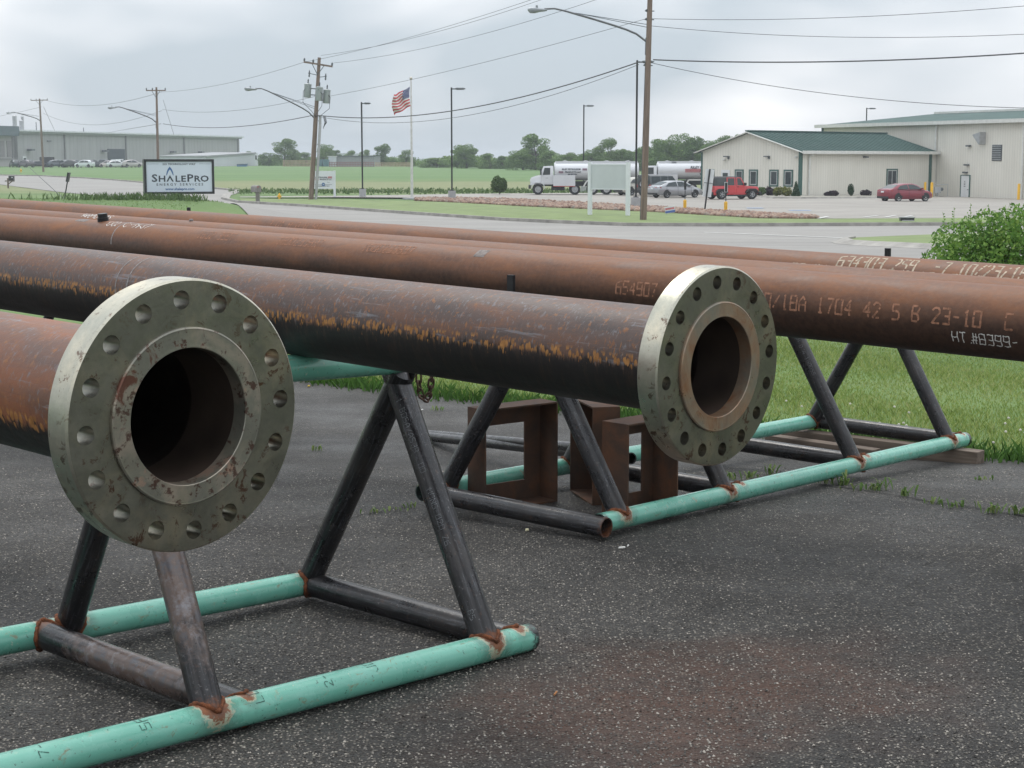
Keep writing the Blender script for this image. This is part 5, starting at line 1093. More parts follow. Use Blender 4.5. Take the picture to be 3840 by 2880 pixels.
for txt, x, sz, up_ in (('S', -1.36, .53, 0), ('H', -.95, .43, 0), ('L', -.10, .43, 0), ('E', .22, .43, 0), ('P', .585, .53, 0), ('R', .975, .43, 0), ('O', 1.39, .43, 0)):
    text_part('lettering', txt, sz*k*1.08, INK, sg, (x*k, yy, hh*.36), bold=.012, sx=1.25)
mb = MB(); x0 = -.515*k; zb = hh*.36
for s_ in (-1, 1): mb.add([(x0, yy, zb+.36*k), (x0+s_*.205*k, yy, zb), (x0+s_*.115*k, yy, zb), (x0, yy, zb+.20*k)], [(0, 1, 2, 3)])
obj('lettering', mb, INK, sg, fix=False)
mb = MB()
for s_ in (-1, 1):
    o_ = [(0, .62), (.10, .50), (.17, .34), (.205, .14)]; i_ = [(0, .46), (.055, .40), (.11, .28), (.17, .14)]
    for q_ in range(3): mb.add([(x0+s_*o_[q_][0]*k, yy-.002, zb+.20*k+o_[q_][1]*k), (x0+s_*o_[q_+1][0]*k, yy-.002, zb+.20*k+o_[q_+1][1]*k), (x0+s_*i_[q_+1][0]*k, yy-.002, zb+.20*k+i_[q_+1][1]*k), (x0+s_*i_[q_][0]*k, yy-.002, zb+.20*k+i_[q_][1]*k)], [(0, 1, 2, 3)])
obj('flame_emblem', mb, BLUI, sg, fix=False)
text_part('lettering', 'E N E R G Y   S E R V I C E S', .185*k, INK, sg, (.02, yy, hh*.245), bold=.003, sx=1.16)
text_part('lettering', 'www.shalepro.com', .20*k, BLUI, sg, (.02, yy, hh*.115), bold=.006, sx=1.02)
# two-post company sign behind the leaning pole
D = gp(1255, 742).y; a = at(1172, 742, D); b = at(1255, 742, D); zt_ = at(1255, 641, D).z; zb_ = at(1255, 708, D).z; w_ = b.x-a.x; g0 = float(T(b.x, D))
cs = thing('company_sign', 'white two post sign of the petroleum firm behind the leaning utility pole', 'sign', Vector(((a.x+b.x)/2, D, g0)), R(4))
mb = MB(); mb.box((0, 0, (zt_+zb_)/2-g0), (w_-.2, .1, zt_-zb_)); obj('panel', mb, PAINTW, cs)
for s_ in (-1, 1): mb = MB(); mb.box((s_*w_/2, 0, (zt_-g0)/2), (.2, .2, zt_-g0+.05)); obj('post', mb, PAINTW, cs)
zc = (zt_+zb_)/2-g0; text_part('lettering', 'RILEY PETROLEUM', .17, INK, cs, (-.28, -.06, zc+.16), bold=.006, sx=.85); text_part('lettering', 'PRODUCTS LLC.', .17, INK, cs, (.22, -.06, zc-.02), bold=.006, sx=.85)
for x, z, s_ in ((.58, zc+.2, .38), (-.55, zc+.02, .30)):
    for q_ in range(3): mb = MB(); mb.box((x, -.06, z+.06*(q_-1)+.02), (s_, .01, .035)); obj('stripe_emblem', mb, REDI, cs)
text_part('lettering', '76', .13, REDI, cs, (-.58, -.06, zc-.25), bold=.008); text_part('lettering', 'Mobil', .10, INK, cs, (.45, -.06, zc-.25))
mb = MB(); mb.box((0, -.06, zc-.40), (1.5, .01, .02)); obj('rule_line', mb, INK, cs); mb = MB(); mb.lathe([(0, 0), (.15, 0), (.15, .02), (0, .02)], 14, (0, -.055, zc-.40), (0, -1, 0)); obj('badge', mb, BLUI, cs); text_part('lettering', '120', .11, PAINTW, cs, (0, -.08, zc-.44), bold=.005); text_part('lettering', 'TECHNOLOGY WAY', .115, INK, cs, (0, -.06, zc-.58), bold=.003)
# blank board
a, b = gp(2212, 811), gp(2354, 816); b.y = a.y-1.6; b = at(2354, 816, b.y); g0 = float(T(a.x, a.y)); rz = math.atan2(b.y-a.y, b.x-a.x); w_ = math.hypot(b.x-a.x, b.y-a.y)
bs = thing('blank_board_sign', 'large blank pale board between two white posts, left of the closest utility pole', 'sign', Vector(((a.x+b.x)/2, (a.y+b.y)/2, g0)), rz); Hs = at(2212, 608, a.y).z-g0
for s_ in (-1, 1):
    mb = MB(); mb.box((s_*w_/2, 0, Hs/2-.1), (.20, .20, Hs+.2)); po = obj('post', mb, PAINTW, bs); mb = MB(); mb.tube([(s_*w_/2+.05*math.cos(q_), 0, Hs+.06+.05*math.sin(q_)) for q_ in [2*pi*i_/12 for i_ in range(12)]], .012, 5, closed=True); obj('eye_bolt', mb, ALU, po)
z1_, z0_ = at(2280, 618, a.y).z-g0, at(2280, 708, a.y-.8).z-g0; mb = MB(); mb.box((0, .0, (z0_+z1_)/2), (w_-.2, .06, z1_-z0_)); obj('board', mb, GRNW, bs)
mb = MB(); mb.box((0, 0, z1_+.02), (w_-.2, .09, .05)); obj('top_rail', mb, PAINTW, bs); mb = MB(); mb.box((0, 0, z0_-.02), (w_-.2, .09, .05)); obj('bottom_rail', mb, PAINTW, bs)
# tall narrow sign on a leaning post
g = gp(2641, 797); D = g.y; t = thing('narrow_sign', 'pale narrow sign panel on a leaning black post in front of the red off-roader', 'sign', g, rot=(0, R(6.5), R(0))); Hn = 2.75
mb = MB(); mb.box((0, -.06, Hn/2-.0), (.10, .07, Hn)); obj('post', mb, BLKP, t); mb = MB(); mb.box((.02, .02, Hn-.88), (.56, .03, 1.75)); obj('panel', mb, PAINTW, t); mb = MB(); mb.box((.02, -.02, Hn-.88), (.56, .03, .03)); obj('clamp', mb, DKGREY, t)
# bollards with little black signs
for px, y0, y1, ys0, lb in ((2568, 749, 793, 678, 'yellow bollard with a thin black sign post, in front of the silver sedan'), (2721, 756, 803, 684, 'yellow bollard with a small framed black sign, in front of the red off-roader')):
    g = gp(px, y1); H = at(px, y0, g.y).z-g.z; H2_ = at(px, ys0, g.y).z-g.z; t = thing('sign_bollard', lb, 'bollard', g, group='yellow bollards carrying small signs by the rock bed')
    mb = MB(); mb.lathe([(0, 0), (.105, 0), (.105, H-.04), (.06, H), (0, H)], 14); obj('sleeve', mb, YEL, t, smooth=40); mb = MB(); mb.box((0, 0, (H+H2_)/2), (.045, .045, H2_-H)); obj('sign_post', mb, BLKP, t)
    mb = MB(); mb.box((0, -.035, H2_-.29), (.15, .02, .56)); obj('sign_plate', mb, BLKP, t)
    if px > 2600: mb = MB(); mb.box((0, -.02, H2_-.29), (.20, .012, .62)); obj('plate_border', mb, PAINTW, t)
for px, y0, y1, lb, w_ in ((3468, 682, 741, 'yellow bollard behind the nose of the dark red sedan', .11), (3493, 683, 744, 'yellow bollard guarding the gas meter right of the dark red sedan', .125), (3819, 688, 753, 'yellow bollard at the warehouse wall at the right edge', .125)):
    g = gp(px, y1); H = at(px, y0, g.y).z-g.z; t = thing('bollard', lb, 'bollard', g, group='plain yellow bollards along the warehouse'); mb = MB(); mb.lathe([(0, -.1), (w_, -.1), (w_, H-.1), (w_*.7, H-.02), (0, H)], 14); obj('sleeve', mb, YEL, t, smooth=40); mb = MB(); mb.lathe([(w_*1.15, -.1), (w_*1.15, .03), (w_, .04)], 14); obj('footing', mb, CONC, t)
g = gp(3518, 741); t = thing('gas_meter', 'grey gas meter with pipework on the warehouse wall', 'gas meter', g)
mb = MB(); mb.box((-.1, 0, .72), (.55, .35, .55)); obj('meter_body', mb, ALU, t); mb = MB(); mb.tube([(-.05, 0, 0), (-.05, 0, .5)], .06, 8); mb.tube([(-.3, 0, 1.0), (-.3, 0, 1.2), (.9, .1, 1.22), (.9, .1, .0)], .035, 6); obj('pipework', mb, ALU, t); mb = MB(); mb.lathe([(0, 0), (.16, 0), (.16, .08), (0, .1)], 12, (.28, -.05, .78), (0, -1, 0)); obj('regulator', mb, DKGREY, t)
# yard sign
g = gp(2515, 807); t = thing('yard_sign', 'small tilted red white and blue yard sign stuck in the rock bed', 'yard sign', g, rot=(0, R(-9), R(6)))
mb = MB(); mb.box((0, 0, .34), (.62, .015, .40)); obj('panel', mb, PAINTW, t); mb = MB(); mb.box((0, -.012, .40), (.56, .006, .12)); obj('red_band', mb, M('yard_red', (.50, .16, .18), .7), t); mb = MB(); mb.box((0, -.012, .22), (.60, .006, .13)); obj('blue_band', mb, M('yard_blue', (.08, .13, .38), .7), t)
mb = MB(); mb.tube([(-.2, 0, -.05), (-.2, 0, .2)], .008, 5); mb.tube([(.2, 0, -.05), (.2, 0, .2)], .008, 5); obj('wire_legs', mb, ALU, t)
text_part('lettering', 'ELECT', .10, PAINTW, t, (0, -.02, .37), bold=.004) if False else None
# hydrants, mailboxes, edge-on sign
def hydrant(g, k, lb):
    t = thing('fire_hydrant', lb, 'hydrant', g, group='yellow fire hydrants'); mb = MB(); mb.lathe([(0, 0), (.19*k, 0), (.19*k, .05*k), (.12*k, .07*k), (.12*k, .52*k), (.17*k, .54*k), (.17*k, .59*k), (.13*k, .62*k), (.11*k, .72*k), (.04*k, .78*k), (.04*k, .83*k), (0, .84*k)], 16); obj('barrel', mb, YEL, t, smooth=40)
    for a in ((1, 0, 0), (-1, 0, 0), (0, -1, 0)): mb = MB(); mb.lathe([(.07*k, .08*k), (.07*k, .19*k), (.085*k, .19*k), (.085*k, .24*k), (0, .25*k)], 10, (0, 0, .42*k), a); obj('nozzle_cap', mb, YEL, t, smooth=40)
hydrant(gp(1048, 751), .72, 'yellow fire hydrant on the lawn between mailbox and leaning pole'); hydrant(gp(79, 646), .85, 'tiny far yellow fire hydrant in front of the factory cars')
g = gp(967, 761); H = at(958, 695, g.y).z-g.z; t = thing('mailbox', 'weathered grey brown mailbox on a square post beside the curb', 'mailbox', g, R(-8), 'roadside mailboxes'); MBX = M('mailbox_grey', (.20, .185, .175), .7, var=.15)
mb = MB(); mb.box((0, 0, (H-.5)/2-.1), (.26, .26, H-.3)); obj('post', mb, MBX, t)
mb = MB(); w2 = .24; arch = [(-w2, H-.52), (w2, H-.52), (w2, H-.2)]+[(w2*math.cos(q_), H-.2+.2*math.sin(q_)) for q_ in [pi*i_/8 for i_ in range(1, 8)]]+[(-w2, H-.2)]; mb.prism(arch, -.35, .35); bx_ = obj('box', mb, MBX, t, smooth=50); bx_.rotation_euler = (0, 0, R(55)); bx_.location = (-.12, 0, 0); mb = MB(); mb.box((-.1, -.36, H-.12), (.18, .02, .05)); obj('red_label', mb, REDI, bx_)
g = gp(31, 706); H = at(31, 668, g.y).z-g.z; t = thing('mailbox', 'black mailbox on a wooden arm post at the left edge by the road', 'mailbox', g, 0, 'roadside mailboxes')
mb = MB(); mb.box((0, 0, H/2), (.16, .16, H)); mb.beam((-.35, 0, H*.72), (.75, 0, H*.72), .10, .12); mb.beam((0, 0, H*.4), (.5, 0, H*.7), .08, .1); obj('post', mb, M('post_wood_grey', (.16, .13, .10), .9), t); mb = MB(); mb.box((.42, 0, H*.72+.32), (.55, .45, .5)); bx_ = obj('box', mb, BLKP, t); mb = MB(); mb.box((.55, -.24, H*.72+.4), (.12, .02, .12)); obj('reflector', mb, PAINTW, bx_)
a = at(243, 737, 118); b_ = at(259, 646, 118); t = thing('edge_on_sign', 'black road sign seen edge-on on a leaning post at far left', 'sign', a, rot=(0, math.atan2(b_.x-a.x, b_.z-a.z), 0)); H = (b_-a).length
mb = MB(); mb.tube([(0, 0, -.8), (0, 0, H*.8)], .045, 8); obj('post', mb, BLKP, t); mb = MB(); mb.box((0, 0, H*.8), (.12, .5, H*.38)); obj('sign_plate', mb, BLKP, t)
g = gp(3400, 836); t = thing('storm_inlet', 'black mouth of a storm drain inlet in the grass verge', 'drain inlet', g+Vector((0, 0, .1)), 0); mb = MB(); mb.box((0, 0, .10), (.72, .35, .16)); obj('opening', mb, BLKP, t); mb = MB(); mb.box((0, .02, .20), (.78, .5, .05)); obj('lid', mb, _mc['gutter_grey'], t); mb = MB(); mb.box((.0, -.3, .03), (.6, .25, .05)); obj('apron', mb, CONC, t)
# ------------------------------------------------------------------ vehicles
TYRE = M('tyre', (.022, .022, .023), .85, var=.2); RIM = M('rim_alloy', (.38, .39, .40), .35, .6, var=.1); CGL = M('car_glass', (.030, .040, .042), .08, var=.2); PLAS = M('black_plastic', (.022, .023, .024), .7); CHR = M('chrome', (.5, .5, .5), .25, .8)
RLT = M('tail_lamp', (.35, .025, .02), .3); HLT = M('head_lamp', (.6, .6, .58), .2)
def paint(name, col, met=.0):
    t = NT(name); n = t.noise(t.coord(), .8, 3); t.set(t.ramp(n, [(.3, tuple(x*.92 for x in col)), (.7, col)]), .32, met); t.b.inputs['Coat Weight'].default_value = .6; t.b.inputs['Coat Roughness'].default_value = .08; return t.m
def wheel(t, x, y, r, w, side, hub=.62, cap=RIM, spokes=5):
    o = (x, y, r); mb = MB(); ax_ = (0, side, 0)
    mb.lathe([(r*hub, -w/2), (r*.94, -w/2), (r, -w/2+.03), (r, w/2-.03), (r*.94, w/2), (r*hub, w/2)], 20, o, ax_, close=True); tw_ = obj('wheel', mb, TYRE, t, smooth=40)
    mb = MB(); mb.lathe([(r*hub, w/2-.01), (r*hub*.92, w/2-.02), (r*hub*.88, w/2-.07), (0, w/2-.06)], 20, o, ax_)
    for k in range(spokes):
        a = 2*pi*k/spokes; c, s = math.cos(a), math.sin(a); p = Vector((x, y+side*(w/2-.03), r)); mb.beam(p, p+Vector((c, 0, s))*r*hub*.9, .06 if spokes < 7 else .03, .03, (0, 1, 0))
    mb.lathe([(0, w/2+.01), (r*.14, w/2), (r*.16, w/2-.05)], 10, o, ax_); obj('rim', mb, cap, tw_, smooth=40)
    mb = MB(); mb.lathe([(r*hub*.86, w/2-.068), (r*hub*.80, w/2-.064), (0, w/2-.062)], 20, o, ax_); obj('rim_shadow_disc', mb, PLAS, tw_) if cap is RIM and spokes < 7 else None
def body_loft(t, st, mat, name='body', n=6):
    """stations: x, zlo, zhi, hw"""
    rings = []
    for x, z0, z1, hw in st:
        h = z1-z0; pr = [(.86, 0), (.97, .18), (1, .45), (.985, .70), (.93, .92), (.80, 1.)]
        rings.append([(x, hw*a, z0+h*b) for a, b in pr]+[(x, -hw*a, z0+h*b) for a, b in pr[::-1]])
    mb = MB(); mb.loft(rings); return obj(name, mb, mat, t, smooth=35)
def cabin_loft(t, st, mat, name='cabin'):
    rings = []
    for x, zb, zt, hb, ht in st:
        h = zt-zb; rings.append([(x, hb, zb), (x, hb*.6+ht*.4, zb+h*.45), (x, ht, zb+h*.88), (x, ht*.86, zt), (x, -ht*.86, zt), (x, -ht, zb+h*.88), (x, -(hb*.6+ht*.4), zb+h*.45), (x, -hb, zb)])
    mb = MB(); mb.loft(rings); return obj(name, mb, mat, t, smooth=30)
def side_glass(t, polys, ysh, sides=(1, -1), mat=None):
    for s in sides:
        for pl in polys:
            mb = MB(); mb.add([(x, s*ysh(z), z) for x, z in pl], [tuple(range(len(pl)))]); obj('side_window', mb, mat or CGL, t)
def arch(t, x, s, r, hw, mat=PLAS, wd=.02):
    mb = MB(); n = 14; pr = [(math.cos(pi*k/n), math.sin(pi*k/n)) for k in range(n+1)]; R1, R2 = r*1.18, r*1.02
    vs = [(x+c*R1, s*(hw+.004), r+sn*R1) for c, sn in pr]+[(x+c*R1, s*(hw-.3), r+sn*R1) for c, sn in pr]; mb.add(vs, [(k, k+1, n+2+k, n+1+k) for k in range(n)])
    mb.add([(x+c*R1, s*(hw+.006), r+sn*R1) for c, sn in pr]+[(x, s*(hw+.006), r*.6)], [tuple(range(n+2))]); obj('wheel_arch', mb, mat, t)
def sedan(name, label, loc, rz, col, L=4.6, met=.0, caps=False, group=None, detail=True, hatch=False, cat='car'):
    t = thing(name, label, cat, loc, rz, group); k = L/4.6; P = paint(name+'_paint_%02d%02d%02d' % tuple(int(c*99) for c in col), col, met)
    body_loft(t, [(x*k, a, b, c) for x, a, b, c in [(-2.30, .42, .86, .66), (-2.22, .30, .98, .80), (-1.95, .24, 1.04, .87), (-1.2, .20, 1.00, .90), (0, .20, .97, .90), (1.1, .20, .95, .90), (1.7, .22, .86, .88), (2.12, .26, .74, .80), (2.30, .34, .62, .62)]], P)
    r_end = -1.55 if not hatch else -2.1
    cabin_loft(t, [(x*k, a, b, c, d) for x, a, b, c, d in [(-2.0 if not hatch else -2.24, .98, 1.0, .80, .78), (-1.25 if not hatch else -1.7, .96, 1.34, .86, .66), (-.6, .95, 1.45, .87, .66), (.15, .95, 1.45, .87, .66), (.6, .94, 1.36, .86, .68), (1.35, .90, .93, .82, .80)]], P)
    ysh = lambda z: .874-.205*max(0, z-.98)/.40+.012
    rb = [(-1.52*k, 1.0), (-1.18*k, 1.27), (-.42*k, 1.37), (-.38*k, .99)]; fb_ = [(-.30*k, .99), (-.34*k, 1.37), (.18*k, 1.37), (.55*k, 1.25), (1.0*k, .99)]
    side_glass(t, [rb, fb_], ysh, (1, -1))
    mb = MB(); mb.add([(1.30*k, .70, .955), (1.30*k, -.70, .955), (.60*k, -.60, 1.365), (.60*k, .60, 1.365)], [(0, 1, 2, 3)]); obj('windscreen', mb, CGL, t)
    mb = MB(); a_, b_ = ((-1.95*k, 1.02), (-1.24*k, 1.36)) if not hatch else ((-2.2*k, 1.03), (-1.72*k, 1.35)); mb.add([(a_[0], .66, a_[1]), (a_[0], -.66, a_[1]), (b_[0], -.58, b_[1]+.005), (b_[0], .58, b_[1]+.005)], [(0, 1, 2, 3)]); obj('rear_window', mb, CGL, t)
    for x in (-1.38*k, 1.38*k):
        for s in (1, -1):
            arch(t, x, s, .33, .885); wheel(t, x, s*.80, .325, .20, s, .66, RIM if not caps else HLT, 5 if not caps else 7)
    if detail:
        for s in (1, -1):
            mb = MB(); mb.loft([[(-2.28*k, s*.40, .80), (-2.28*k, s*.62, .80), (-2.30*k, s*.62, .90), (-2.30*k, s*.40, .92)], [(-2.10*k, s*.45, .80), (-1.95*k, s*.885, .84), (-1.98*k, s*.875, .93), (-2.12*k, s*.45, .94)]]); obj('tail_lamp', mb, RLT, t)
            mb = MB(); mb.box((.92*k, s*.96, 1.03), (.12, .18, .12)); obj('mirror', mb, P, t)
            mb = MB(); mb.loft([[(2.0*k, s*.72, .62), (2.0*k, s*.85, .62), (2.0*k, s*.84, .74), (2.0*k, s*.72, .74)], [(2.27*k, s*.42, .56), (2.27*k, s*.62, .56), (2.26*k, s*.62, .64), (2.26*k, s*.42, .66)]]); obj('head_lamp', mb, HLT, t)
            for x in (-.34*k, .05*k*0-1.45*k, .98*k): mb = MB(); mb.box((x, s*.897, .62), (.012, .012, .60)); obj('door_gap', mb, PLAS, t)
        mb = MB(); mb.box((-2.325*k, 0, .80), (.02, .34, .13)); obj('number_plate', mb, PAINTW, t); mb = MB(); mb.box((-2.24*k, 0, .36), (.14, 1.35, .16)); obj('bumper_insert', mb, PLAS, t)
    return t
sv_ = gp(2505, 742); sv_ = Vector((sv_.x+.3, 143, float(T(14, 143))+.10))
sedan('sedan', 'silver sedan between the dark grey off-roader and the red one', sv_, R(30), (.36, .37, .39), 4.85, .5, group='vehicles parked by the office')
g = gp(3385, 748); rs_ = sedan('sedan', 'dark red sedan parked alone in front of the office side window', Vector(((3385-1920)/F*134.5, 134.5, float(T(g.x, 134))+.10)), R(27), (.22, .018, .035), 4.62, .15, True, group='vehicles parked by the office')
def box_suv(name, label, loc, rz, col, L, W_, H, top, wr, jeep=True, met=0.):
    t = thing(name, label, 'off-roader', loc, rz, 'vehicles parked by the office'); P = paint(name+'_paint_%02d' % int(col[0]*99), col, met); hw = W_/2; x0, x1 = -L/2+.12, L/2
    zb = H*.60; fl_ = wr*.95; nose = x1-.05; cowl = x1-(1.45 if jeep else 1.30)
    mb = MB()  # tub and bonnet with slight crown
    sec = lambda x, a, b, w_: [(x, w_*.97, a), (x, w_, a+.12), (x, w_, b-.10), (x, w_*.96, b), (x, w_*.5, b+.02), (x, -w_*.5, b+.02), (x, -w_*.96, b), (x, -w_, b-.10), (x, -w_, a+.12), (x, -w_*.97, a)]
    hn = .80 if jeep else .98
    mb.loft([sec(x0, fl_, zb-.02, hw*.94), sec(x0+.15, fl_*.9, zb, hw*.96), sec(0, fl_*.85, zb, hw*.97), sec(cowl, fl_*.85, zb, hw*.97), sec(cowl+.12, fl_, zb-.02, hw*hn), sec(nose-.1, fl_+.05, zb-.10, hw*hn*.92), sec(nose, fl_+.1, zb-.20, hw*hn*.88)]); obj('body', mb, P, t, smooth=25)
    ht = H-zb; ysh = lambda z: hw*.965-(z-zb)*.14; yc = lambda z: ysh(z)
    mb = MB(); cs_ = lambda x, f: [(x, ysh(zb), zb-.01), (x, ysh(zb+ht*.8*f), zb+ht*.85*f), (x, ysh(zb+ht*f)-.12, zb+ht*f), (x, -ysh(zb+ht*f)+.12, zb+ht*f), (x, -ysh(zb+ht*.8*f), zb+ht*.85*f), (x, -ysh(zb), zb-.01)]
    wsx = cowl-.45
    mb.loft([cs_(x0+.02, .98), cs_(x0+.12, 1), cs_(wsx-.25, 1), cs_(wsx+.02, .93), cs_(cowl+.05, .05)]); obj('cabin', mb, top, t, smooth=25)
    zl, zh = zb+.05, H-.13; ys = lambda z: ysh(z)+.012
    xs_ = [(x0+.18, x0+1.15), (x0+1.28, x0+2.0), (x0+2.15, wsx+.05)]; side_glass(t, [[(a, zl), (b, zl), (b-.02, zh), (a+.03, zh)] for a, b in xs_[:2]]+[[(xs_[2][0], zl), (xs_[2][1]+.30, zl), (xs_[2][1]-.05, zh), (xs_[2][0], zh)]], ys)
    for s in (1, -1):
        for (a, b) in ((x0+1.18, x0+2.07), (x0+2.07, wsx+.42)):      # doors as panels with gaps
            mb = MB(); zd = zb-.60 if jeep else zb-.55; w_ = hw*.97
            mb.loft([[(a+.02, s*(w_+.0), zd), (b-.02, s*(w_+.0), zd), (b-.02, s*(w_+.0), zb+.02), (a+.02, s*(w_), zb+.02)], [(a+.04, s*(w_+.018), zd+.02), (b-.04, s*(w_+.018), zd+.02), (b-.04, s*(w_+.018), zb), (a+.04, s*(w_+.018), zb)]]); d_ = obj('door', mb, P, t)
            mb = MB(); mb.box((a+.18, s*(w_+.035), zb-.10), (.18, .03, .035)); obj('handle', mb, PLAS, d_)
            if jeep:
                mb = MB()   # painted door frame round the glass
                for (xa__, xb__, za__, zb__) in ((a+.03, a+.12, zb, H-.10), (b-.14, b-.05, zb, H-.10 if b < wsx else zb+.1), (a+.03, b-.05 if b < wsx else wsx+.05, H-.14, H-.08)): mb.add([(xa__, s*ys(za__)+s*.01, za__), (xb__, s*ys(za__)+s*.01, za__), (xb__, s*ys(zb__)+s*.01, zb__), (xa__, s*ys(zb__)+s*.01, zb__)], [(0, 1, 2, 3)])
                if b > wsx: mb.add([(wsx-.02, s*ys(H-.1)+s*.01, H-.10), (wsx+.08, s*ys(H-.1)+s*.01, H-.10), (cowl+.02, s*ys(zb)+s*.01, zb), (cowl-.10, s*ys(zb)+s*.01, zb)], [(0, 1, 2, 3)])
                obj('window_surround', mb, P, d_)
        mb = MB(); mb.box((wsx+.38, s*(hw+.10), zb+.13), (.12, .24, .22)); obj('mirror', mb, PLAS, t)
        mb = MB(); mb.box((x0+.03, s*(hw-.12), zb-.22), (.10, .16, .26)); obj('tail_lamp', mb, RLT, t)
        mb = MB(); mb.box((.1, s*(hw-.05), wr*.78), (L*.40, .14, .12)); obj('side_step', mb, PLAS, t)
    wb = L*.31
    for x in (-wb, wb+.05):
        for s in (1, -1):
            wheel(t, x, s*(hw-.06), wr, .26, s, .56)
            mb = MB(); pr = [(-1.35, .35), (-1.15, .95), (-.7, 1.32), (.7, 1.32), (1.2, .95), (1.4, .35)]; R_ = wr
            o_ = [(x+a*R_, R_+b*R_*.85) for a, b in pr]; i_ = [(x+a*R_*.86, R_+b*R_*.85*.86-.02) for a, b in pr]
            for q_ in range(5):
                A4 = [(o_[q_][0], s*(hw-.18), o_[q_][1]), (o_[q_+1][0], s*(hw-.18), o_[q_+1][1]), (o_[q_+1][0], s*(hw+.10), o_[q_+1][1]), (o_[q_][0], s*(hw+.10), o_[q_][1])]; B4 = [(i_[q_][0], s*(hw-.18), i_[q_][1]), (i_[q_+1][0], s*(hw-.18), i_[q_+1][1]), (i_[q_+1][0], s*(hw+.10), i_[q_+1][1]), (i_[q_][0], s*(hw+.10), i_[q_][1])]; mb.add(A4+B4, [(0, 1, 2, 3), (7, 6, 5, 4), (3, 2, 6, 7), (0, 4, 5, 1), (0, 3, 7, 4), (1, 5, 6, 2)])
            obj('fender_flare', mb, PLAS if jeep else P, t)
            mb = MB(); mb.add([(a, s*(hw-.03), b) for a, b in i_]+[(i_[-1][0], s*(hw-.03), wr*.6), (i_[0][0], s*(hw-.03), wr*.6)], [tuple(range(8))]); obj('wheel_well', mb, PLAS, t)
    mb = MB(); mb.lathe([(wr*.55, -.12), (wr*.95, -.12), (wr, -.08), (wr, .08), (wr*.95, .12), (wr*.55, .12)], 20, (x0-.16, 0, zb-.02), (-1, 0, 0), close=True); sp_ = obj('spare_wheel', mb, TYRE, t, smooth=40); mb = MB(); mb.lathe([(wr*.56, .08), (wr*.4, .04), (0, .06)], 16, (x0-.16, 0, zb-.02), (-1, 0, 0)); obj('rim', mb, RIM, sp_)
    mb = MB(); mb.box((x0-.05, 0, wr*1.15), (.22, W_*.92, .26)); obj('rear_bumper', mb, PLAS, t); mb = MB(); mb.box((x1+.06, 0, wr*1.15), (.24, W_*.9, .24)); obj('front_bumper', mb, PLAS, t)
    mb = MB(); mb.add([(x0+.0, hw*.78, zb+.08), (x0+.0, -hw*.78, zb+.08), (x0+.01, -hw*.70, H-.14), (x0+.01, hw*.70, H-.14)], [(0, 1, 2, 3)]); obj('rear_window', mb, CGL, t)
    mb = MB(); mb.add([(cowl-.0, hw*.80, zb+.06), (cowl-.0, -hw*.80, zb+.06), (wsx+.07, -hw*.72, H-.14), (wsx+.07, hw*.72, H-.14)], [(0, 1, 2, 3)]); obj('windscreen', mb, CGL, t)
    for s in (1, -1): mb = MB(); mb.lathe([(0, .04), (.10, .03), (.11, 0)], 12, (nose, s*hw*.5, zb-.34), (1, 0, 0)); obj('head_lamp', mb, HLT, t)
    return t
g = gp(2735, 748); box_suv('off_roader', 'red boxy off-roader with black hard top and rear spare wheel', Vector(((2737-1920)/F*137.6, 137.6, float(T(g.x, 137))+.10)), R(22), (.56, .035, .045), 4.5, 1.80, 1.86, M('hard_top_black', (.030, .032, .034), .6), .41)
g = gp(2465, 737); box_suv('off_roader', 'dark grey off-roader partly hidden by the closest utility pole', Vector((g.x+.1, 148.5, float(T(g.x, 150))+.10)), R(36), (.055, .065, .07), 4.55, 1.95, 1.90, paint('graphite_roof', (.055, .065, .07)), .40, False)
sedan('crossover', 'cream crossover glimpsed between the blank board and the tall lot light', Vector((at(2395, 700, 153).x, 153, float(T(10, 153))+.10)), R(32), (.55, .54, .48), 4.7, 0, group='vehicles parked by the office', hatch=True).scale = (1, 1, 1.14)
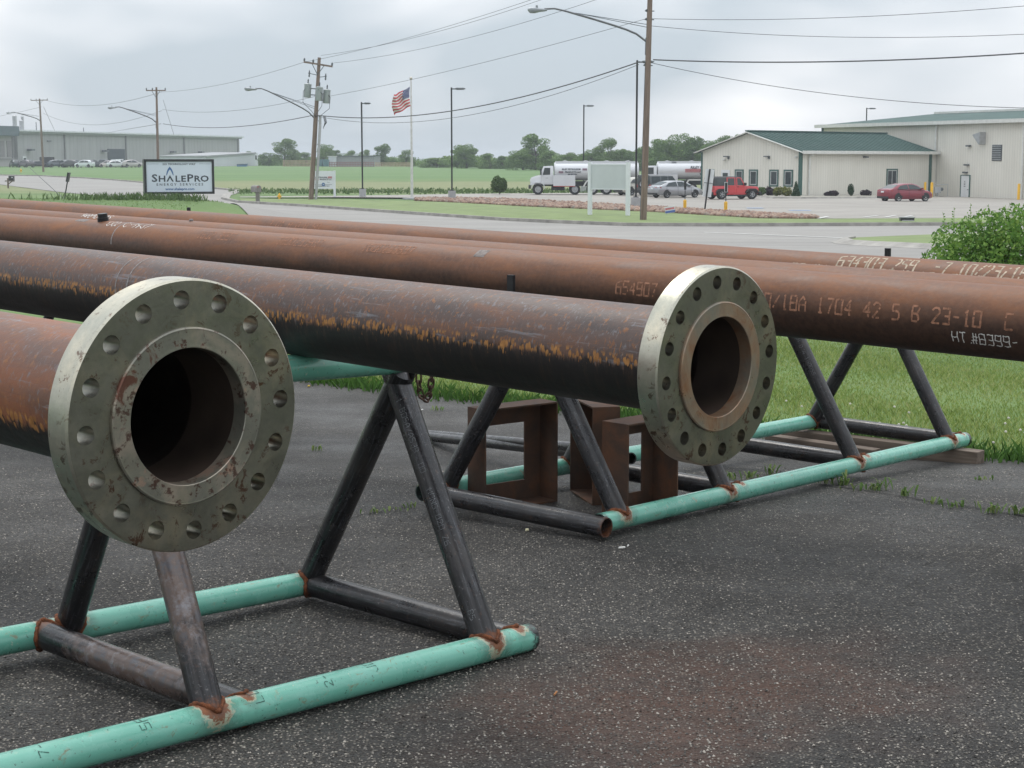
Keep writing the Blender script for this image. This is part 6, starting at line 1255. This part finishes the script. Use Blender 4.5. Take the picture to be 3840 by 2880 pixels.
# tanker trucks
TW = paint('tank_white', (.60, .61, .63)); TS = M('tank_silver', (.58, .59, .61), .38, .15, var=.02, scale=.3); CHS = M('chassis_dark', (.035, .036, .038), .7)
def tanker(label, loc, second=False):
    t = thing('tanker_truck', label, 'tanker truck', loc, pi, 'white fuel tanker trucks'); L = 10.2 if not second else 11.5
    xf = L/2
    mb = MB(); rings = []
    n = 22
    def tank(xa__, xb__, zc_, a, b):
        rr = []
        for x, f in ((xa__, .90), (xa__+.12, 1), (xb__-.12, 1), (xb__, .90)): rr.append([(x, a*f*math.cos(2*pi*k/n), zc_+b*f*math.sin(2*pi*k/n)) for k in range(n)])
        return rr
    ta, tb = -L/2+.1, xf-2.25
    mb.loft(tank(ta, tb, 2.16, 1.16, .86)); tk = obj('tank', mb, TS, t, smooth=35)
    mb = MB(); mb.box(((ta+tb)/2, .55, 2.98), (tb-ta-.2, .06, .22)); mb.box(((ta+tb)/2, -.55, 2.98), (tb-ta-.2, .06, .22)); mb.box(((ta+tb)/2, 0, 2.99), (tb-ta-.3, 1.0, .05)); obj('top_rail', mb, TS, tk)
    for k in range(4): mb = MB(); mb.lathe([(.25, 0), (.25, .12), (0, .16)], 12, (ta+1+k*(tb-ta-2)/3, 0, 3.0)); obj('hatch', mb, ALU, tk)
    mb = MB(); mb.box((-.1, .42, .92), (L-.6, .12, .26)); mb.box((-.1, -.42, .92), (L-.6, .12, .26)); mb.box((-.2, 0, 1.12), (L-2.6, 1.1, .25)); obj('chassis', mb, CHS, t)
    # cab and bonnet
    sec = lambda x, z0, z1, w_: [(x, w_, z0), (x, w_, z1-.15), (x, w_*.92, z1), (x, -w_*.92, z1), (x, -w_, z1-.15), (x, -w_, z0)]
    mb = MB(); mb.loft([sec(xf-2.15, 1.0, 2.62, 1.02), sec(xf-2.05, .95, 2.66, 1.04), sec(xf-1.25, .95, 2.62, 1.03), sec(xf-.98, 1.0, 1.95, 1.02)]); cb_ = obj('cab', mb, TW, t, smooth=30)
    mb = MB(); mb.loft([sec(xf-1.02, .95, 1.82, .92), sec(xf-.5, .95, 1.72, .88), sec(xf-.08, .85, 1.55, .84), sec(xf, .80, 1.35, .80)]); obj('bonnet', mb, TW, t, smooth=30)
    for s in (1, -1):
        mb = MB(); mb.add([(xf-1.85, s*1.052, 1.85), (xf-1.15, s*1.052, 1.82), (xf-1.32, s*1.045, 2.48), (xf-1.85, s*1.045, 2.48)], [(0, 1, 2, 3)]); obj('side_window', mb, CGL, cb_)
        mb = MB(); mb.box((xf-1.5, s*1.055, 1.40), (.9, .02, .72)); mb.box((xf-1.9, s*1.07, 1.62), (.12, .05, .26), mi=0); obj('door', mb, TW, cb_)
        mb = MB(); mb.box((xf-1.0, s*1.28, 2.1), (.10, .22, .55)); obj('mirror', mb, PLAS, cb_)
        mb = MB(); r_ = .52; pr = [(-1.25, .1), (-1.1, .8), (-.6, 1.2), (.5, 1.2), (1.05, .75), (1.2, .1)]
        for q_ in range(5):
            (a, b), (c, d) = pr[q_], pr[q_+1]; xw = xf-.72; mb.add([(xw+a*r_, s*.62, r_+b*r_), (xw+c*r_, s*.62, r_+d*r_), (xw+c*r_, s*1.13, r_+d*r_), (xw+a*r_, s*1.13, r_+b*r_), (xw+a*r_*.9, s*.62, r_+b*r_*.9), (xw+c*r_*.9, s*.62, r_+d*r_*.9), (xw+c*r_*.9, s*1.13, r_+d*r_*.9), (xw+a*r_*.9, s*1.13, r_+b*r_*.9)], [(0, 1, 2, 3), (3, 2, 6, 7), (7, 6, 5, 4)])
        obj('front_fender', mb, TW, t)
        mb = MB(); mb.box((xf-.05, s*.62, 1.16), (.10, .26, .16)); obj('head_lamp', mb, HLT, t)
        wheel(t, xf-.72, s*.95, .50, .28, s, .58, RIM, 8)
        for x in ((xf-4.15, xf-5.8, xf-7.1, xf-8.9) if not second else (xf-4.3, xf-5.6, xf-8.3, xf-9.6)): wheel(t, x, s*.90, .50, .40, s, .58, RIM if x > xf-5 or x < xf-8 else M('rim_white', (.5, .5, .5), .5), 8)
        mb = MB(); mb.box((xf-3.15, s*1.05, 1.30), (2.05, .35, 1.02)); ob = obj('side_cabinet', mb, TW, t); mb = MB(); mb.box((xf-3.15, s*1.23, .78), (2.05, .02, .06)); obj('reflector_strip', mb, RLT, ob)
        mb = MB(); mb.beam((xf-4.95, s*1.12, .75), (xf-5.25, s*1.12, 1.28), .12, .35, (0, 1, 0)); mb.box((xf-6.9, s*1.12, 1.28), (3.3, .12, .14)); obj('rear_fender', mb, TRIMW, t)
        mb = MB(); mb.box((xf-2.6, s*.75, .62), (1.2, .4, .42)); obj('step_tank', mb, CHS, t)
    mb = MB(); mb.add([(xf-1.02, .85, 1.92), (xf-1.02, -.85, 1.92), (xf-1.23, -.85, 2.55), (xf-1.23, .85, 2.55)], [(0, 1, 2, 3)]); obj('windscreen', mb, CGL, cb_)
    mb = MB(); mb.box((xf+.05, 0, .72), (.2, 2.05, .34)); obj('bumper', mb, PLAS, t)
    # lettering on the side that faces us: local +y side (truck turned by 180 degrees); thing-space x runs right to left
    rot = pi
    y_ = 1.19
    if not second:
        for s_, sz, x, z, m_ in (('RILEY PETROLEUM', .21, 1.30, 2.28, INK), ('PRODUCTS LLC', .21, 1.15, 2.02, INK), ('800-537-2399', .15, 1.2, 1.82, INK)): text_part('lettering', s_, sz, m_, tk, (x, y_, z), rot, bold=.008)
        for x, z in ((.05, 2.34), (2.25, 2.08)):
            for q_ in range(3): mb = MB(); mb.box((x, y_, z+.065*(q_-1)), (.42, .012, .045)); obj('stripe_emblem', mb, M('letter_plum', (.16, .06, .10), .6), tk)
        text_part('lettering', 'RILEY', .10, INK, cb_, (xf-1.55, 1.07, 1.5), rot)
    else:
        for s_, sz, x, z, m_ in (('RILEY PETROLEUM', .34, -1.05, 2.38, INK), ('PRODUCTS LLC', .34, -1.75, 2.05, INK), ('740-282-2399', .32, -1.45, 1.70, INK)): text_part('lettering', s_, sz, m_, tk, (x, y_, z), rot, bold=.012, shear=.2 if 'R' in s_ else 0)
        for q_ in range(3): mb = MB(); mb.box((.1, y_, 2.06+.12*q_), (1.5, .012, .07)); obj('stripe_emblem', mb, REDI, tk)
        for s_, x in (('3500', 1.9), ('2000', -1.0)): text_part('lettering', s_, .24, INK, tk, (x, .62, 2.88), rot, bold=.006)
    return t
tanker('white fuel tanker truck facing left, its front wheel at the edge of the lot', Vector((at(1988, 700, 156).x+5.1, 156, float(T(6, 156))+.10)))
tanker('second white fuel tanker, mostly hidden behind pole, cars and office', Vector((at(2400, 700, 164).x+5.1, 163.5, float(T(16, 163))+.10)), True)
# cars in front of the factory
lotcars = [(48, 628, (.03, .05, .05), 1, 60, 'dark green crossover at the left end of the factory car row'), (98, 627, (.10, .09, .10), 1, 35, 'maroon grey crossover second in the factory car row'), (137, 626, (.02, .022, .03), 0, 25, 'black sedan left of the farthest utility pole'),
           (203, 625, (.10, .12, .14), 1, 30, 'blue grey wagon right of the box trailer at the factory'), (234, 625, (.12, .13, .14), 1, 50, 'mid grey crossover left of the white hatchback at the factory'), (270, 625, (.05, .052, .055), 1, 20, 'charcoal wagon behind the white hatchback at the factory'),
           (318, 631, (.62, .66, .68), 1, 15, 'white hatchback parked nearest the field in front of the factory'), (347, 625, (.035, .045, .05), 1, 40, 'dark crossover just right of the white hatchback'), (408, 627, (.62, .55, .55), 0, 30, 'small white sedan with reddish bumper near the factory doorway'),
           (441, 628, (.60, .62, .63), 0, 20, 'white sedan below the factory doorway'), (478, 626, (.25, .27, .29), 0, 20, 'silver sedan right of the factory doorway'), (503, 627, (.45, .42, .42), 1, 20, 'pale crossover at the right end of the factory car row')]
for px, y, c, h_, a_, lb in lotcars:
    D = 404 if y < 630 else 398; p = at(px, y, D); sedan('parked_car', lb, Vector((p.x, D+random.uniform(-2, 3)*(y < 630), float(T(p.x, D))-.0)), R(a_ if px % 2 else 180-a_), c, 4.6, 0, hatch=bool(h_), group='cars parked in front of the factory', detail=False).scale = (1.05, 1.05, 1.25 if h_ else 1.1)
def pickup(label, px, D, col, a_, cap_):
    p = at(px, 622, D); t = thing('pickup_truck', label, 'pickup truck', Vector((p.x, D, float(T(p.x, D)))), R(a_), 'cars parked in front of the factory'); P = paint('pickup_paint_%d' % int(col[0]*100), col)
    body_loft(t, [(-2.9, .5, 1.15, .9), (-2.8, .45, 1.2, 1.0), (0, .45, 1.22, 1.02), (1.7, .45, 1.2, 1.02), (2.7, .5, 1.1, .98), (2.85, .55, 1.0, .9)], P); cabin_loft(t, [(-.9 if not cap_ else -2.6, 1.15, 1.2, .95, .9), (-.7 if not cap_ else -2.4, 1.15, 1.85, .95, .75), (.8, 1.15, 1.88, .95, .75), (1.6, 1.15, 1.2, .95, .9)], P)
    side_glass(t, [[(-.6, 1.25), (.15, 1.25), (.15, 1.72), (-.55, 1.72)], [(.25, 1.25), (1.2, 1.25), (.8, 1.72), (.25, 1.72)]], lambda z: .96-.2*(z-1.2)/.6)
    for x in (-1.8, 1.9):
        for s in (1, -1): wheel(t, x, s*.92, .42, .26, s, .6, RIM, 8)
pickup('dark pickup truck parked left of the factory doorway', 392, 412, (.06, .07, .08), 165, False); pickup('white pickup truck with cab rear towards us in front of the factory doorway', 447, 413, (.60, .62, .63), 70, True)
p = at(178, 622, 408); t = thing('box_trailer', 'black box trailer among the cars at the factory', 'trailer', Vector((p.x, 408, float(T(p.x, 408)))), R(10)); mb = MB(); mb.box((0, 0, 1.5), (3.4, 2.2, 1.9)); obj('box', mb, BLKP, t)
for s in (1, -1): wheel(t, 0, s*1.05, .4, .25, s)
# ------------------------------------------------------------------ planting by the office
def shrub(label, px0, px1, y0, y1, D, mat, n, cone=False, cat='shrub', grp='shrubs in the office bed', size=.09):
    a, b = at(px0, y1, D), at(px1, y1, D); z0 = float(T(a.x, D))+.15; z1 = at(px0, y0, D).z; w_ = (b.x-a.x)/2; h_ = z1-z0; c = (a.x+b.x)/2
    t = thing('shrub', label, cat, Vector((c, D, z0)), group=grp)
    if cone: cl = [(0, 0, h_*f, w_*(1.02-f)*1.0+.05, w_*(1.02-f)+.05, h_*.16) for f in (.12, .28, .44, .6, .76, .9)]
    else: cl = [(random.uniform(-.45, .45)*w_, random.uniform(-.3, .3)*w_, h_*random.uniform(.35, .62), w_*random.uniform(.5, .62), w_*.5, h_*random.uniform(.32, .42)) for _ in range(6)]
    vs, fs = leafcloud(cl, n, size, int(px0)); npmesh('foliage', vs, fs, mat, t); mb = MB(); mb.tube([(0, 0, -.2), (0, 0, h_*.5)], .05, 6); obj('stem', mb, _mc['bark_dark'], t)
LG = m_leaf('shrub_green', [(.2, (.04, .085, .02)), (.8, (.10, .16, .04))]); LY = m_leaf('shrub_yellow', [(.2, (.09, .12, .025)), (.8, (.24, .24, .06))]); LP = m_leaf('shrub_purple', [(.2, (.018, .012, .018)), (.8, (.055, .032, .045))]); LD = m_leaf('shrub_conifer', [(.2, (.015, .045, .018)), (.8, (.04, .09, .035))])
shrub('pale green shrub in the bed behind the red off-roader', 2836, 2878, 702, 737, 145.5, LG, 700); shrub('purple shrub between pale green and yellow green ones', 2868, 2908, 698, 737, 146, LP, 700); shrub('yellow green shrub under the right office windows', 2895, 2935, 699, 737, 144, LY, 800)
shrub('yellow green shrub next to the clipped cone', 2928, 2970, 701, 737, 143.5, LY, 800); shrub('dark clipped conifer cone at the office corner', 2968, 3001, 683, 738, 143, LD, 1600, True, size=.06)
shrub('low purple shrub left along the office side wall', 3088, 3150, 713, 739, 146, LP, 900); shrub('dark upright conifer column by the office side wall', 3178, 3208, 689, 738, 148, LD, 1200, False, size=.06); shrub('low purple shrub left of the dark red sedan', 3226, 3268, 711, 738, 150, LP, 700)
bed = [gp(*q_) for q_ in [(2838, 745), (2900, 749), (3000, 750), (3100, 749), (3290, 748)]]; bedf = [(25.3-5.5, 152.5), (25.0-1.5, 148.2), (25.3, 146.6), (27.5, 148.3), (38.5, 157.5)]
strip('planting_bed', [(p.x, p.y) for p in bed], bedf, .22, M('bed_gravel', (.34, .32, .27), .9, var=.35, scale=6), 40, 5); curb('curb_bed', [(p.x, p.y) for p in bed], .15, .26)
shrub('single dark green bush alone in the field left of the tanker', 1838, 1908, 660, 727, 157, LG, 2600, cat='bush', grp=None, size=.11)
# rock bed: rounded broken stones
def stones():
    c0 = np.array(verge_top); c1 = np.array(lot_near); vs = []; fs = []
    ico = bmesh.new(); bmesh.ops.create_icosphere(ico, subdivisions=1, radius=1); iv = np.array([v.co[:] for v in ico.verts]); itf = np.array([[v.index for v in f.verts] for f in ico.faces]); ico.free()
    n = 7500; V_ = []; F_ = []; k0 = 0
    for k in range(n):
        px = random.uniform(1560, 3060); u = random.random(); yb = np.interp(px, [1560, 1700, 1900, 1960, 2207, 2482, 2660, 2759, 2858, 3000, 3060], [757, 764, 775, 779, 790, 802, 814, 820, 825, 827, 826]); yt = np.interp(px, [1560, 1700, 1900, 1960, 2204, 2352, 2454, 2634, 2759, 2858, 3000, 3060], [750, 748, 752, 755, 769, 778, 784, 796, 802, 808, 819, 824])
        p = gp(px, yt+(yb-yt)*u, 70); s = random.uniform(.08, .20)*np.array([random.uniform(.8, 1.4), random.uniform(.7, 1.1), random.uniform(.5, .9)]); a = random.uniform(0, pi); c, sn = math.cos(a), math.sin(a)
        v = iv*s*(1+.25*rng.random((len(iv), 1))); v = np.stack([v[:, 0]*c-v[:, 1]*sn, v[:, 0]*sn+v[:, 1]*c, v[:, 2]], 1)+np.array([p.x, p.y, p.z+.13]); V_.append(v); F_.append(itf+k0); k0 += len(v)
    t = NT('rock_bed_stone'); g_ = t.new('ShaderNodeNewGeometry'); t.set(t.ramp(g_.outputs['Random Per Island'], [(0, (.13, .075, .055)), (.4, (.22, .135, .10)), (.7, (.33, .235, .175)), (1, (.20, .165, .14))]), .9)
    return tag(npmesh('rock_bed', np.concatenate(V_), np.concatenate(F_), t.m, tri=True), kind='stuff')
stones()
# tall grasses in the field and round the sign
MTG = m_leaf('tall_grass_far', [(.15, (.12, .17, .06)), (.5, (.21, .23, .10)), (.85, (.31, .28, .16)), (1, (.38, .32, .20))], .05)
MTD = m_leaf('dark_weeds_far', [(.2, (.06, .11, .035)), (.8, (.12, .18, .06))], .1)
n = 3500; Y = rng.normal(174, 5, n); X = rng.uniform(-.17, .12, n)*Y; k = X < 14; blades('field_edge_weeds', X[k], Y[k], rng.uniform(.08, .4, k.sum()), rng.uniform(.1, .3, k.sum()), MTD, 1.2)
n = 26000; X = rng.uniform(-42, -11, n); Y = rng.uniform(76, 116, n); k = (T(X, Y) > np.interp(Y, _TY, _TZ)+.22) & (X < -17.0); X, Y = X[k], Y[k]; hh_ = rng.uniform(.02, .085, len(X))*(1+.5*(Y > 96)); blades('mound_grass', X, Y, hh_, rng.uniform(.02, .06, len(X)), m_leaf('mound_blade', [(.15, (.12, .20, .055)), (.55, (.14, .25, .06)), (.9, (.27, .27, .12))], .12), .6)
n = 1100; X = rng.normal(-20.5, 2.6, n); Y = rng.uniform(91.5, 95, n); k = (X < -17.2); blades('sign_weeds', X[k], Y[k], rng.uniform(.2, .5, k.sum()), rng.uniform(.04, .09, k.sum()), MTD, .7)
# ------------------------------------------------------------------ trees
TL = [m_leaf('tree_leaf_'+n_, st, .08, .2) for n_, st in (('mid', [(.15, (.065, .13, .032)), (.5, (.125, .215, .055)), (.9, (.21, .30, .085))]), ('dark', [(.15, (.050, .105, .032)), (.5, (.095, .17, .050)), (.9, (.16, .24, .075))]), ('light', [(.15, (.065, .12, .035)), (.5, (.12, .20, .055)), (.9, (.20, .28, .09))]))]
protos = {}
def tree_proto(kind, sd):
    r = random.Random(sd); cl = []
    m = 26 if kind == 'round' else 20
    for k in range(m):
        a = r.uniform(0, 2*pi); z = r.uniform(.16, .88); rad = (.36 if kind == 'round' else .26)*math.sqrt(max(.08, 1-((z-.42)/.52)**2)); q_ = r.uniform(.35, 1)
        cl.append((math.cos(a)*rad*q_, math.sin(a)*rad*q_, z, r.uniform(.10, .19), r.uniform(.10, .17), r.uniform(.07, .12)))
    vs, fs = leafcloud(cl, 8000, .017, sd); me = npmesh('crown', vs, fs, TL[0]).data; bpy.data.objects.remove(bpy.data.objects['crown']) if 'crown' in bpy.data.objects else None
    mb = MB(); mb.tube([(0, 0, -.05), (.01, 0, .3), (-.01, .01, .62)], [.028, .02, .008], 7)
    for c in cl[:7]: mb.tube([(0, 0, .3+.2*r.random()), (c[0]*.6, c[1]*.6, c[2]-.08), (c[0], c[1], c[2])], [.013, .008, .003], 5)
    tr_ = obj('trunk', mb, M('bark_grey', (.10, .085, .07), .9)); tm = tr_.data; bpy.data.objects.remove(tr_); return me, tm
for kd_ in ('round', 'tall'):
    for sd in range(3): protos[(kd_, sd)] = tree_proto(kd_, 11+sd*7+(50 if kd_ == 'tall' else 0))
def tree(label, px, ytop, ybase, D, wpx, kind='round', v=0, leaf=0):
    b = at(px, ybase, D); top = at(px, ytop, D); H = top.z-b.z; t = thing('tree', label, 'tree', b, random.uniform(0, 6), 'trees along the far edge of the field'); W_ = wpx/F*D
    cm, tm = protos[(kind, v)]
    cr_ = link('crown', cm, None, t); cr_.material_slots[0].link = 'OBJECT'; cr_.material_slots[0].material = TL[leaf]
    tk = link('trunk', tm, None, t); sx_ = W_/.78 if kind == 'round' else W_/.60
    for o_ in (cr_, tk): o_.scale = (sx_, sx_, H/.95)
    return t
TR = [(1066, 521, 628, 455, 110, 'round', 0, 2, 'airy round tree right of the white annex'), (1010, 572, 628, 462, 80, 'round', 1, 1, 'low dark tree hugging the white annex'), (1150, 572, 628, 460, 70, 'round', 2, 0, 'mid green tree just left of the leaning pole'),
      (1217, 540, 628, 465, 80, 'round', 1, 0, 'round tree just right of the leaning pole'), (1262, 562, 628, 470, 40, 'tall', 0, 1, 'small tree behind the white shed end'), (1320, 565, 625, 480, 55, 'round', 2, 0, 'low rounded tree behind the grey shed roof'), (1368, 562, 625, 480, 50, 'round', 0, 0, 'low tree behind the first lot light'),
      (1432, 537, 628, 455, 66, 'tall', 1, 1, 'pointed tree at the right end of the grey shed'), (1475, 592, 630, 440, 46, 'round', 1, 0, 'low bushy tree left of the flagpole'), (1525, 563, 632, 430, 70, 'round', 2, 2, 'pale round tree right behind the flagpole'),
      (1640, 592, 640, 400, 120, 'round', 0, 0, 'wide low tree left of the second lot light'), (1750, 540, 640, 385, 110, 'round', 1, 0, 'big dense tree right of the second lot light'), (1722, 546, 640, 388, 80, 'tall', 2, 0, 'tall crown directly behind the second lot light'),
      (1838, 576, 645, 375, 90, 'round', 2, 0, 'rounded tree above the single field bush'), (1885, 584, 646, 372, 60, 'tall', 0, 1, 'narrow dark tree right of the rounded one'), (1962, 562, 650, 350, 130, 'round', 1, 0, 'broad tree in front of the tallest crown'),
      (2010, 503, 650, 352, 125, 'round', 0, 0, 'tallest crown of the tree line above the tanker cab'), (2070, 566, 650, 345, 110, 'round', 2, 0, 'spreading tree right of the tallest crown'), (2130, 570, 650, 345, 70, 'tall', 1, 2, 'pale narrow tree above the tanker tank'), (2175, 578, 652, 340, 90, 'round', 1, 0, 'low tree behind the third lot light'),
      (2215, 560, 652, 340, 70, 'tall', 2, 0, 'slim tree above the left post of the blank board'), (2285, 521, 652, 338, 115, 'round', 2, 2, 'light airy tree above the blank board'), (2330, 560, 652, 338, 90, 'round', 0, 0, 'dense tree above the right post of the blank board'), (2375, 568, 652, 335, 80, 'round', 1, 1, 'dark tree left of the tallest lot light'),
      (2420, 548, 652, 332, 80, 'tall', 0, 0, 'tree mostly hidden by the closest utility pole'), (2480, 523, 652, 330, 110, 'round', 0, 0, 'broad tree right of the closest utility pole'), (2545, 500, 652, 330, 125, 'round', 1, 0, 'highest tree between pole and office'), (2600, 515, 652, 328, 100, 'round', 2, 1, 'dark tree at the office corner'),
      (2655, 525, 652, 326, 90, 'tall', 1, 0, 'tree peeking over the left office roof edge'), (2705, 510, 652, 324, 110, 'round', 0, 2, 'pale crown over the office gable'), (2760, 508, 652, 322, 90, 'round', 2, 0, 'last crown showing left of the office ridge'), (925, 568, 628, 600, 60, 'round', 0, 1, 'small tree peeking over the annex roof')]
for px, yt, yb, D, w_, kd_, v_, lf, lb in TR: tree(lb, px, yt, yb+3, D, w_, kd_, v_, lf)
# undergrowth mass under and behind the crowns: reads as one mass
cl = []
for k in range(460):
    px = random.uniform(1500, 2840); D = np.interp(px, [1500, 1900, 2400], [425, 380, 340])+random.uniform(8, 30); yt = np.interp(px, [1500, 1620, 1720, 1760, 1800, 1860, 1905, 1940, 1970, 2070, 2100, 2180, 2207, 2270, 2335, 2352, 2400, 2460, 2540, 2600, 2650, 2700, 2800], [612, 603, 585, 585, 590, 600, 600, 582, 575, 578, 588, 594, 582, 572, 578, 586, 572, 562, 548, 546, 555, 548, 535])+random.uniform(-7, 10)
    p = at(px, yt, D); h_ = p.z-(float(T(p.x, D))); cl.append((p.x, D, p.z-h_*.45, random.uniform(2, 4), 2.5, h_*.5))
for k in range(110):
    px = random.uniform(960, 1560); D = 475+random.uniform(0, 20); p = at(px, random.uniform(588, 604), D); cl.append((p.x, D, p.z-2.4, random.uniform(3, 6), 3, 2.6))
vs, fs = leafcloud(cl, 100000, .26, 77); tag(npmesh('undergrowth', vs, fs, TL[0]), kind='stuff')
# far hills
def ridge(name, D, pts, col):
    mb = MB(); P = []
    for (x0, y0), (x1, y1) in zip(pts, pts[1:]):
        for k in range(16): f = k/16; P.append((x0+(x1-x0)*f, y0+(y1-y0)*f+random.uniform(-1.2, 1.2)))
    vs = [];
    for dpt, dz in ((0, None), (120, 0), (900, -1)):
        for px, py in P:
            p = at(px, py, D+60); z = p.z if dz == 0 else (-30 if dz is None else p.z*.6-10)
            vs.append((p.x*(1+dpt/D), D+dpt, z))
    n = len(P); mb.add(vs, [(r_*n+k, r_*n+k+1, (r_+1)*n+k+1, (r_+1)*n+k) for r_ in range(2) for k in range(n-1)]); tag(obj(name, mb, M(name+'_green', col, .95, var=.3, scale=.02)), kind='structure')
ridge('hills', 1500, [(-800, 600), (600, 596), (1000, 590), (1240, 590), (1300, 573), (1360, 574), (1440, 583), (1500, 592), (1560, 597), (1650, 592), (1760, 600), (2400, 592), (5000, 590)], (.06, .10, .05))
# ------------------------------------------------------------------ haze
mb = MB(); mb.box((0, 1400, 5), (5400, 3100, 20)); hz = obj('haze', mb, None); tag(hz, kind='stuff')
hm = bpy.data.materials.new('haze_air'); hm.use_nodes = True; hn = hm.node_tree; hn.nodes.clear(); pv = hn.nodes.new('ShaderNodeVolumePrincipled'); ho = hn.nodes.new('ShaderNodeOutputMaterial'); hn.links.new(pv.outputs[0], ho.inputs['Volume'])
pv.inputs['Color'].default_value = (.86, .92, .98, 1); pv.inputs['Density'].default_value = .0004; pv.inputs['Anisotropy'].default_value = .2; hz.data.materials.append(hm)
